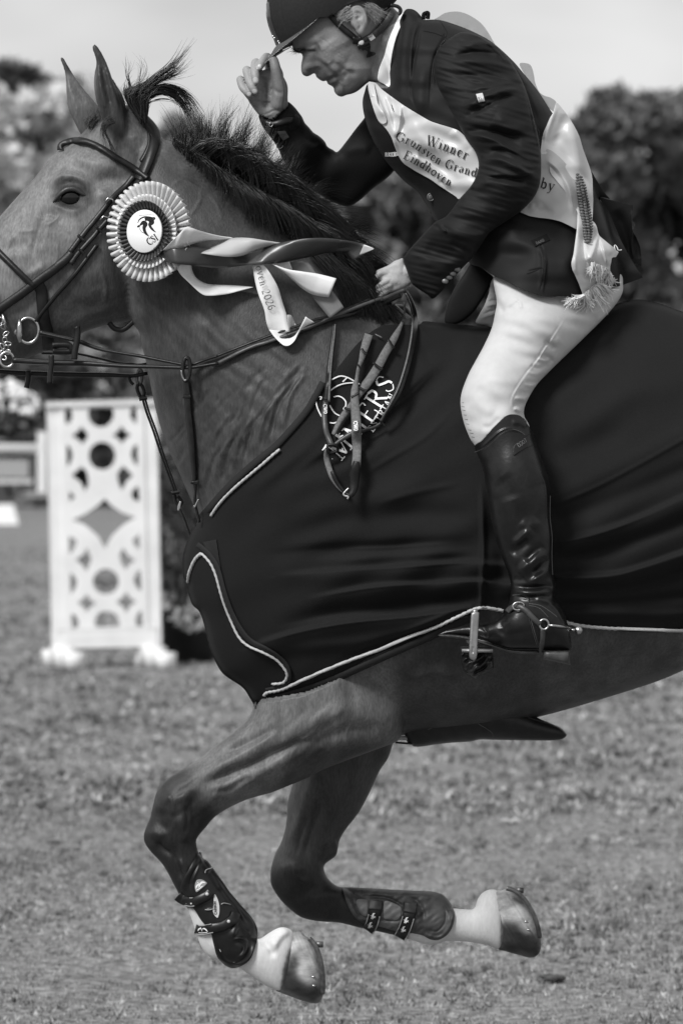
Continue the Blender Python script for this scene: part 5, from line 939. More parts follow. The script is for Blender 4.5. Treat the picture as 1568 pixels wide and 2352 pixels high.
bo.strokes([([(505,430),(560,400),(640,330),(700,280),(770,255),(830,262),(880,285),(910,310)], (2,5), 2.5), ([(510,445),(570,415),(650,345),(710,290),(780,262),(850,275)], 1.6, -2), ([(790,215),(860,205),(920,250)], 8, 3),
   ([(830,560),(940,520),(1010,600),(1060,690)], 26, 3), ([(700,640),(760,720),(800,820)], 20, -3), ([(860,980),(930,1020),(1000,960)], 12, 4), ([(800,1170),(850,1130),(900,1080),(960,1040)], (8,14), 8), ([(780,1240),(860,1180),(940,1120)], 12, -7), ([(850,1400),(900,1340),(970,1280),(1060,1200)], (10,14), 9), ([(800,1420),(860,1440),(900,1420)], 8, -5), ([(930,1470),(1000,1420),(1060,1380),(1100,1300)], (6,10), 7), ([(900,1300),(960,1240),(1040,1160)], 9, -7), ([(960,1400),(1020,1340),(1080,1260)], 7, -6),
   ([(800,1480),(900,1500),(1000,1500),(1080,1490),(1130,1510)], (6,5), -7), ([(790,1520),(900,1540),(1020,1540),(1110,1530)], 7, 6), ([(800,1560),(920,1580),(1040,1570),(1120,1570)], 5, -4), ([(980,1560),(1040,1600),(1120,1620)], 6, 3), ([(820,1560),(880,1555),(920,1580),(930,1620)], 1.6, 2), ([(1080,480),(1090,700)], 3, 2),
   ([(930,1700),(960,1830),(990,1950)], 1.5, -1.6), ([(760,1720),(820,1780),(840,1860)], 22, 5), ([(560,1810),(600,1850),(590,1890)], 3, -2.5), ([(460,1830),(560,1850),(640,1880)], 12, 3), ([(690,1760),(740,1820),(700,1880)], 10, -4), ([(1090,1620),(1150,1680),(1200,1780)], 4, 3), ([(1000,560),(1060,700),(1075,900),(1090,1100),(1100,1300)], 3, 2.5)], cG)
BT = bo.build('boot', M['boot'], PR); bof = bo.depth
fb = [(x, -y, z) for x, y, z in []]
so = Body(cG([(228,1868),(300,1866),(380,1872),(460,1884),(530,1904),(650,1944),(710,1964),(780,1982),(900,1990),(1002,1990),(1002,2018),(900,2022),(780,2008),(650,1972),(530,1936),(400,1902),(240,1884)]), -.368, 3.5, 1.2, cap=.045); so.build('sole', M['leather2'], BT)
he = Body(cG([(1040,1984),(1040,1984),(1150,1992),(1256,1994),(1256,1994),(1252,2050),(1253,2106),(1253,2106),(1150,2085),(1040,2062),(1040,2062)]), -.372, 3.5, 1.2, cap=.036); he.build('heel', M['leather2'], BT)
bt_ = Sheet(cG([(812,462),(806,420),(820,385),(850,355),(900,325),(948,296),(962,310),(975,350),(960,382),(900,410),(850,440)]), bof, .003, 1.1, 2, thick=.002); bto = bt_.build('snap_tab', M['boot'], BT)
tx = MB(); text(tx, 'EGO7', cG([(850,402),(912,360)]), 8.5, bt_.depth, .001, mono=True, thick=.13, track=.02, stretch=.9); tx.build('tab_writing', M['web'], bto)
seams([(cG(p), w) for p, w in (([(505,440),(570,412),(650,340),(710,288),(780,260),(850,272),(900,305)], .9), ([(925,1720),(945,1790),(965,1860),(992,1950)], .9), ([(938,1720),(958,1790),(978,1860),(1002,1940)], .9), ([(1098,780),(1096,950),(1112,1100),(1110,1250),(1116,1400)], 1.6), ([(800,1560),(870,1556),(915,1580),(925,1615)], 1), ([(930,1625),(1020,1640),(1100,1690),(1150,1730)], 1.1), ([(930,1640),(1010,1660),(1080,1730)], .9))], bof, 'stitching', M['stitch'], BT)
bk_ = Body(cG([(1150,1620),(1170,1640),(1195,1700),(1220,1770),(1225,1795),(1195,1760),(1160,1690)]), -.375, 1.5, 1.1, cap=.02); bk_.build('zip_guard', M['plastic'], BT)
co_ = np.empty(len(pb.data.vertices) * 3, np.float32); pb.data.vertices.foreach_get('co', co_); v = co_.reshape(-1, 3).astype(float)
px, py = unP(v)
for b_ in (slv, fs, brq, bvol): keep_inside(v, b_)
pb.data.vertices.foreach_set('co', v.astype(np.float32).ravel()); pb.data.update()
SP = thing('spur', 'steel spur with braided strap on the near boot', 'spur', (0, 0, 0))
q_ = cG((1100, 1800)); 
for s_p, w_ in ((cG([(758,1690),(790,1660),(840,1645),(900,1675),(960,1735),(1020,1790)]), 13), (cG([(1040,1830),(1038,1900),(1030,1960),(1025,2010)]), 12)):
    strap('spur_strap', s_p, w_, bof, M['leather2'], SP, .003, .004)
sp = MB(); yb = float(bo.depth(*cG((1050, 1790)))) - .006
sp.tube(ring3(cG((848, 1645)), float(bo.depth(*cG((848, 1645)))) - .009, 13, 9, -10), .0016, 8, caps=False); sp.build('buckle', M['steel'], SP)
sp = MB(); sp.tube(ring3(cG((1048, 1788)), yb, 10.5, 11.5), .0022, 8, caps=False); c3 = cG([(1080,1795),(1130,1798),(1200,1806),(1252,1812)]); sp.tube(P(np.array([p[0] for p in c3]), np.array([p[1] for p in c3]), np.array([yb, yb - .002, yb + .012, -.385])), .0026, 8)
c3 = cG([(1252,1830),(1280,1832),(1310,1830)]); sp.tube(P(np.array([p[0] for p in c3]), np.array([p[1] for p in c3]), -.375), .0026, 8); sp.tube(P(np.array([cG((1318, 1835))[0]] * 2), np.array([cG((1318, 1835))[1]] * 2), np.array([-.378, -.372])), .008, 14); sp.build('shank', M['steel'], SP)
ST = thing('stirrup', 'polished steel stirrup iron under the near boot', 'stirrup', (0, 0, 0))
arm = Body(cG([(478,1712),(500,1690),(540,1692),(542,1730),(535,1850),(530,1950),(525,2040),(505,2070),(475,2060),(462,2030),(466,1900),(472,1790)]), -.44, .9, 1.1, cap=.006); arm.strokes([([(492,1960),(490,2020)], 2, -3), ([(495,1720),(485,1850),(480,1950)], 3, 1.5)], cG)
M['satinsteel'] = mat('satin_steel', .38, .38, .5, metal=1., var=.2, vscale=40)
ao = arm.build('side_bar', M['satinsteel'], ST)
a2 = MB(); c3 = cG([(500,1700),(500,1860),(500,2040)]); a2.tube(P(np.array([p[0] for p in c3]), np.array([p[1] for p in c3]), np.array([-.37, -.31, -.31])), .006, 8); a2.tube(P(np.array([cG((510,1695))[0]] * 3), np.array([cG((510,1690))[1]] * 3), np.array([-.44, -.40, -.37])), .006, 8); a2.build('side_bar', M['satinsteel'], ST)
tr_ = MB(); c0 = P(*cG((522, 1985)), -.375); tr_.box(c0, (.062, .12, .006)); tr_.build('tread_plate', M['satinsteel'], ST)
tb = Body(cG([(400,1990),(440,1975),(600,1975),(640,2000),(655,2080),(652,2140),(600,2165),(560,2180),(520,2210),(470,2190),(430,2160),(400,2100),(388,2040)]), -.375, 2.0, 1.5, cap=.05); tb.wrinkle(6, 20, 16, 0, 5); tb.build('tread_base', M['plastic'], ST)
# ================================================================== SASH
SA = thing('sash', 'white satin winner sash with black printed writing round the rider', 'sash', (0, 0, 0))
tor = lambda x, y: jk.depth(x, y)
s1r = cC([(62,396),(78,392),(100,398),(125,425),(165,456),(220,496),(270,528),(320,558),(360,580),(400,594),(460,612),(500,630),(560,690),(620,760),(600,860),(545,905),(500,952),(480,940),(450,920),(400,888),(365,862),(330,842),(290,820),(258,800),(235,785),(218,765),(200,730),(185,690),(172,655),(150,620),(130,598),(112,580),(96,545),(82,500),(68,450)])
s1 = Sheet(s1r, tor, .007, 1.7, 4, thick=.0015)
s1.strokes([([(66,400),(80,470),(100,540),(130,590)], 3, 4), ([(98,402),(110,470),(140,540),(150,575)], (3,6), -7), ([(120,430),(150,520),(175,600),(190,690),(220,760)], (5,10), 7), ([(150,450),(180,530),(200,600)], 9, -6), ([(218,498),(216,560),(206,620),(190,660)], (3,8), 8), ([(230,510),(235,580),(225,640)], 6, -6),
   ([(260,560),(300,640),(360,700),(420,760)], (10,16), 5), ([(330,590),(400,640),(480,680),(560,720)], 12, -5), ([(240,740),(300,760),(360,800),(420,850),(480,900)], (5,12), 7), ([(290,740),(360,770),(440,820),(500,870)], 9, -6), ([(400,860),(430,890),(460,930)], 5, -5), ([(460,620),(500,660),(540,720)], 12, 5), ([(280,680),(300,720),(290,780)], 8, 5), ([(450,740),(480,800),(500,860)], 14, 4)], cC)
s1.wrinkle(.7, 60, 40, 25, 2)
s1o = s1.build('chest_band', M['sash'], SA)
lfn = Sheet(cB([(1076,592),(1098,588),(1115,600),(1122,640),(1132,690),(1140,735),(1160,770),(1190,820),(1206,860),(1200,882),(1175,888),(1150,870),(1125,820),(1105,760),(1085,690),(1072,630)]), tor, .016, 1.5, 3, thick=.0015); lfn.strokes([([(1105,740),(1140,760),(1185,840)], 5, 4), ([(1085,620),(1105,700)], 4, 4)], cB); lfn.build('folded_edge', M['sash'], SA)
tx = MB(); pf_ = s1.depth
text(tx, 'Winner', cC([(336,693),(380,706),(430,722),(520,760),(600,800)]), 23, pf_, .0026, track=.12)
text(tx, 'Grunsven Grand', cC([(192,672),(240,686),(300,720),(360,765),(420,798),(480,818),(560,842),(620,860)]), 20.5, pf_, .0026, track=.12)
text(tx, 'Eindhoven', cC([(228,757),(270,778),(330,812),(380,846),(430,880),(480,898),(540,908),(600,920)]), 20, pf_, .0026, track=.13)
tx.build('writing', M['print'], s1o)
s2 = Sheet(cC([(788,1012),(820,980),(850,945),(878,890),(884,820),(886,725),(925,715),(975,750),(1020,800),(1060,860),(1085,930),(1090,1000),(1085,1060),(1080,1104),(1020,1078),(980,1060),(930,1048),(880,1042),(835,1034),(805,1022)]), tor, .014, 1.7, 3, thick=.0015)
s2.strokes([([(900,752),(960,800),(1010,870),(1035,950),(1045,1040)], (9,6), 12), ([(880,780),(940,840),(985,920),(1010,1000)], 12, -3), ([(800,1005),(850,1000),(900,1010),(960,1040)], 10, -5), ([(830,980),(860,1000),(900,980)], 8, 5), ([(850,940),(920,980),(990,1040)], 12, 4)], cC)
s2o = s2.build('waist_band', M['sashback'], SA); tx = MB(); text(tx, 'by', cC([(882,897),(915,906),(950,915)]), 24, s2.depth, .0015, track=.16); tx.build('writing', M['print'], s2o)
s3r = cC([(888,735),(890,690),(898,640),(915,600),(930,565),(945,540),(955,505),(964,492),(990,520),(1020,560),(1048,605),(1072,655),(1088,710),(1106,760),(1122,805),(1133,850)]) + cM([(664,420),(668,520),(664,640),(660,760),(656,812),(690,850),(720,905),(737,980),(757,1030),(800,1070),(870,1128),(970,1208),(1000,1240),(1030,1268),(1010,1310),(990,1340),(940,1350),(925,1420),(912,1480),(914,1560),(935,1645),(860,1690),(760,1720),(660,1790),(525,1920),(510,1850),(490,1800),(460,1720),(430,1650),(398,1580),(370,1520),(355,1435),(366,1370),(385,1290),(400,1180),(412,1090),(424,1000),(435,900),(440,760),(442,700),(420,640),(380,560),(320,470),(230,350),(140,240),(50,110)]) + cC([(925,745)])
tor2 = lambda x, y: np.minimum(tor(x, y), brq.depth(x, y) - .004)
s3 = Sheet(s3r, tor2, .014, 1.7, 5, thick=.0015)
s3.strokes([([(964,500),(935,580),(912,650),(900,720)], (6,5), 5), ([(1000,540),(990,600),(960,660),(940,730)], 12, -6), ([(1020,580),(1050,680),(1070,780),(1080,860)], (12,20), 10), ([(960,640),(1000,700),(1030,800)], 14, -5)], cC)
s3.strokes([([(440,560),(455,760),(450,950),(440,1150),(430,1350),(470,1550),(510,1750)], (12,7), 15), ([(390,1250),(400,1430),(440,1600)], 7, 7), ([(500,1000),(530,1250),(560,1500),(570,1700)], (5,14), -12), ([(540,1300),(560,1500),(580,1700)], 4, 4), ([(740,1000),(700,1160),(650,1330),(630,1420)], (4,10), 14), ([(750,1040),(800,1180),(850,1350),(880,1480)], (8,3), 12), ([(640,900),(690,1020),(680,1150),(620,1300)], 12, -10), ([(800,1100),(880,1220),(950,1290)], 10, 6), ([(600,1480),(680,1550),(760,1620)], 12, -8)], cM)
s3o = s3.build('hanging_tail', M['sash'], SA)
# the loop of the sash standing off behind the rider's back
for reg, nm in ((cC([(376,97),(400,80),(430,62),(478,55),(520,62),(565,84),(605,115),(635,155),(655,190),(668,222),(600,190),(500,140),(420,110)]), 'back_loop'), (cC([(786,304),(820,303),(840,315),(852,350),(860,395),(880,440),(905,458),(935,468),(962,492),(960,540),(900,490),(840,400),(800,340)]), 'back_loop')):
    lo_ = Sheet(reg, lambda x, y: .13 - .0007 * (y - 50), 0, 2, 0, thick=.002)
    for q_ in range(9): lo_.stroke([(1010 + q_ * 32, 40 + q_ * q_ * 3.2), (1018 + q_ * 32, 120 + q_ * q_ * 3.4)], 9, 3 if q_ % 2 else -3)
    lo_.build(nm, M['thinsatin'], SA)
# braid on the tail
br = MB(); Lc = resample(cat(cM([(445,150),(440,260),(460,400),(480,540),(500,680),(530,840),(548,980),(575,1120)])), 24)[0]; Rc = resample(cat(cM([(500,190),(540,330),(560,450),(590,580),(610,700),(630,830),(635,960),(615,1090)])), 24)[0]
for i in range(24):
    t = i / 23; w = 6.5 if i > 2 else 4.5
    for k_, (cc, r_) in enumerate(((Lc[i], w), (Lc[i] * .5 + Rc[i] * .5 + (0, 2), w), (Rc[i], w * .8))):
        y = float(s3.depth(cc[0], cc[1])) - .004 - (.003 if k_ == 1 else 0); br.ball(P(cc[0], cc[1], y), r_ * S, 8, (1.0, .6, .62))
br.build('braid_trim', M['darksteel'] if False else mat('braid_cord', .10, .6, .4, var=.7, vscale=300), SA)
M3 = lambda pts, d: [p + (d - .016 + float(min(tor2(np.array(p[0]), np.array(p[1])), s3.depth(*p) + .016)),) for p in cM(pts)]
fr = [M3([(525,1900),(420,1950),(330,1960),(250,1960)], -.01), M3([(530,1900),(430,1930),(350,1990),(300,2030)], -.01), M3([(530,1900),(470,1960),(400,2010),(380,2040)], -.01)]
hairs('fringe', fr, 120, .0017, SA, 9, 3, 5, .01, 7, m=M['fringe'], curl=2)
fr = [M3([(530,1890),(540,1960),(560,2020),(500,2050)], -.012), M3([(600,1830),(630,1930),(640,2010),(640,2060)], -.012), M3([(660,1790),(720,1880),(760,1960),(770,2000)], -.012), M3([(720,1740),(800,1800),(850,1880),(860,1930)], -.012), M3([(780,1710),(840,1760),(880,1820),(890,1860)], -.012)]
hairs('fringe', fr, 240, .0019, SA, 14, 3, 6, .01, 7, m=M['fringe'], curl=2)
fr = [M3([(640,1410),(620,1480),(590,1540),(570,1590)], -.012), M3([(700,1440),(690,1520),(660,1590),(640,1610)], -.012), M3([(790,1470),(800,1560),(790,1640),(770,1680)], -.012), M3([(860,1510),(890,1580),(880,1640),(850,1690)], -.012), M3([(910,1560),(930,1610),(900,1660),(880,1700)], -.012), M3([(900,1650),(950,1680),(1000,1670),(1000,1650)], -.012)]
hairs('fringe', fr, 260, .0018, SA, 14, 3, 5, .01, 7, m=M['fringe'], curl=2)
lt = MB(); lt.tube(line3(cM([(985,1240),(970,1190),(985,1168),(1010,1200),(1030,1240),(1075,1235)]), tor, .014), .0012, 6); lt.build('loose_thread', M['fringe'], SA)
hemb = strap('folded_hem', cM([(525,1905),(600,1830),(700,1750),(800,1690)]), 7, s3.depth, M['sash'], SA, .006, .002)
# ================================================================== BRIDLE, REINS, MARTINGALE
BRD = thing('bridle', 'black leather bridle on the horse head with bit and curb chain', 'bridle', (0, 0, 0))
bt = lambda nm, pts, w, off=.003, th=.004, m='leather', par=None, **k: strap(nm, cA(pts), w, bh, M[m], par or BRD, off, th, **k)
cp = bt('crownpiece', [(1035,662),(1085,715),(1118,775),(1112,835),(1085,905),(1050,985),(1020,1050),(995,1095)], 25, .005, .006)
bt('crown_lining', [(1040,700),(1070,750),(1072,830),(1045,900),(1010,960)], 9, .004, .006, par=cp)
brow = bt('browband', [(436,880),(436,850),(470,826),(530,812),(600,815),(680,843),(760,885),(850,945),(930,992),(1000,1040),(1058,1082)], 15, .006, .006, puff=.003)
ck = bt('cheekpiece', [(965,1065),(900,1140),(830,1205),(760,1290),(700,1365),(620,1460),(550,1550),(490,1630)], 13, .005, .004)
ck2 = bt('cheekpiece', [(1010,1080),(930,1190),(850,1300),(770,1390),(700,1470),(620,1560),(550,1640),(508,1700)], 12, .007, .004)
bt('cheekpiece', [(700,1560),(640,1640),(560,1745),(480,1840),(400,1930),(320,2030),(258,2115)], 10, .004, .004)
nb = bt('noseband', [(520,1620),(430,1705),(340,1775),(250,1840),(160,1910),(60,1980),(0,2022),(-120,2110),(-230,2200)], 21, .006, .005)
bt('nose_strap', [(-230,1380),(-120,1490),(0,1620),(80,1700),(170,1790),(245,1860)], 15, .005, .006, puff=.003)
bt('jaw_strap', [(270,1830),(300,1900),(305,1990),(320,2100),(345,2200),(350,2320)], 26, .003, .004)
bt('keeper', [(560,1490),(585,1515),(605,1530)], 7, .011, .003, par=ck); bt('keeper', [(565,1590),(590,1610),(605,1625)], 6, .013, .003, par=ck2); bt('keeper', [(690,1430),(715,1455),(735,1470)], 6, .013, .003, par=ck2)
for q, par in (((785, 1248), ck), ((752, 1378), ck2)):
    c_ = cA(q); yb = float(bh(np.array([c_[0]]), np.array([c_[1]]))[0]) - .014
    m = MB(); qs = cA([(q[0] - 32, q[1] + 5), (q[0] - 8, q[1] - 22), (q[0] + 25, q[1] - 12), (q[0] + 32, q[1] + 8)]); m.tube(P(np.array([a[0] for a in qs]), np.array([a[1] for a in qs]), yb), .0018, 8); m.build('buckle', M['steel'], par)
tl = MB(); tl.tube(line3(cA([(1040,1990),(990,2070),(940,2130),(880,2172),(820,2160),(785,2120)]), lambda x, y: 0 * x - .02, 0), .0055, 8, flat=.5); tl.build('throatlatch', M['leather'], BRD)
bit = MB(); c_ = cA((205, 2175)); yb = float(bh(np.array([c_[0]]), np.array([c_[1]]))[0]) - .012
bit.tube(ring3(c_, yb, 24, 29, 0, 40), .0032, 10, caps=False); c3 = cA([(145,2095),(142,2150),(142,2210),(150,2260)]); bit.tube(P(np.array([a[0] for a in c3]), np.array([a[1] for a in c3]), yb), [.004,.0068,.0068,.004], 10)
bit.tube(P(*[np.array(z) for z in zip(*[cA(q) + (yb + d_,) for q, d_ in (((145,2180),0), ((110,2190),.02), ((60,2190),.05))])]), .006, 8)
c3 = [cA(q) for q in ((20,2060),(35,2110),(40,2160))]; bit.tube(P(np.array([a[0] for a in c3]), np.array([a[1] for a in c3]), yb - .004), .0035, 8)
bo_ = bit.build('bit_ring', M['steel'], BRD)
chn = MB()
for i, (x, y) in enumerate(((8,2105),(28,2150),(45,2200),(38,2245),(60,2270),(45,2300),(20,2290),(58,2330),(15,2340),(30,2370))):
    chn.tube(ring3(cA((x, y)), yb - .006, 6.5 if i % 2 else 4, 5 if i % 2 else 7.5, 25 * i, 16, dy=.003 * (i % 2)), .0016, 6, caps=False)
chn.build('curb_chain', M['steel'], BRD)
lr_ = MB(); cr_ = cA((52, 2384)); lr_.tube(ring3(cr_, yb - .008, 16, 17, 0, 30), .0028, 8, caps=False); lr_.build('curb_ring', M['steel'], BRD)
# ---- reins
RN = thing('reins', 'black leather double reins running from bit to near hand', 'reins', (0, 0, 0))
rx_ = np.array([-100, 60, 190, 330, 425, 520, 620, 750, 850, 920]); ry_ = np.array([-.09, -.10, -.11, -.14, -.175, -.185, -.185, -.175, -.155, -.14])
def rfun(extra=0.):
    def fn(x, y):
        d_ = np.interp(x, rx_, ry_) + extra; h_ = bh(x, y); return np.minimum(d_, h_ - .008)
    return fn
r1 = strap('snaffle_rein', cD([(285,425),(420,455),(540,480),(700,540),(850,572),(1000,595),(1150,625),(1300,655),(1345,670)]) , [13,11,11,9,8,8,8,7,7], rfun(), M['leather'], RN, 0, .005, puff=.002)
strap('curb_rein', cD([(92,625),(200,635),(370,645),(600,648),(900,668),(1100,672),(1300,678),(1400,674),(1568,645)]), [15,15,14,12,10,9,9,8,8], rfun(-.012), M['leather'], RN, 0, .005, puff=.002)
strap('snaffle_rein', cD([(1340,665),(1400,650),(1480,620),(1568,592)]) + cE([(640,1000),(780,945),(900,900),(1040,850),(1150,812),(1220,795),(1300,762),(1380,730),(1430,708)]) + cL([(160,1450),(420,1360)]), 6.5, rfun(), M['leather'], RN, 0, .005)
strap('curb_rein', cD([(1520,660),(1568,645)]) + cE([(640,1040),(790,965),(900,928),(1040,880),(1150,838),(1230,800),(1300,775),(1400,735),(1500,700)]) + cL([(350,1420),(620,1310),(900,1190),(1010,1150)]), 9, rfun(-.006), M['leather2'], RN, 0, .005)
strap('curb_rein', cE([(1000,895),(1100,860),(1230,805),(1330,780),(1420,742),(1480,715)]) + cL([(250,1560),(600,1420),(900,1290)]), 12, rfun(.006), M['leather'], RN, 0, .005)
far = lambda x, y: np.full(np.shape(x), .10)
strap('far_rein', cD([(-60,700),(0,706),(180,718),(500,728),(800,732),(950,738),(1060,718)]), [10,12,12,12,12,10,9], far, M['leather'], RN, 0, .005)
strap('far_rein', cD([(300,575),(450,578),(560,580),(700,610),(850,645),(960,652)]), 5.5, far, M['leather'], RN, 0, .004)
strap('far_rein', cD([(930,650),(1000,658),(1060,648)]), 6, far, M['leather'], RN, 0, .004)
bk = lambda nm, pts, w, d_: strap(nm, cD(pts), w, lambda x, y: np.full(np.shape(x), d_), M['leather'], RN, 0, .010)
bk('rein_stop', [(205,700),(205,760),(192,825)], 13, .09); bk('rein_stop', [(372,590),(370,660),(362,730),(360,790)], 13, -.14); bk('rein_stop', [(550,385),(560,420),(552,500),(540,560),(535,620)], 15, -.135); bk('rein_stop', [(378,520),(430,515),(500,520),(510,560),(440,565),(380,560)], 15, -.06)
for p in ([(300,428),(520,478)], [(110,612),(350,628)], [(120,650),(350,660)]):
    m = MB(); mark_mesh(m, [*cD(p)], .9, lambda x, y: rfun(-.012)(x, y) - .0075, 0, n=6); m.build('stitching', M['stitch'], RN)
# ---- running martingale forks
MG = thing('martingale', 'black running martingale with two ring ended straps at the neck', 'martingale', (0, 0, 0))
mgf = lambda x, y: np.minimum(bh(x, y) - .006, -.10)
rr = MB(); c_ = cD((1338, 690)); rr.tube(ring3(c_, -.195, 8.5, 27, 3, 30), .0042, 8, caps=False); rr.build('ring', M['leather'], MG)
strap('near_fork', cD([(1335,760),(1345,880),(1352,1000),(1368,1150),(1380,1300),(1395,1480),(1402,1560),(1398,1640),(1415,1720),(1432,1790)]), [12,15,15,15,15,14,12,7,7,7], mgf, M['leather'], MG, 0, .006, puff=.002)
for q in ((1342, 885), (1397, 1500)): strap('keeper', cD([(q[0] - 26, q[1]), (q[0], q[1] + 5), (q[0] + 26, q[1])]), 9, lambda x, y: mgf(x, y) - .006, M['leather'], MG, 0, .004)
hk = MB(); c3 = cD([(1425,1625),(1412,1650),(1398,1680),(1392,1668)]); hk.tube(line3(c3, lambda x, y: mgf(x, y) - .008, .003), .0018, 8); hk.build('hook', M['steel'], MG)
hk = MB(); c3 = cD([(1302,700),(1308,740),(1325,770),(1335,765)]); hk.tube(line3(c3, lambda x, y: 0 * x - .20, .0), .0018, 8); hk.build('hook', M['steel'], MG)
rr = MB(); rr.tube(ring3(cD((1003, 745)), .10, 6, 17, 4, 24), .0038, 8, caps=False); rr.build('ring', M['darksteel'], MG)
strap('far_fork', cD([(925,740),(940,780),(960,800)]), 8, .10, M['leather'], MG, 0, .006)
m = MB(); c3 = cD([(1000,790),(985,820),(1000,870),(1020,895),(1038,860),(1025,815),(1003,792)]); m.tube(line3(c3, lambda x, y: 0 * x + .10, 0), .0042, 8); m.build('loop', M['leather'], MG)
for dx, w in ((-9, 5.5), (10, 5.0)): strap('far_fork', cD([(1030 + dx,890),(1062 + dx,1000),(1110 + dx,1130),(1155 + dx,1270),(1205 + dx,1410),(1245 + dx,1520),(1262 + dx,1570)]), w, .10, M['leather'], MG, 0, .006)
for q in ((1030, 900), (1262, 1575)): strap('keeper', cD([(q[0] - 30, q[1] + 6), (q[0], q[1]), (q[0] + 28, q[1] - 4)]), 9, .093, M['leather'], MG, 0, .006)
m = MB(); c3 = cD([(1255,1590),(1262,1640),(1290,1670),(1305,1640),(1280,1600)]); m.tube(line3(c3, lambda x, y: 0 * x + .10, 0), .004, 8); m.build('loop', M['leather'], MG)
hk = MB(); c3 = cD([(1300,1640),(1288,1690),(1280,1700),(1284,1670),(1297,1638)]); hk.tube(line3(c3, lambda x, y: 0 * x + .09, 0), .002, 8); hk.build('hook', M['steel'], MG)
strap('far_fork', cD([(1292,1690),(1320,1750),(1345,1820),(1370,1890),(1385,1930)]), 6, .09, M['leather'], MG, 0, .006)
# ---- looped training reins hanging from the hand
HR = thing('hanging_reins', 'bundle of looped webbing and leather reins hanging over the rug', 'hanging reins', (0, 0, 0))
rbody = surf([body, main])
def hf(extra): return lambda x, y: rbody(x, y) - extra
hs_ = lambda nm, pts, w, e, m, th=.004, **k: strap(nm, cF(pts), w, hf(e), M[m], HR, 0, th, **k)
hs_('webbing_loop', [(280,755),(272,850),(258,960),(240,1100),(228,1240),(215,1385)], [9,11,12,14,15,15], .012, 'leather'); hs_('webbing_ridge', [(285,755),(278,850),(264,960),(250,1100),(240,1240),(234,1385)], [3,3.5,4,4,5,5.5], .017, 'web')
hs_('leather_rein', [(208,1385),(198,1450),(195,1520),(208,1620),(235,1700),(262,1765)], 13, .014, 'leather2')
hs_('webbing_loop', [(850,478),(885,530),(918,610),(935,700),(932,800),(912,920),(885,1040),(852,1160),(812,1280),(765,1380),(715,1480),(668,1562)], [9,12,14,15,16,16,16,16,16,16,15,14], .020, 'leather', .005); hs_('webbing_ridge', [(860,500),(892,570),(910,650),(918,760),(905,880),(878,1020),(840,1160),(795,1290),(745,1390),(690,1490),(660,1550)], 4.5, .027, 'web')
hs_('leather_rein', [(668,1562),(610,1600),(520,1628),(430,1650),(370,1680),(320,1712),(275,1750)], [7,8,8,12,12,10,8], .014, 'leather2')
hs_('webbing_rein', [(850,575),(852,650),(835,735),(795,820),(745,910),(690,1000),(640,1095),(580,1190),(515,1280),(460,1360),(400,1440),(340,1520),(300,1590),(268,1660)], [6,5,8,16,19,20,21,21,21,14,14,15,12,9], .016, 'web')
hs_('webbing_rein', [(560,838),(540,900),(518,975),(498,1050),(478,1110),(466,1170),(460,1210)], [21,20,18,14,9,9,8], .014, 'web')
hs_('webbing_rein', [(462,1200),(448,1270),(442,1340),(448,1440),(456,1560),(460,1680),(462,1800),(458,1890),(448,1960),(440,2010)], [8,17,20,22,23,23,22,21,22,23], .024, 'web', .005)
hs_('rein_end', [(458,1880),(450,1950),(442,2020),(438,2080),(425,2130),(400,2160),(375,2145)], [14,22,23,22,20,16,10], .029, 'leather', .005)
hs_('webbing_rein', [(215,1780),(212,1850),(232,1930),(262,2010),(300,2070),(340,2115),(375,2140)], [10,13,14,14,13,11,8], .014, 'web'); hs_('rein_end', [(258,1960),(285,2030),(320,2085),(360,2130)], [9,10,9,7], .019, 'leather')
for a, w in (([(720,880),(745,925),(770,950)], 6), ([(595,1070),(630,1100),(672,1125)], 6), ([(500,955),(520,985),(545,1000)], 6), ([(415,1355),(445,1340),(478,1315)], 6), ([(358,1440),(382,1450),(405,1455)], 6), ([(470,1085),(485,1110),(495,1130)], 4), ([(480,1270),(510,1290),(545,1300)], 5), ([(195,1385),(220,1388),(245,1388)], 4), ([(650,1550),(672,1570),(690,1590)], 5)):
    hs_('rein_stop', a, w, .026, 'leather', .004)
lbl = Sheet(cF([(428,1540),(428,1540),(472,1538),(472,1538),(478,1645),(478,1645),(430,1652),(430,1652)]), hf(.033), .0, 1.0, 1, thick=.001); lb1 = lbl.build('webbing_label', M['leather2'], HR)
tx = MB(); text(tx, 'CWD', cF([(436,1552),(440,1635)]), 8.2, lbl.depth, .0012, mono=True, thick=.2, track=.06, stretch=.95); tx.build('label_writing', M['embro'], lb1)
tx = MB(); text(tx, 'CWD', cF([(190,1410),(192,1500)]), 7, hf(.021), .0, mono=True, thick=.2, track=.1, stretch=1.1); tx.build('rein_writing', M['embro'], HR)
bkl = MB(); c3 = cF([(395,2100),(370,2125),(352,2150),(368,2165),(392,2170),(385,2190)]); bkl.tube(line3(c3, hf(.034), 0), .0022, 8); bkl.build('buckle', M['steel'], HR)
bkl = MB(); c3 = cF([(225,1745),(285,1745),(305,1790),(240,1812),(222,1790),(225,1745)]); bkl.tube(line3(c3, hf(.022), 0), .003, 8); bkl.build('buckle', M['leather'], HR)
for i, (x, y) in enumerate(((262,1862),(326,1845))): m = MB(); q = cF((x, y)); m.ball(P(*q, float(hf(.012)(np.array([q[0]]), np.array([q[1]]))[0])), .002, 8); m.build('stud', M['steel'], HR)
m = MB(); 
for i in range(5): q = cF((620 + i * 9, 830 + i * 5)); m.tube(line3(cF([(612 + i * 9, 835 + i * 4), (630 + i * 9, 850 + i * 4)]), hf(.012), 0), .0012, 5)
m.build('buckle_rivets', M['darksteel'], HR)
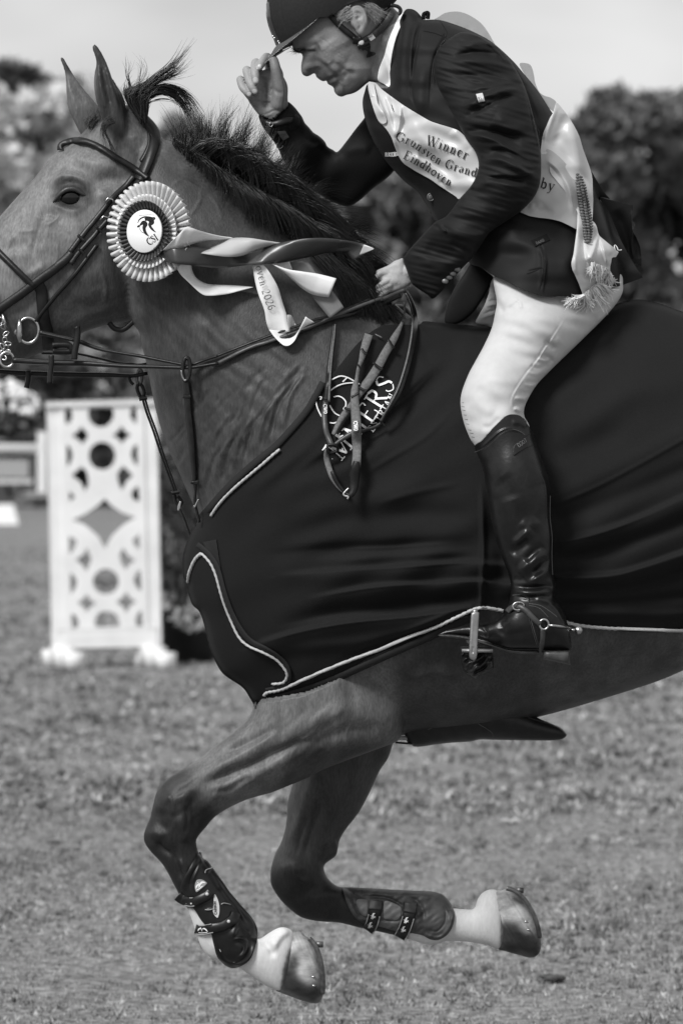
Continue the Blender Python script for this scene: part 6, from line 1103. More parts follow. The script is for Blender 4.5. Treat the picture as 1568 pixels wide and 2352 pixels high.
# ---- embroidery on the rug
em = MB(); ef_ = lambda x, y: rfn(x, y)
for p in ([(188,1532),(160,1490),(135,1430),(125,1370),(132,1335),(155,1300),(188,1272)], [(248,1216),(285,1195),(330,1180),(380,1190),(420,1210),(445,1228)], [(245,1300),(300,1262),(360,1242),(430,1236),(485,1245)], [(345,1228),(365,1210),(380,1194)],
          [(272,1352),(310,1345),(345,1360),(370,1390),(370,1425),(352,1450),(375,1455)], [(240,1420),(262,1460),(290,1490),(332,1510)], [(238,1562),(275,1566),(312,1550)]):
    mark_mesh(em, cF(p), 2.8, ef_, .0035)
mark_mesh(em, cF([(150,1352),(172,1352),(168,1370),(158,1368)]), 2, ef_, .0035)
def big(word, a, b_, h, **k): text(em, word, cF([a, b_]), h, ef_, .0035, **k)
text(em, 'MMERS', cF([(330,1880),(480,1700),(610,1520),(720,1345),(820,1180)]), 43, ef_, .0035, thick=.12, thin=.055, track=.09, stretch=1.12)
text(em, 'ESTRIAN', cF([(592,1642),(700,1478),(805,1300)]), 15, ef_, .0035, thick=.16, thin=.10, track=.26)
mark_mesh(em, cF([(178,1790),(200,1765),(215,1745)]), [2, 6], ef_, .0035); mark_mesh(em, cF([(290,1662),(320,1680),(350,1668)]), [5, 7, 3], ef_, .0035); mark_mesh(em, cF([(330,1800),(345,1785),(340,1770)]), 3, ef_, .0035)
em.build('embroidery', M['embro'], main)
sd_ = Body([(852,745),(872,716),(900,700),(932,703),(955,730),(975,741),(1040,747),(1110,760),(1120,820),(1000,830),(900,800),(862,775)], -.01, .62, 2.2, cap=.19); sdo = sd_.build('saddle', M['leather'], None); tag(sdo, 'black leather saddle front showing between the mane and the rug', 'saddle')
# ================================================================== ROSETTE
RO = thing('rosette', 'pleated winner rosette with printed white centre and long satin tails on the bridle', 'rosette', tuple(P(347, 532, -.19)))
RC = P(347, 532, -.195); ra = math.radians(33); ux = np.array([math.cos(ra), -math.sin(ra), 0]); un = np.array([-math.sin(ra), -math.cos(ra), 0]); uz = np.array([0, 0, 1.])
def rp(r, th, h): return RC + np.outer(r * np.cos(th), ux) + np.outer(r * np.sin(th), uz) + np.outer(h, un)
def pleats(name, r0, r1, n, amp, h0, h1, m, fold=.35):
    s = 8; T = n * s; th0 = np.arange(T) * 2 * math.pi / T; V = []
    wave = np.array([0, .75, 1, .75, 0, -.75, -1, -.75])
    for j, u in enumerate(np.linspace(0, 1, 7)):
        r = r0 + (r1 - r0) * u; w_ = np.tile(wave, n); shift = np.tile(np.array([0, -.5, 0, .5, 0, .5, 0, -.5]), n) * (2 * math.pi / T) * fold * 4 * u
        V.append(rp(np.full(T, r) + np.tile(np.array([0,1,1,1,0,-1,-1,-1]), n) * .0012 * u, th0 + shift, h0 + (h1 - h0) * u + w_ * amp * (.35 + .65 * u)))
    V = np.vstack(V); F = np.array([(j * T + i, j * T + (i + 1) % T, (j + 1) * T + (i + 1) % T, (j + 1) * T + i) for j in range(6) for i in range(T)])
    o = mk(name, V, F, m, RO); sm = o.modifiers.new('thickness', 'SOLIDIFY'); sm.thickness = .0008; return o
M['ribo'] = mat('satin_outer', .55, .38, .5)
pleats('outer_pleats', .05, .1035, 44, .0085, -.004, .004, M['ribo']); pleats('middle_pleats', .048, .076, 46, .0042, .006, .016, M['ribw']); pleats('inner_pleats', .040, .063, 40, .0042, .012, .026, M['ribd'])
tD = np.linspace(0, 2 * math.pi, 60, endpoint=False); dv = np.vstack([rp(np.full(60, .0445), tD, np.full(60, .022)), rp(np.full(60, .0445), tD, np.full(60, .024)), rp(np.full(60, .0435), tD, np.full(60, .0252)), RC[None] + un * .0258])
df = [(i, (i + 1) % 60, 60 + (i + 1) % 60, 60 + i) for i in range(60)] + [(60 + i, 60 + (i + 1) % 60, 120 + (i + 1) % 60, 120 + i) for i in range(60)] + [(120 + i, 120 + (i + 1) % 60, 180) for i in range(60)]
disc = mk('centre_disc', dv, df, M['card'], RO)
# print on the disc: view-plane depth function of the disc plane
def discfn(px, py):
    px = np.asarray(px, float); n_ = un; C0 = np.array([0, -D, H]); q = P(px, np.asarray(py, float), 0.) - C0; t_ = ((RC + un * .0262 - C0) @ n_) / (q @ n_); return (C0 + q * t_[..., None])[..., 1]
em = MB(); cm = lambda pts, w: mark_mesh(em, cA(pts), w, discfn, 0)
cm([(990,1405),(1000,1380),(1030,1362),(1065,1360),(1100,1365)], [1,2.5,3,2.5,1]); cm([(1000,1425),(1030,1400),(1045,1410),(1035,1440),(1045,1475),(1070,1500)], [1,8,10,7,6,1]); cm([(1040,1378),(1070,1375),(1090,1395),(1075,1420),(1095,1450),(1118,1470)], [6,11,12,6,5,1]); cm([(1000,1420),(985,1432),(1005,1430)], 2); cm([(1085,1368),(1112,1368),(1098,1385)], [2,4,1]); cm([(1000,1440),(1020,1470),(1055,1480)], 1)
for i in range(14): a = 1000 + i * 8; cm([(a, 1350 - 3 * math.sin(i / 13 * 3.14) - i * .3), (a + 4, 1350 - 3 * math.sin(i / 13 * 3.14) - i * .3)], 1.6)
text(em, 'CSI', cA([(1072,1566),(1170,1502)]), 15.5, discfn, 0, thick=.17, thin=.07, track=.02, stretch=.86)
text(em, 'EINDHOVEN', cA([(1104,1588),(1182,1528)]), 3.4, discfn, 0, mono=True, thick=.2, track=.25, stretch=1.0) if False else [cm([(1104 + i * 9, 1588 - i * 7), (1108 + i * 9, 1583 - i * 7)], 1.6) for i in range(9)]
cm([(1125,1590),(1170,1558)], .8); cm([(1140,1594),(1158,1582)], .8); em.build('print', M['print'], disc)
def ribbon(name, A, B, dA, dB, m, n=30, cross=6, bulge=0.):
    a, b_ = resample(cat(cE(A)), n)[0], resample(cat(cE(B)), n)[0]; t = np.linspace(0, 1, n); da = np.interp(t, np.linspace(0, 1, len(dA)), dA); db = np.interp(t, np.linspace(0, 1, len(dB)), dB); V = []
    for j in range(cross):
        u = j / (cross - 1); q = a * (1 - u) + b_ * u; V.append(P(q[:, 0], q[:, 1], da * (1 - u) + db * u - bulge * math.sin(math.pi * u)))
    V = np.stack(V, 1).reshape(-1, 3); F = np.array([(i * cross + j, (i + 1) * cross + j, (i + 1) * cross + j + 1, i * cross + j + 1) for i in range(n - 1) for j in range(cross - 1)])
    o = mk(name, V, F, m, RO); s_ = o.modifiers.new('thickness', 'SOLIDIFY'); s_.thickness = .0007; s_.offset = 0; return o
ribbon('ribbon_tail', [(405,400),(470,332),(492,331),(560,354),(640,374),(718,385)], [(350,452),(420,438),(490,422),(570,403),(650,400),(712,394)], [-.275,-.28,-.27,-.245,-.23,-.215], [-.245,-.265,-.25,-.225,-.215,-.21], M['ribw'], bulge=.004)
ribbon('ribbon_tail', [(600,440),(660,410),(715,388),(800,387),(900,402),(975,414)], [(520,462),(620,478),(700,486),(770,478),(860,445),(975,416)], [-.21,-.215,-.222,-.23,-.225,-.21], [-.24,-.245,-.24,-.225,-.21,-.208], M['ribg'], bulge=.005)
ribbon('ribbon_tail', [(300,458),(380,436),(480,430),(600,440),(720,455),(830,446),(960,413),(1090,391),(1200,388),(1320,402),(1400,420),(1452,442)], [(330,500),(420,522),(520,532),(620,543),(720,538),(800,528),(950,518),(1050,500),(1140,481),(1200,466),(1270,461),(1305,461)], [-.212,-.262,-.25,-.225,-.205,-.20,-.215,-.235,-.24,-.235,-.225,-.235], [-.212,-.27,-.255,-.22,-.205,-.215,-.235,-.22,-.21,-.205,-.205,-.21], M['ribd'], 50, bulge=.002)
ribbon('ribbon_tail', [(1270,400),(1330,404),(1400,420),(1452,442)], [(1270,460),(1305,461),(1325,480),(1345,502)], [-.236,-.235,-.23,-.24], [-.206,-.208,-.215,-.22], M['ribd'], 12)
ribbon('ribbon_end', [(1400,421),(1425,430),(1452,441)], [(1375,478),(1405,466),(1450,446)], [-.236,-.24,-.246], [-.225,-.235,-.246], M['ribg'], 10)
ribbon('ribbon_tail', [(415,524),(440,572),(490,622),(555,680),(600,688),(680,681),(760,661),(822,645)], [(500,520),(506,560),(530,600),(580,626),(640,632),(710,634),(770,638),(822,643)], [-.235,-.23,-.225,-.225,-.22,-.205,-.20,-.195], [-.23,-.205,-.20,-.195,-.19,-.185,-.188,-.192], M['ribw'], bulge=.003)
wr = ribbon('ribbon_tail', [(820,528),(832,610),(850,680),(880,760),(890,820),(905,865),(930,890)], [(872,525),(905,562),(950,640),(975,720),(997,790),(1002,830),(1008,876)], [-.205,-.21,-.218,-.225,-.225,-.22,-.21], [-.225,-.225,-.22,-.212,-.21,-.215,-.22], M['ribw'], 36)
ribbon('ribbon_tail', [(905,865),(930,900),(960,930),(985,949),(1012,947),(1040,920),(1056,880),(1075,840),(1096,797)], [(1008,876),(1012,890),(1016,902),(1014,908),(1020,905),(1036,892),(1068,862),(1105,842),(1143,828)], [-.22,-.225,-.23,-.235,-.238,-.238,-.235,-.235,-.235], [-.215,-.21,-.21,-.212,-.215,-.22,-.222,-.225,-.225], M['ribw'], 36)
ribbon('ribbon_tail', [(1000,788),(1022,792),(1042,830),(1049,858)], [(1008,876),(1020,874),(1036,868),(1047,862)], [-.215,-.205,-.20,-.205], [-.22,-.21,-.205,-.205], M['ribg'], 16)
ribbon('ribbon_tail', [(915,518),(1000,549),(1080,562),(1160,574),(1256,598)], [(922,524),(1000,582),(1080,652),(1140,684),(1216,696)], [-.215,-.225,-.232,-.23,-.235], [-.215,-.212,-.21,-.215,-.225], M['ribw'], 30, bulge=.006)
ribbon('ribbon_tail', [(910,518),(960,514),(1012,512)], [(930,528),(980,548),(1028,552)], [-.20,-.205,-.21], [-.205,-.20,-.20], M['ribw'], 10)
ribbon('ribbon_tail', [(1015,515),(1100,510),(1150,570),(1240,670),(1296,750)], [(1005,520),(1060,600),(1110,665),(1160,730),(1222,806)], [-.20,-.205,-.21,-.215,-.22], [-.195,-.195,-.20,-.205,-.215], mat('satin_dark_grey', .13, .4, .5), 30)  # dark grey satin tail
tx = MB(); wfn = lambda x, y: 0 * np.asarray(x) + np.interp(y, [cE((0, a))[1] for a in (528, 640, 760, 890)], [-.217, -.224, -.2225, -.2205])
text(tx, 'hoven 2026', cE([(828,508),(840,560),(856,620),(876,690),(900,755),(930,815),(945,850)]), 17.5, wfn, .004, track=.12)
# only the part of the writing that lies on this tail is kept
V_ = np.vstack(tx.v); ylo = P(0, cE((0, 524))[1], -.22)[2]; keep = [f_ for f_ in tx.f if all(V_[i][2] < ylo for i in f_)]; used = sorted({i for f_ in keep for i in f_}); rm = {a: i for i, a in enumerate(used)}
mk('writing', V_[used], [tuple(rm[i] for i in f_) for f_ in keep], M['stitch'], wr)
# ================================================================== GIRTH, TENDON BOOTS
GI = Body(cJ([(750,150),(850,110),(1000,60),(1150,55),(1280,100),(1340,135),(1400,170),(1455,193),(1505,216),(1532,245),(1525,262),(1500,273),(1450,277),(1300,276),(1172,273),(1120,272),(1070,282),(980,288),(900,297),(840,306),(805,306),(792,296),(765,270)]), -.02, 1.0, 2.2, cap=.17)
gio = GI.build('girth', M['leather'], None); tag(gio, 'dark leather stud girth with pointed belly guard under the horse', 'girth')
for p in ([(870,225),(910,205),(950,175),(950,130)], [(1095,130),(1190,128),(1290,138),(1360,170),(1440,195)], [(1075,150),(1110,195),(1150,220),(1180,245),(1178,272)]): m = MB(); mark_mesh(m, cJ(p), 1.1, GI.depth, .002); m.build('stitching', M['stitch'], gio)
for yy, mt_, w in (((238, 250), 'leather', 5), ((262, 266), 'mid', 10), ((286, 292), 'leather', 5)): strap('breast_strap', cJ([(715, yy[0]), (750, yy[0] + 3), (795, yy[1])]), w, -.03, M[mt_], gio, 0, .006)
def tendon(lab, shell, fnb, straps_, leg_body):
    T = thing('tendon_boot', lab, 'tendon boot', (0, 0, 0), 'tendon boots on the forelegs'); return T
o1 = cO([(440,468),(462,500),(485,560),(520,580),(560,610),(620,690),(700,800),(780,910),(860,1030),(930,1115),(1000,1200),(1080,1290),(1165,1385),(1232,1490),(1262,1570),(1270,1640),(1258,1740),(1235,1830),(1185,1970),(1140,2035),(1070,2090),(980,2130),(900,2140),(840,2120),(785,2085),(740,2040),(700,1995),(670,1930),(650,1850),(630,1770),(615,1700),(590,1600),(540,1540),(480,1480),(430,1410),(390,1340),(340,1270),(290,1190),(240,1115),(190,1050),(168,1000),(166,950),(185,900),(240,790),(300,685),(350,600),(400,520)])
def shell_of(o_, leg, mid_):
    b_ = Body(o_, mid_, .62, 1.5)
    def fn(x, y): zl = leg.samp(leg.z, x, y); zb = b_.samp(b_.z, x, y); z_ = np.maximum(zl + .006 * np.tanh(zl / .01), zb); return leg.samp(leg.mid, x, y) - z_
    def fb_(x, y): return 2 * leg.samp(leg.mid, x, y) - fn(x, y)
    sh_ = Sheet(o_, fn, 0, 1.5, 3, thick=.004); sh_.far = Sheet(o_, fb_, 0, 3, 2, thick=.003); return sh_
t1 = shell_of(o1, nl, -.14); t1.strokes([([(430,500),(380,620),(290,760),(230,860),(200,960),(220,1060)], 7, 4), ([(460,560),(400,680),(330,820),(300,930),(310,1050)], 3, -3), ([(480,580),(420,690),(350,830),(320,940)], 4, 3), ([(620,700),(760,900),(920,1130),(1080,1320),(1200,1460),(1240,1600)], 7, 6), ([(590,740),(720,930),(860,1130),(980,1270),(1100,1480),(1200,1640)], 6, -6),
   ([(700,1000),(780,1050),(860,1180),(950,1300)], 9, 3), ([(990,1380),(985,1500),(940,1620),(890,1740)], (4,9), 6), ([(1010,1400),(1040,1530),(1120,1620),(1180,1640)], 8, -4), ([(870,1780),(930,1730),(1000,1708),(1070,1720),(1112,1770),(1115,1850),(1070,1930),(1000,1985),(935,2020)], 3.5, 5), ([(930,1790),(1000,1770),(1060,1820),(1060,1890),(1010,1960)], 4, -3),
   ([(640,1650),(660,1800),(700,1920),(760,2030),(850,2090),(960,2100),(1080,2050),(1170,1960),(1220,1800),(1240,1640)], 5, 4.5), ([(680,1680),(700,1800),(740,1920),(800,2020),(900,2060),(1020,2040),(1120,1960),(1180,1820)], 3, -3), ([(520,720),(540,760),(600,700),(620,690)], 3, 4), ([(520,1300),(600,1290),(640,1290)], 2, 2), ([(740,1225),(780,1205),(880,1225)], 2, 2)], cO)
o2 = cJ([(462,985),(470,979),(540,981),(620,985),(700,990),(800,995),(880,998),(925,1008),(950,1022),(975,1050),(992,1085),(997,1118),(990,1160),(972,1195),(945,1220),(915,1232),(880,1228),(845,1210),(800,1200),(750,1195),(700,1185),(640,1168),(580,1158),(535,1135),(505,1100),(482,1050)])
t2 = shell_of(o2, fl, .13)
TB = thing('tendon_boot', 'glossy black tendon boot with pale badges on the bent near foreleg', 'tendon boot', (0, 0, 0), 'tendon boots on the forelegs')
sh1 = t1.build('shell', M['plastic'], TB); t1.far.build('inner_shell', M['plastic'], TB); legs_fn = surf([body, sh1])
def cuff(nm, pts, w, fn, par, off, edge, c, outline='mid'):
    s_ = strap(nm, c(pts), w, fn, M['plastic'], par, off, .003, dsmooth=3); g_ = lambda x, y: fn(x, y) - off - .0035
    cc = cat(c(pts), n=6); t = np.gradient(cc[:, :2], axis=0); t /= np.linalg.norm(t, axis=1)[:, None]; nn_ = np.stack([-t[:, 1], t[:, 0]], 1)
    for sg in (-1, 1):
        q = cc[:, :2] + nn_ * sg * (w / 2 - 1.5); i0, i1 = int(edge[0] * len(q)), int(edge[1] * len(q)); m = MB(); y = g_(q[i0:i1, 0], q[i0:i1, 1]); yc = g_(cc[i0:i1, 0], cc[i0:i1, 1]); y = np.clip(y, yc - .003, yc + .012); m.tube(P(q[i0:i1, 0], q[i0:i1, 1], y - .001), .0011, 6); m.build('edge_piping', M[outline], s_)
    return s_
sa = cuff('strap', [(118,1105),(150,1130),(220,1170),(290,1190),(360,1185),(430,1155),(500,1120),(560,1085),(600,1040)], 22, legs_fn, TB, .004, (0, .5), cO)
sb_ = cuff('strap', [(372,1580),(430,1592),(500,1590),(570,1575),(640,1562),(700,1552),(780,1530),(860,1480),(930,1420),(965,1340)], 23, legs_fn, TB, .004, (0, .42), cO)
for q in ((543, 1075), (853, 1467)): m = MB(); c_ = cO(q); m.ball(P(*c_, float(legs_fn(np.array([c_[0]]), np.array([c_[1]]))[0]) - .009), .0036, 12, (1, .6, 1)); m.build('stud', M['palebadge'], TB)
bg1 = Sheet(cO([(400,872),(440,862),(485,872),(520,895),(540,920),(500,965),(455,1005),(400,1045),(382,1035),(368,985),(372,930),(385,895)]), t1.depth, .003, .9, 2, thick=.001); b1 = bg1.build('badge', M['mid'], TB)
m = MB(); [mark_mesh(m, cO(p), w, bg1.depth, .001) for p, w in (([(385,1000),(395,960),(420,940),(430,960)], [1,4,4,1]), ([(420,985),(450,925),(480,905),(515,915)], [1,4,5,2]), ([(408,905),(440,950),(450,985)], 1.6), ([(390,1020),(430,1000),(480,960)], 2.2))]; m.build('emblem', M['embro'], b1)
bg2 = Sheet(cO([(655,1080),(680,1115),(705,1175),(720,1250),(720,1330),(710,1385),(692,1416),(662,1395),(638,1355),(626,1310),(634,1250),(638,1180),(640,1120)]), t1.depth, .003, .9, 2, thick=.001); b2_ = bg2.build('badge', M['palebadge'], TB)
m = MB(); text(m, 'CARBON', cO([(682,1368),(668,1150)]), 5.2, bg2.depth, .001, mono=True, thick=.2, track=.02, stretch=1.2); m.build('writing', M['print'], b2_)
m = MB(); pf2 = lambda x, y: legs_fn(x, y) - .0085; [mark_mesh(m, cO(p), w, pf2, 0) for p, w in (([(412,1605),(425,1578),(450,1568),(465,1580)], [1,3,3,1]), ([(470,1580),(500,1570),(530,1590),(550,1612)], [1,3,3,1]), ([(448,1550),(465,1590),(475,1610)], 1.2), ([(420,1628),(480,1632),(550,1620)], 1.4), ([(190,1175),(215,1195),(245,1218)], 2.4), ([(300,1210),(320,1205),(310,1225)], 1.6))]; m.build('strap_emblem', M['embro'], TB)
m = MB(); [m.tube(line3(cO(p), t1.depth, .0025), .0011, 6) for p in ([(515,775),(525,735),(560,715),(600,705),(618,685),(605,670)], [(515,1298),(570,1302),(622,1290)], [(440,1205),(500,1180),(545,1150)], [(745,1222),(790,1205),(880,1225)])]; m.build('silver_lines', M['mid'], TB)
# far foreleg boot
t2.strokes([([(500,1000),(620,1004),(760,1012),(880,1018),(930,1030)], 9, 5), ([(480,990),(500,1060),(530,1120),(570,1150)], 4, 4), ([(500,1000),(520,1060),(550,1110),(600,1130),(700,1140),(780,1135)], 3.5, -4), ([(540,1025),(640,1025),(700,1040),(760,1075)], 4, -4), ([(760,1020),(820,1050),(850,1110),(830,1160)], 6, -4),
   ([(955,1035),(980,1080),(985,1130),(960,1190),(920,1220),(870,1210),(820,1180)], 4, 5), ([(930,1050),(955,1100),(950,1150),(910,1190),(860,1180)], 3, -3)], cJ); t2.wrinkle(.6, 20, 14, 0, 4)
TB2 = thing('tendon_boot', 'dusty dark tendon boot on the raised far foreleg', 'tendon boot', (0, 0, 0), 'tendon boots on the forelegs')
dusty = mat('dusty_plastic', .05, .5, .4, var=.8, vscale=22, bump=.4, bscale=150); sh2 = t2.build('shell', dusty, TB2); t2.far.build('inner_shell', M['plastic'], TB2)
for reg in ([(530,1040),(575,1038),(580,1060),(578,1115),(555,1110),(535,1080)], [(662,1048),(700,1052),(740,1075),(740,1110),(725,1135),(680,1132),(660,1125)]): Sheet(cJ(reg), t2.depth, .0015, 1.2, 2, thick=.001).build('clear_window', mat('clear_window', .12, .4, .4, var=.3, vscale=40), TB2)
f2 = surf([sh2, body])
for a in ([(622,1040),(618,1080),(612,1120),(600,1160),(582,1188)], [(788,1052),(782,1095),(775,1130),(758,1180),(735,1222)]):
    s_ = cuff('strap', a, 29, f2, TB2, .003, (.45, 1), cJ); q = a[3]; em = MB(); pf3 = lambda x, y: f2(x, y) - .009
    [mark_mesh(em, cJ([(q[0] + dx + x, q[1] + dy + y) for x, y in p]), w, pf3, 0) for dx, dy in ((8, -42), (-6, 2)) for p, w in (([(-10,12),(-2,0),(2,-12),(10,-14)], [1,4,4,1]), ([(-4,14),(4,4),(12,0)], [1,3,1]), ([(-12,-4),(12,8)], 1.1))]; em.build('emblem', M['embro'], s_)
    strap('strap_patch', cJ([(a[0][0], a[0][1]), (a[1][0], a[1][1] + 5)]) , 31, f2, dusty, TB2, .006, .003)
# ================================================================== GROUND, TREES, SHOW-JUMPING FURNITURE
def gy(py):      # distance of the ground point seen at a picture height
    return D * (H / ((py - HY) * S)) - D
gm = bpy.data.materials.new('worn_grass'); gm.use_nodes = True; t = gm.node_tree; b = t.nodes['Principled BSDF']; b.inputs['Roughness'].default_value = .9; b.inputs['Specular IOR Level'].default_value = .1
tcn = N(t, 'ShaderNodeTexCoord')
def nz(sc, det, lo, hi, a, c, st=(1, 1, 1)):
    m_ = N(t, 'ShaderNodeMapping'); m_.inputs[3].default_value = st; t.links.new(tcn.outputs['Object'], m_.inputs[0])
    n = N(t, 'ShaderNodeTexNoise'); n.inputs['Scale'].default_value = sc; n.inputs['Detail'].default_value = det; t.links.new(m_.outputs[0], n.inputs[0])
    r = N(t, 'ShaderNodeMapRange'); r.inputs[1].default_value = lo; r.inputs[2].default_value = hi; r.inputs[3].default_value = a; r.inputs[4].default_value = c; t.links.new(n.outputs[0], r.inputs[0]); return r.outputs[0]
m1 = N(t, 'ShaderNodeMath', operation='MULTIPLY'); m2 = N(t, 'ShaderNodeMath', operation='MULTIPLY'); m3 = N(t, 'ShaderNodeMath', operation='MULTIPLY')
t.links.new(nz(.35, 4, .3, .7, .175, .205), m1.inputs[0]); t.links.new(nz(26, 6, .36, .64, .6, 1.45), m1.inputs[1])
t.links.new(m1.outputs[0], m2.inputs[0]); t.links.new(nz(2.2, 3, .35, .65, .93, 1.07), m2.inputs[1]); t.links.new(m2.outputs[0], m3.inputs[0]); t.links.new(nz(60, 3, .35, .65, .75, 1.25), m3.inputs[1])
t.links.new(m3.outputs[0], b.inputs['Base Color'])
bp = N(t, 'ShaderNodeBump'); bp.inputs['Distance'].default_value = .03; t.links.new(nz(14, 6, 0, 1, 0, 1), bp.inputs['Height']); t.links.new(bp.outputs[0], b.inputs['Normal'])
xs = np.r_[-900, -300, -100, np.linspace(-30, 30, 61), 100, 300, 900]; ys = np.r_[-300, -60, np.linspace(-20, 30, 60), np.linspace(35, 120, 30), 300, 1200]
Xg, Yg = np.meshgrid(xs, ys); Zg = .015 * np.sin(Xg * 1.3 + Yg * .7) * np.cos(Yg * .9 - Xg * .4) * (np.abs(Xg) < 31)
idx = np.arange(Xg.size).reshape(Xg.shape); Fg = np.stack([idx[:-1, :-1], idx[:-1, 1:], idx[1:, 1:], idx[1:, :-1]], -1).reshape(-1, 4)
gr = mk('ground', np.stack([Xg, Yg, Zg], -1).reshape(-1, 3), Fg, gm); tag(gr, 'worn show-jumping field of short trampled grass', 'ground', kind='structure')
# short grass blades and crumbs of turf
def blades(name, n, y0, y1, hh, wd, seed, mt, lean=.8, half=.13, extra=1.2):
    R = np.random.default_rng(seed); y = (R.uniform(y0 ** .5, y1 ** .5, n)) ** 2 if y0 > 0 else R.uniform(y0, y1, n)
    x = R.uniform(-1, 1, n) * ((y + D) * half + extra)
    den = np.sin(x * 5.1 + 2 * np.sin(y * 1.9)) * np.cos(y * 3.3 + 1.7 * np.sin(x * 2.3)) + .8 * np.sin(x * 13 + y * 4) * np.sin(y * 8 - x * 5) + R.normal(0, .5, n)
    k = den > -.25; x, y = x[k], y[k]; den = den[k]; n = len(x); h = hh * R.uniform(.4, 1.2, n) * (1 + .35 * np.clip(den, -.5, 1.5)); a = R.uniform(0, 2 * math.pi, n); l = R.uniform(0, lean, n) * h; a2 = R.uniform(0, 2 * math.pi, n)
    w = wd * R.uniform(.6, 1.4, n); z = .015 * np.sin(x * 1.3 + y * .7) * np.cos(y * .9 - x * .4) - .002
    p0 = np.stack([x - w * np.cos(a), y - w * np.sin(a), z], -1); p1 = np.stack([x + w * np.cos(a), y + w * np.sin(a), z], -1); p2 = np.stack([x + l * np.cos(a2), y + l * np.sin(a2), z + h], -1)
    V = np.stack([p0, p1, p2], 1).reshape(-1, 3); F = np.arange(3 * n).reshape(-1, 3); return mk(name, V, F, mt, smooth=False)
def leafmat(name, lo, hi, scale, trans=.0):
    m = bpy.data.materials.new(name); m.use_nodes = True; t = m.node_tree; b = t.nodes['Principled BSDF']; b.inputs['Roughness'].default_value = .7; b.inputs['Specular IOR Level'].default_value = .2
    tcn = N(t, 'ShaderNodeTexCoord'); n = N(t, 'ShaderNodeTexNoise'); n.inputs['Scale'].default_value = scale; n.inputs['Detail'].default_value = 3.; t.links.new(tcn.outputs['Object'], n.inputs[0])
    r = N(t, 'ShaderNodeMapRange'); r.inputs[1].default_value = .35; r.inputs[2].default_value = .65; r.inputs[3].default_value = lo; r.inputs[4].default_value = hi; t.links.new(n.outputs[0], r.inputs[0]); t.links.new(r.outputs[0], b.inputs['Base Color']); return m
gb = mat('grass_blade', .2, .75, .12, attr='tone', var=.25, vscale=40)
def tufts(name, nt, nb, y0, y1, hh, rad, wd, seed, half=.125, extra=1.0):
    R = np.random.default_rng(seed); u = R.uniform(0, 1, nt); y = (u * ((y1 + 4) ** .5 - (y0 + 4) ** .5) + (y0 + 4) ** .5) ** 2 - 4; x = R.uniform(-1, 1, nt) * ((y + D) * half + extra)
    f_ = np.sin(x * 3.1 + 2 * np.sin(y * 1.3)) * np.cos(y * 2.1 + 1.7 * np.sin(x * 1.3)) + .7 * np.sin(x * 9 + y * 3) * np.sin(y * 6 - x * 4); tn = np.clip(.225 + .04 * f_ + R.normal(0, .11, nt), .035, .62); sp_ = R.uniform(0, 1, nt); tn = np.where(sp_ < .02, .50, np.where(sp_ < .05, .045, tn)); hs = hh * R.uniform(.35, 1.2, nt) * (1 - .25 * np.clip(f_, -1, 1)); rs_ = rad * R.uniform(.5, 1.6, nt) * np.where(sp_ < .05, 1.7, 1.)
    n = nt * nb; t_ = np.repeat(np.arange(nt), nb); a = R.uniform(0, 2 * math.pi, n); r = rs_[t_] * R.uniform(0, 1, n) ** .5; bx, by = x[t_] + r * np.cos(a), y[t_] + r * np.sin(a) * .9; h = hs[t_] * R.uniform(.4, 1.1, n); a1 = R.uniform(0, 6.3, n); a2 = R.uniform(0, 6.3, n); l = R.uniform(.2, 1.3, n) * h; w = wd * R.uniform(.6, 1.5, n)
    z = .015 * np.sin(bx * 1.3 + by * .7) * np.cos(by * .9 - bx * .4) - .002
    V = np.stack([np.stack([bx - w * np.cos(a1), by - w * np.sin(a1), z], -1), np.stack([bx + w * np.cos(a1), by + w * np.sin(a1), z], -1), np.stack([bx + l * np.cos(a2), by + l * np.sin(a2), z + h], -1)], 1).reshape(-1, 3)
    o = mk(name, V, np.arange(3 * n).reshape(-1, 3), gb, smooth=False); set_attr(o, 'tone', np.repeat(tn[t_] * R.uniform(.7, 1.35, n), 3)); return o
tag(tufts('grass', 78000, 6, 1.5, 9.0, .021, .013, .0024, 5, half=.2, extra=1.8), 'short trampled grass on the field behind the horse', 'grass', kind='stuff')
tag(tufts('grass', 42000, 6, 8.5, 46.0, .034, .03, .008, 6, half=.16), 'short trampled grass farther off on the field', 'grass', kind='stuff')
tag(tufts('grass', 16000, 7, -3.0, 1.5, .024, .014, .0022, 7, half=.0, extra=4.0), 'short trampled grass under the horse', 'grass', kind='stuff')
# pale clods of turf
clm = mat('pale_clod', .36, .9, .1, var=.3, vscale=30); R = np.random.default_rng(3)
def clod(px, py, w, lab, mt=clm):
    Y = gy(py); k = (D + Y) / D; c = np.array([(px - CX) * S * k, Y, 0.0]); m = MB()
    for _ in range(9): m.ball(c + R.normal(0, 1, 3) * (w * .45, w * .4, .0) + (0, 0, .012), w * R.uniform(.16, .34), 8, (R.uniform(.8, 1.4), R.uniform(.8, 1.3), R.uniform(.4, .8)))
    o = m.build('turf_clod', mt); tag(o, lab, 'turf clod', 'loose clods of turf'); return o
clod(1166, 1892, .045, 'pale clod of turf in the right part of the field above the raised far hoof'); clod(195, 1818, .045, 'pale flat clod of turf left of the near knee'); clod(1130, 2132, .035, 'small pale clod of turf beside the far hoof')
clod(1270, 2255, .05, 'dark weedy clump of turf below the far hoof near the right edge', mat('dark_clod', .07, .9, .1, var=.4, vscale=60)); clod(120, 1942, .03, 'dark crumb of turf at the left of the field', mat('dark_crumb', .06, .9, .1))
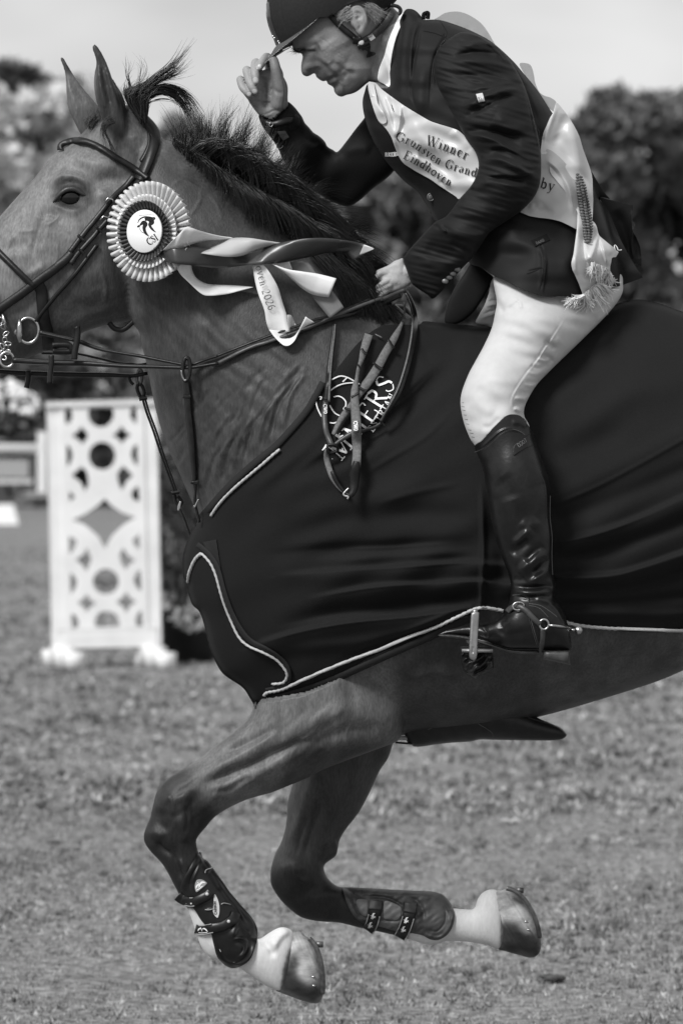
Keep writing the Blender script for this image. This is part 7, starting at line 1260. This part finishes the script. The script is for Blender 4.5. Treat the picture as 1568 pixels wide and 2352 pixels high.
# ---- trees: leaf clumps through a crown volume
def tree(name, x, Y, h, w, lab, leaf, seed, base=.12, n=5200, ls=.22, group='trees beyond the field', trunk=True, shape=1.0):
    R = np.random.default_rng(seed); T = thing(name, lab, 'tree', (x, Y, 0), group)
    bl = []; nb = int(16 + 8 * w / 4)
    for _ in range(nb):
        a = R.uniform(0, 2 * math.pi); zz = R.uniform(base, .93); rad = w * .5 * (math.sin(math.pi * min(1, (zz - base) / (1 - base) * .8 + .15)) ** .7) * R.uniform(.3, 1) ** .5
        bl.append((rad * math.cos(a), rad * math.sin(a), zz * h, R.uniform(.12, .24) * w * shape))
    bl.append((0, 0, h * .9, .13 * w)); bl = np.array(bl); which = R.integers(len(bl), size=n); u = R.normal(0, 1, (n, 3)); u /= np.linalg.norm(u, axis=1)[:, None]
    rr = bl[which, 3] * R.uniform(.55, 1.08, n) ** .7; c = bl[which, :3] + u * rr[:, None] * (1, 1, .8); c += (x, Y, 0); c[:, 2] = np.maximum(c[:, 2], .05)
    d1 = R.normal(0, 1, (n, 3)); d1 /= np.linalg.norm(d1, axis=1)[:, None]; d2 = np.cross(d1, R.normal(0, 1, (n, 3))); d2 /= np.linalg.norm(d2, axis=1)[:, None]; s = ls * R.uniform(.5, 1.3, n)[:, None]
    V = np.stack([c - d1 * s, c - d2 * s * .55, c + d1 * s, c + d2 * s * .55], 1).reshape(-1, 3); mk('crown', V, np.arange(4 * n).reshape(-1, 4), leaf, T, smooth=False)
    if trunk:
        tb = MB(); tb.tube([(x, Y, -.1), (x + .05 * w, Y, h * .3), (x, Y, h * .55), (x - .04 * w, Y, h * .85)], [.045 * w, .035 * w, .025 * w, .008 * w], 8)
        for k in range(4): a = k * 1.7; tb.tube([(x, Y, h * (.25 + .1 * k)), (x + .3 * w * math.cos(a), Y + .3 * w * math.sin(a), h * (.45 + .1 * k))], [.02 * w, .006 * w], 6)
        tb.build('trunk', M['bark'], T)
    return T
M['bark'] = mat('bark', .07, .9, .1, var=.3, vscale=6)
dark = leafmat('dark_foliage', .05, .19, .5); midf = leafmat('middling_foliage', .10, .36, .5); pale = leafmat('sunlit_pale_foliage', .42, .85, .45);  # pale leaves also carry the bright light on the left trees
def atx(px, Y): return (px - CX) * S * (D + Y) / D
def hpx(py, Y): return H + (HY - py) * S * (D + Y) / D
YB = 78.
k_ = S * (D + YB) / D
spec = [  # px, top py, width px, material, label
 (-230, 190, 420, pale, 'pale leafy tree outside the left edge'), (-60, 215, 300, pale, 'pale leafy tree at the left edge of the row'), (95, 190, 300, pale, 'pale leafy tree under the dark treetop at the left'), (250, 420, 260, midf, 'grey green tree behind the horse ears'),
 (400, 262, 190, midf, 'pointed tree rising behind the crest of the mane'), (520, 480, 300, midf, 'bushy tree hidden behind the mane'), (700, 440, 300, dark, 'dark bushy tree behind the rider arm'), (860, 400, 330, midf, 'tree with light tufts between the arm and the jacket'), (1010, 430, 300, dark, 'dark tree behind the rider hand'),
 (1190, 400, 330, dark, 'dark tree behind the rider hip'), (1340, 262, 280, dark, 'dark round tree right of the sash'), (1470, 222, 270, dark, 'tall dark tree near the right edge'), (1600, 205, 300, dark, 'tallest dark tree at the right edge'), (1780, 240, 330, dark, 'dark tree outside the right edge'), (1980, 230, 360, midf, 'far right tree outside the picture')]
for i, (px, py, wpx, mt, lab) in enumerate(spec):
    Y = YB + (i * 37 % 9) - 3; kk_ = S * (D + Y) / D
    tree('broadleaf_tree', (px - CX) * kk_, Y, H + (HY - py) * kk_ * 1.05, wpx * kk_ * 1.45, lab, mt, 40 + i, base=.02, n=6500, ls=.24)
Y = 86.; kk_ = S * (D + Y) / D
tree('dark_treetop', (62 - CX) * kk_, Y, H + (HY - 70) * kk_, 150 * kk_, 'dark narrow tree rising above the pale trees at the left', dark, 77, base=.62, n=5200, ls=.26)
hedge_m = leafmat('hedge_foliage', .08, .26, .7)
for i, px in enumerate(range(-500, 2200, 180)):
    Y = 72. + (i * 5 % 3); kk_ = S * (D + Y) / D; tree('shrub', (px - CX) * kk_, Y, H + (HY - (700 + (i * 53 % 70))) * kk_, 270 * kk_, 'dense shrub of the low hedge, number counted from the left edge of the field', hedge_m if i % 3 else dark, 140 + i, base=.0, n=3600, ls=.2, group='shrubs of the low hedge', trunk=False)
hl = ['low hedge shrub far outside the left edge', 'low hedge shrub outside the left edge', 'low hedge shrub just left of the picture', 'low hedge shrub behind the white flower box', 'low hedge shrub behind the white lattice panel', 'low hedge shrub behind the reins', 'low hedge shrub hidden by the horse neck', 'low hedge shrub hidden by the rug front', 'low hedge shrub hidden by the stirrup leg', 'low hedge shrub hidden by the near boot', 'low hedge shrub hidden by the rug', 'low hedge shrub behind the horse back', 'low hedge shrub behind the croup', 'low hedge shrub outside the right edge', 'low hedge shrub farthest to the right']
for o, lb_ in zip([o for o in COL.objects if o.name.startswith('shrub') and o.type == 'EMPTY'], hl): o['label'] = lb_
# far woods beyond both sides of the frame
def wood(x0, x1, seed):
    R = np.random.default_rng(seed); n = 26000; cx_ = R.uniform(x0, x1, 70); cy_ = R.uniform(70, 100, 70); ch = R.uniform(2.0, 6.2, 70); cr = R.uniform(1.6, 3.4, 70); w_ = R.integers(70, size=n)
    u = R.normal(0, 1, (n, 3)); u /= np.linalg.norm(u, axis=1)[:, None]; c = np.stack([cx_[w_], cy_[w_], ch[w_]], 1) + u * cr[w_][:, None] * R.uniform(.6, 1.05, n)[:, None] * (1, 1, .9); c[:, 2] = np.abs(c[:, 2] * R.uniform(.35, 1., n))
    d1 = R.normal(0, 1, (n, 3)); d1 /= np.linalg.norm(d1, axis=1)[:, None]; d2 = np.cross(d1, R.normal(0, 1, (n, 3))); d2 /= np.linalg.norm(d2, axis=1)[:, None]; s = .3 * R.uniform(.5, 1.3, n)[:, None]
    o = mk('far_wood', np.stack([c - d1 * s, c - d2 * s * .6, c + d1 * s, c + d2 * s * .6], 1).reshape(-1, 3), np.arange(4 * n).reshape(-1, 4), hedge_m, smooth=False); tag(o, 'far-off wood closing the field outside the ' + ('left' if x0 < 0 else 'right') + ' edge of the picture', 'wood', kind='stuff')
wood(-75, -13, 5); wood(15, 80, 6)
# ---- white lattice panel of the jump
PY = 19.6; kp = (D + PY) / D
JW = thing('jump_wing', 'white lattice jump wing with cut-out circles standing on the grass', 'jump wing', tuple(P(245, 1500, PY)))
def poly_panel(name, outline, holes, Y, thick, m, parent):
    cu = bpy.data.curves.new(name, 'CURVE'); cu.dimensions = '2D'; cu.fill_mode = 'BOTH'; cu.extrude = thick / 2; cu.bevel_depth = .004
    for pl in [outline] + holes:
        sp = cu.splines.new('POLY'); sp.points.add(len(pl) - 1)
        for q, p in zip(sp.points, pl): c = P(p[0], p[1], Y); q.co = (c[0], c[2], 0, 1)
        sp.use_cyclic_u = True
    o = bpy.data.objects.new('t', cu); COL.objects.link(o); dg = bpy.context.evaluated_depsgraph_get(); me = bpy.data.meshes.new_from_object(o.evaluated_get(dg)); bpy.data.objects.remove(o)
    v = np.array([(w.co.x, Y + w.co.z, w.co.y) for w in me.vertices]); f = [tuple(p.vertices)[::-1] for p in me.polygons]; return mk(name, v, f, m, parent, smooth=False)
el = lambda x, y, rx, ry, n=24: [(x + rx * math.cos(2 * math.pi * i / n), y + ry * math.sin(2 * math.pi * i / n)) for i in range(n)]
hol = [[(470,390),(505,390),(522,430),(515,470),(490,492),(472,480)], [(652,385),(800,385),(812,430),(800,470),(770,505),(730,517),(690,508),(655,475),(643,430)], [(945,385),(980,380),(985,500),(960,480),(937,440)],
 [(590,518),(605,545),(628,565),(622,600),(590,634),(560,600),(523,582),(560,555)], [(875,510),(900,550),(942,575),(905,600),(878,637),(850,600),(810,578),(850,550)], el(735,725,86,92), [(987,645),(992,795),(960,765),(943,715),(955,672)], [(482,645),(510,675),(524,720),(512,765),(484,800)],
 [(885,808),(948,870),(905,912),(880,967),(855,912),(848,860)], [(590,812),(625,850),(634,920),(610,972),(580,912),(528,870)], [(995,945),(1002,1050),(960,1035),(946,1000),(965,965)], [(500,975),(542,1020),(500,1052)],
 [(755,1045),(790,1085),(860,1135),(955,1168),(870,1220),(800,1290),(755,1375),(710,1290),(630,1220),(545,1185),(640,1140),(715,1085)],
 [(498,1308),(545,1328),(550,1360),(520,1415),(500,1418)], [(1002,1288),(1007,1397),(970,1372),(955,1330)], [(625,1392),(652,1470),(620,1548),(588,1500),(553,1470),(598,1440)], [(890,1392),(920,1440),(967,1475),(930,1500),(905,1537),(875,1490),(866,1440)],
 el(762,1628,84,86), [(508,1568),(545,1600),(555,1640),(540,1682),(510,1712)], [(1012,1548),(1017,1692),(985,1668),(963,1620),(980,1570)], [(625,1718),(650,1755),(688,1782),(650,1810),(625,1848),(600,1805),(558,1780),(600,1752)], [(908,1708),(932,1745),(973,1772),(932,1800),(908,1847),(885,1800),(845,1775),(885,1745)],
 [(703,1972),(688,1920),(705,1870),(740,1845),(790,1845),(835,1870),(855,1920),(845,1967)], [(517,1863),(550,1880),(567,1920),(552,1975),(521,1982)], [(1020,1838),(1027,1957),(985,1952),(975,1900),(990,1860)]]
def grow(h_): mx, my = np.mean([q[0] for q in h_]), np.mean([q[1] for q in h_]); w_ = 1.25 if max(q[0] for q in h_) - min(q[0] for q in h_) < 130 else 1.16; return [(mx + (x - mx) * w_, my + (y - my) * (w_ - .03)) for x, y in h_]
poly_panel('lattice_panel', cN([(440,378),(1030,366),(1065,2040),(470,2050)]), [cN(grow(h_)) for h_ in hol], PY - .012, .03, M['white'], JW)
def bar(name, a, b_, wx, dy, Y, m, parent, **kw):
    """upright or level timber between two picture points, rounded edges"""
    A, B = P(a[0], a[1], Y), P(b_[0], b_[1], Y); t_ = (B - A) / np.linalg.norm(B - A); sd_ = np.cross(t_, [0, 1., 0]); r = min(wx, dy) * .12; V = []
    prof = [(-1, -1), (1, -1), (1, 1), (-1, 1)]; ring_ = []
    for sx, sy in prof:
        for q in ((sx * (wx / 2 - r), sy * dy / 2), (sx * wx / 2, sy * (dy / 2 - r))) if sx * sy > 0 else ((sx * wx / 2, sy * (dy / 2 - r)), (sx * (wx / 2 - r), sy * dy / 2)): ring_.append(q)
    for c in (A, B): V += [c + sd_ * x + np.array([0, y, 0]) for x, y in ring_]
    n = 8; f = [(j, (j + 1) % n, n + (j + 1) % n, n + j) for j in range(n)] + [tuple(range(n))[::-1], tuple(range(n, 2 * n))]; return mk(name, V, f, m, parent, smooth=False, **kw)
bar('post', cN((393, 345)), cN((430, 2110)), .10, .05, PY, M['white'], JW); bar('post', cN((1072, 335)), cN((1108, 2110)), .10, .05, PY, M['white'], JW)
bar('rail', cN((330, 357)), cN((1118, 336)), .034, .09, PY - .004, M['white'], JW); bar('rail', cN((420, 2035)), cN((1130, 2020)), .13, .06, PY - .006, M['white'], JW)
for a in ((350, 2105, 560, 2200), (985, 2090, 1215, 2180)):
    A = P(*cN(a[:2]), PY + .14); B = P(*cN(a[2:]), PY - .30); A[2] = .075; B[2] = .07; m = MB(); d_ = B - A
    for t0, t1, hh in ((0, .3, .10), (.3, .7, .13), (.7, 1, .10)):
        c = A + d_ * (t0 + t1) / 2; m.box((c[0], c[1], hh / 2 + .004), (.10, np.linalg.norm(d_) * (t1 - t0) * .995, hh), -math.atan2(d_[0], d_[1]))
    m.build('foot', M['white'], JW)
# ---- potted shrub right of the wing, flower box, rails and plinth at the left
def plant(c, w, h, n, seed, m, ls, name, parent=None, up=.5):
    R = np.random.default_rng(seed); u = R.normal(0, 1, (n, 3)); u /= np.linalg.norm(u, axis=1)[:, None]; cc = np.array(c) + u * (w / 2, w / 2.4, h / 2) * R.uniform(.3, 1, n)[:, None] ** .5 + (0, 0, h / 2)
    d1 = R.normal(0, 1, (n, 3)) + (0, 0, up); d1 /= np.linalg.norm(d1, axis=1)[:, None]; d2 = np.cross(d1, R.normal(0, 1, (n, 3))); d2 /= np.linalg.norm(d2, axis=1)[:, None]; s = ls * R.uniform(.5, 1.3, n)[:, None]
    return mk(name, np.stack([cc - d1 * s, cc - d2 * s * .4, cc + d1 * s, cc + d2 * s * .4], 1).reshape(-1, 3), np.arange(4 * n).reshape(-1, 4), m, parent, smooth=False)
PT = P(430, 1500, 20.2); PT[2] = 0; PL = thing('potted_shrub', 'dark potted shrub with pale flowers at its foot right of the white wing', 'potted plant', tuple(PT))
pot = MB(); pr_ = [(0, .16), (.02, .17), (.28, .21), (.30, .23), (.33, .23), (.33, .20)]
pot.tube([PT + (0, 0, z + .003) for z, r in pr_], [r for z, r in pr_], 24); pot.build('pot', M['plastic'], PL)
plant(PT + (-.06, 0, .30), .42, 1.25, 2200, 5, leafmat('shrub_leaf', .04, .16, 6.), .035, 'foliage', PL, 2.); plant(PT + (.05, -.2, .20), .36, .16, 160, 8, M['ribw'], .035, 'flowers', PL)
for z in range(3): s_ = MB(); s_.tube([PT + (.05 * z - .05, 0, .3), PT + (.09 * z - .09, .02, 1.1)], [.012, .006], 6); s_.build('stem', M['bark'], PL)
PT2 = P(452, 1480, 20.8); PT2[2] = 0; P2 = thing('flower_trough', 'low dark trough of pale flowers beside the rug front', 'flower trough', tuple(PT2))
tr2 = MB(); tr2.box(PT2 + (0.05, 0, .09), (.42, .3, .16)); tr2.box(PT2 + (0.05, 0, .185), (.46, .34, .03)); tr2.build('trough', M['plastic'], P2); plant(PT2 + (.03, -.1, .17), .42, .16, 220, 9, M['sashback'], .04, 'flowers', P2)
# flower stand of a farther jump
FY = 34.; kf = (D + FY) / D
FB = thing('flower_box', 'big round mass of white flowers in a box on the far left jump', 'flower box', tuple(P(30, 1100, FY)))
fl_ = MB(); R = np.random.default_rng(21)
for _ in range(150):
    a = R.normal(0, 1, 3); a /= np.linalg.norm(a); c = P(22, 935, FY) + a * (.28, .2, .235) * R.uniform(.6, 1) ** .5; fl_.ball(c, R.uniform(.022, .05), 6, (1, 1, .8))
fo = fl_.build('blossoms', M['card'], FB); plant(P(22, 1000, FY) - (0, 0, .0), .55, .32, 700, 4, leafmat('flower_leaf', .03, .08, 5.), .05, 'foliage', FB)
bx_ = MB(); bx_.box(P(22, 1010, FY) + (0, 0, -.02), (.62, .3, .10)); bx_.build('box', M['plastic'], FB)
bar('upright', (75, 985), (75, 1148), .075, .1, FY, M['darksteel'], FB); bar('upright', (5, 1010), (5, 1150), .06, .1, FY, M['darksteel'], FB)
pol = MB(); pol.tube([P(-500, 1030, FY - 1.0), P(108, 1031, FY - 1.0)], .047, 14); po_ = pol.build('jump_pole', M['white']); tag(po_, 'white jump pole lying level under the white flowers', 'jump pole')
stp = MB()
SB = thing('jump_stand', 'pale wooden jump stand between the flower box and the white lattice wing', 'jump stand', tuple(P(97, 1130, FY - 1.)))
bar('post', (97, 990), (97, 1142), .085, .09, FY - 1.1, M['white'], SB); bar('foot', (60, 1136), (118, 1136), .05, .5, FY - 1.1, M['mid'], SB)
pn = bar('jump_filler', (-400, 1076), (66, 1076), .17, .05, FY - .6, M['sashback'], None); tag(pn, 'wide pale grey filler board below the white pole', 'jump filler')
pl2 = bar('jump_plank', (-400, 1106), (75, 1106), .045, .06, FY - .8, M['white'], None); tag(pl2, 'narrow white plank below the grey filler board', 'jump plank')
CY = gy(1205); q = P(10, 1184, CY); wd_ = 62 * S * (D + CY) / D; wm = MB(); v = []
for z, s_ in ((.003, 1.15), (47 * S * (D + CY) / D, .72)): v += [(q[0] + sx * s_ * wd_ / 2, CY + sy * s_ * .18, z) for sx, sy in ((-1, -1), (1, -1), (1, 1), (-1, 1))]
wm.add(v, [(0, 3, 2, 1), (4, 5, 6, 7), (0, 1, 5, 4), (1, 2, 6, 5), (2, 3, 7, 6), (3, 0, 4, 7)]); wo = wm.build('marker_block', M['white'], None, smooth=False); tag(wo, 'white tapered marker block on the grass at the left edge', 'marker block')
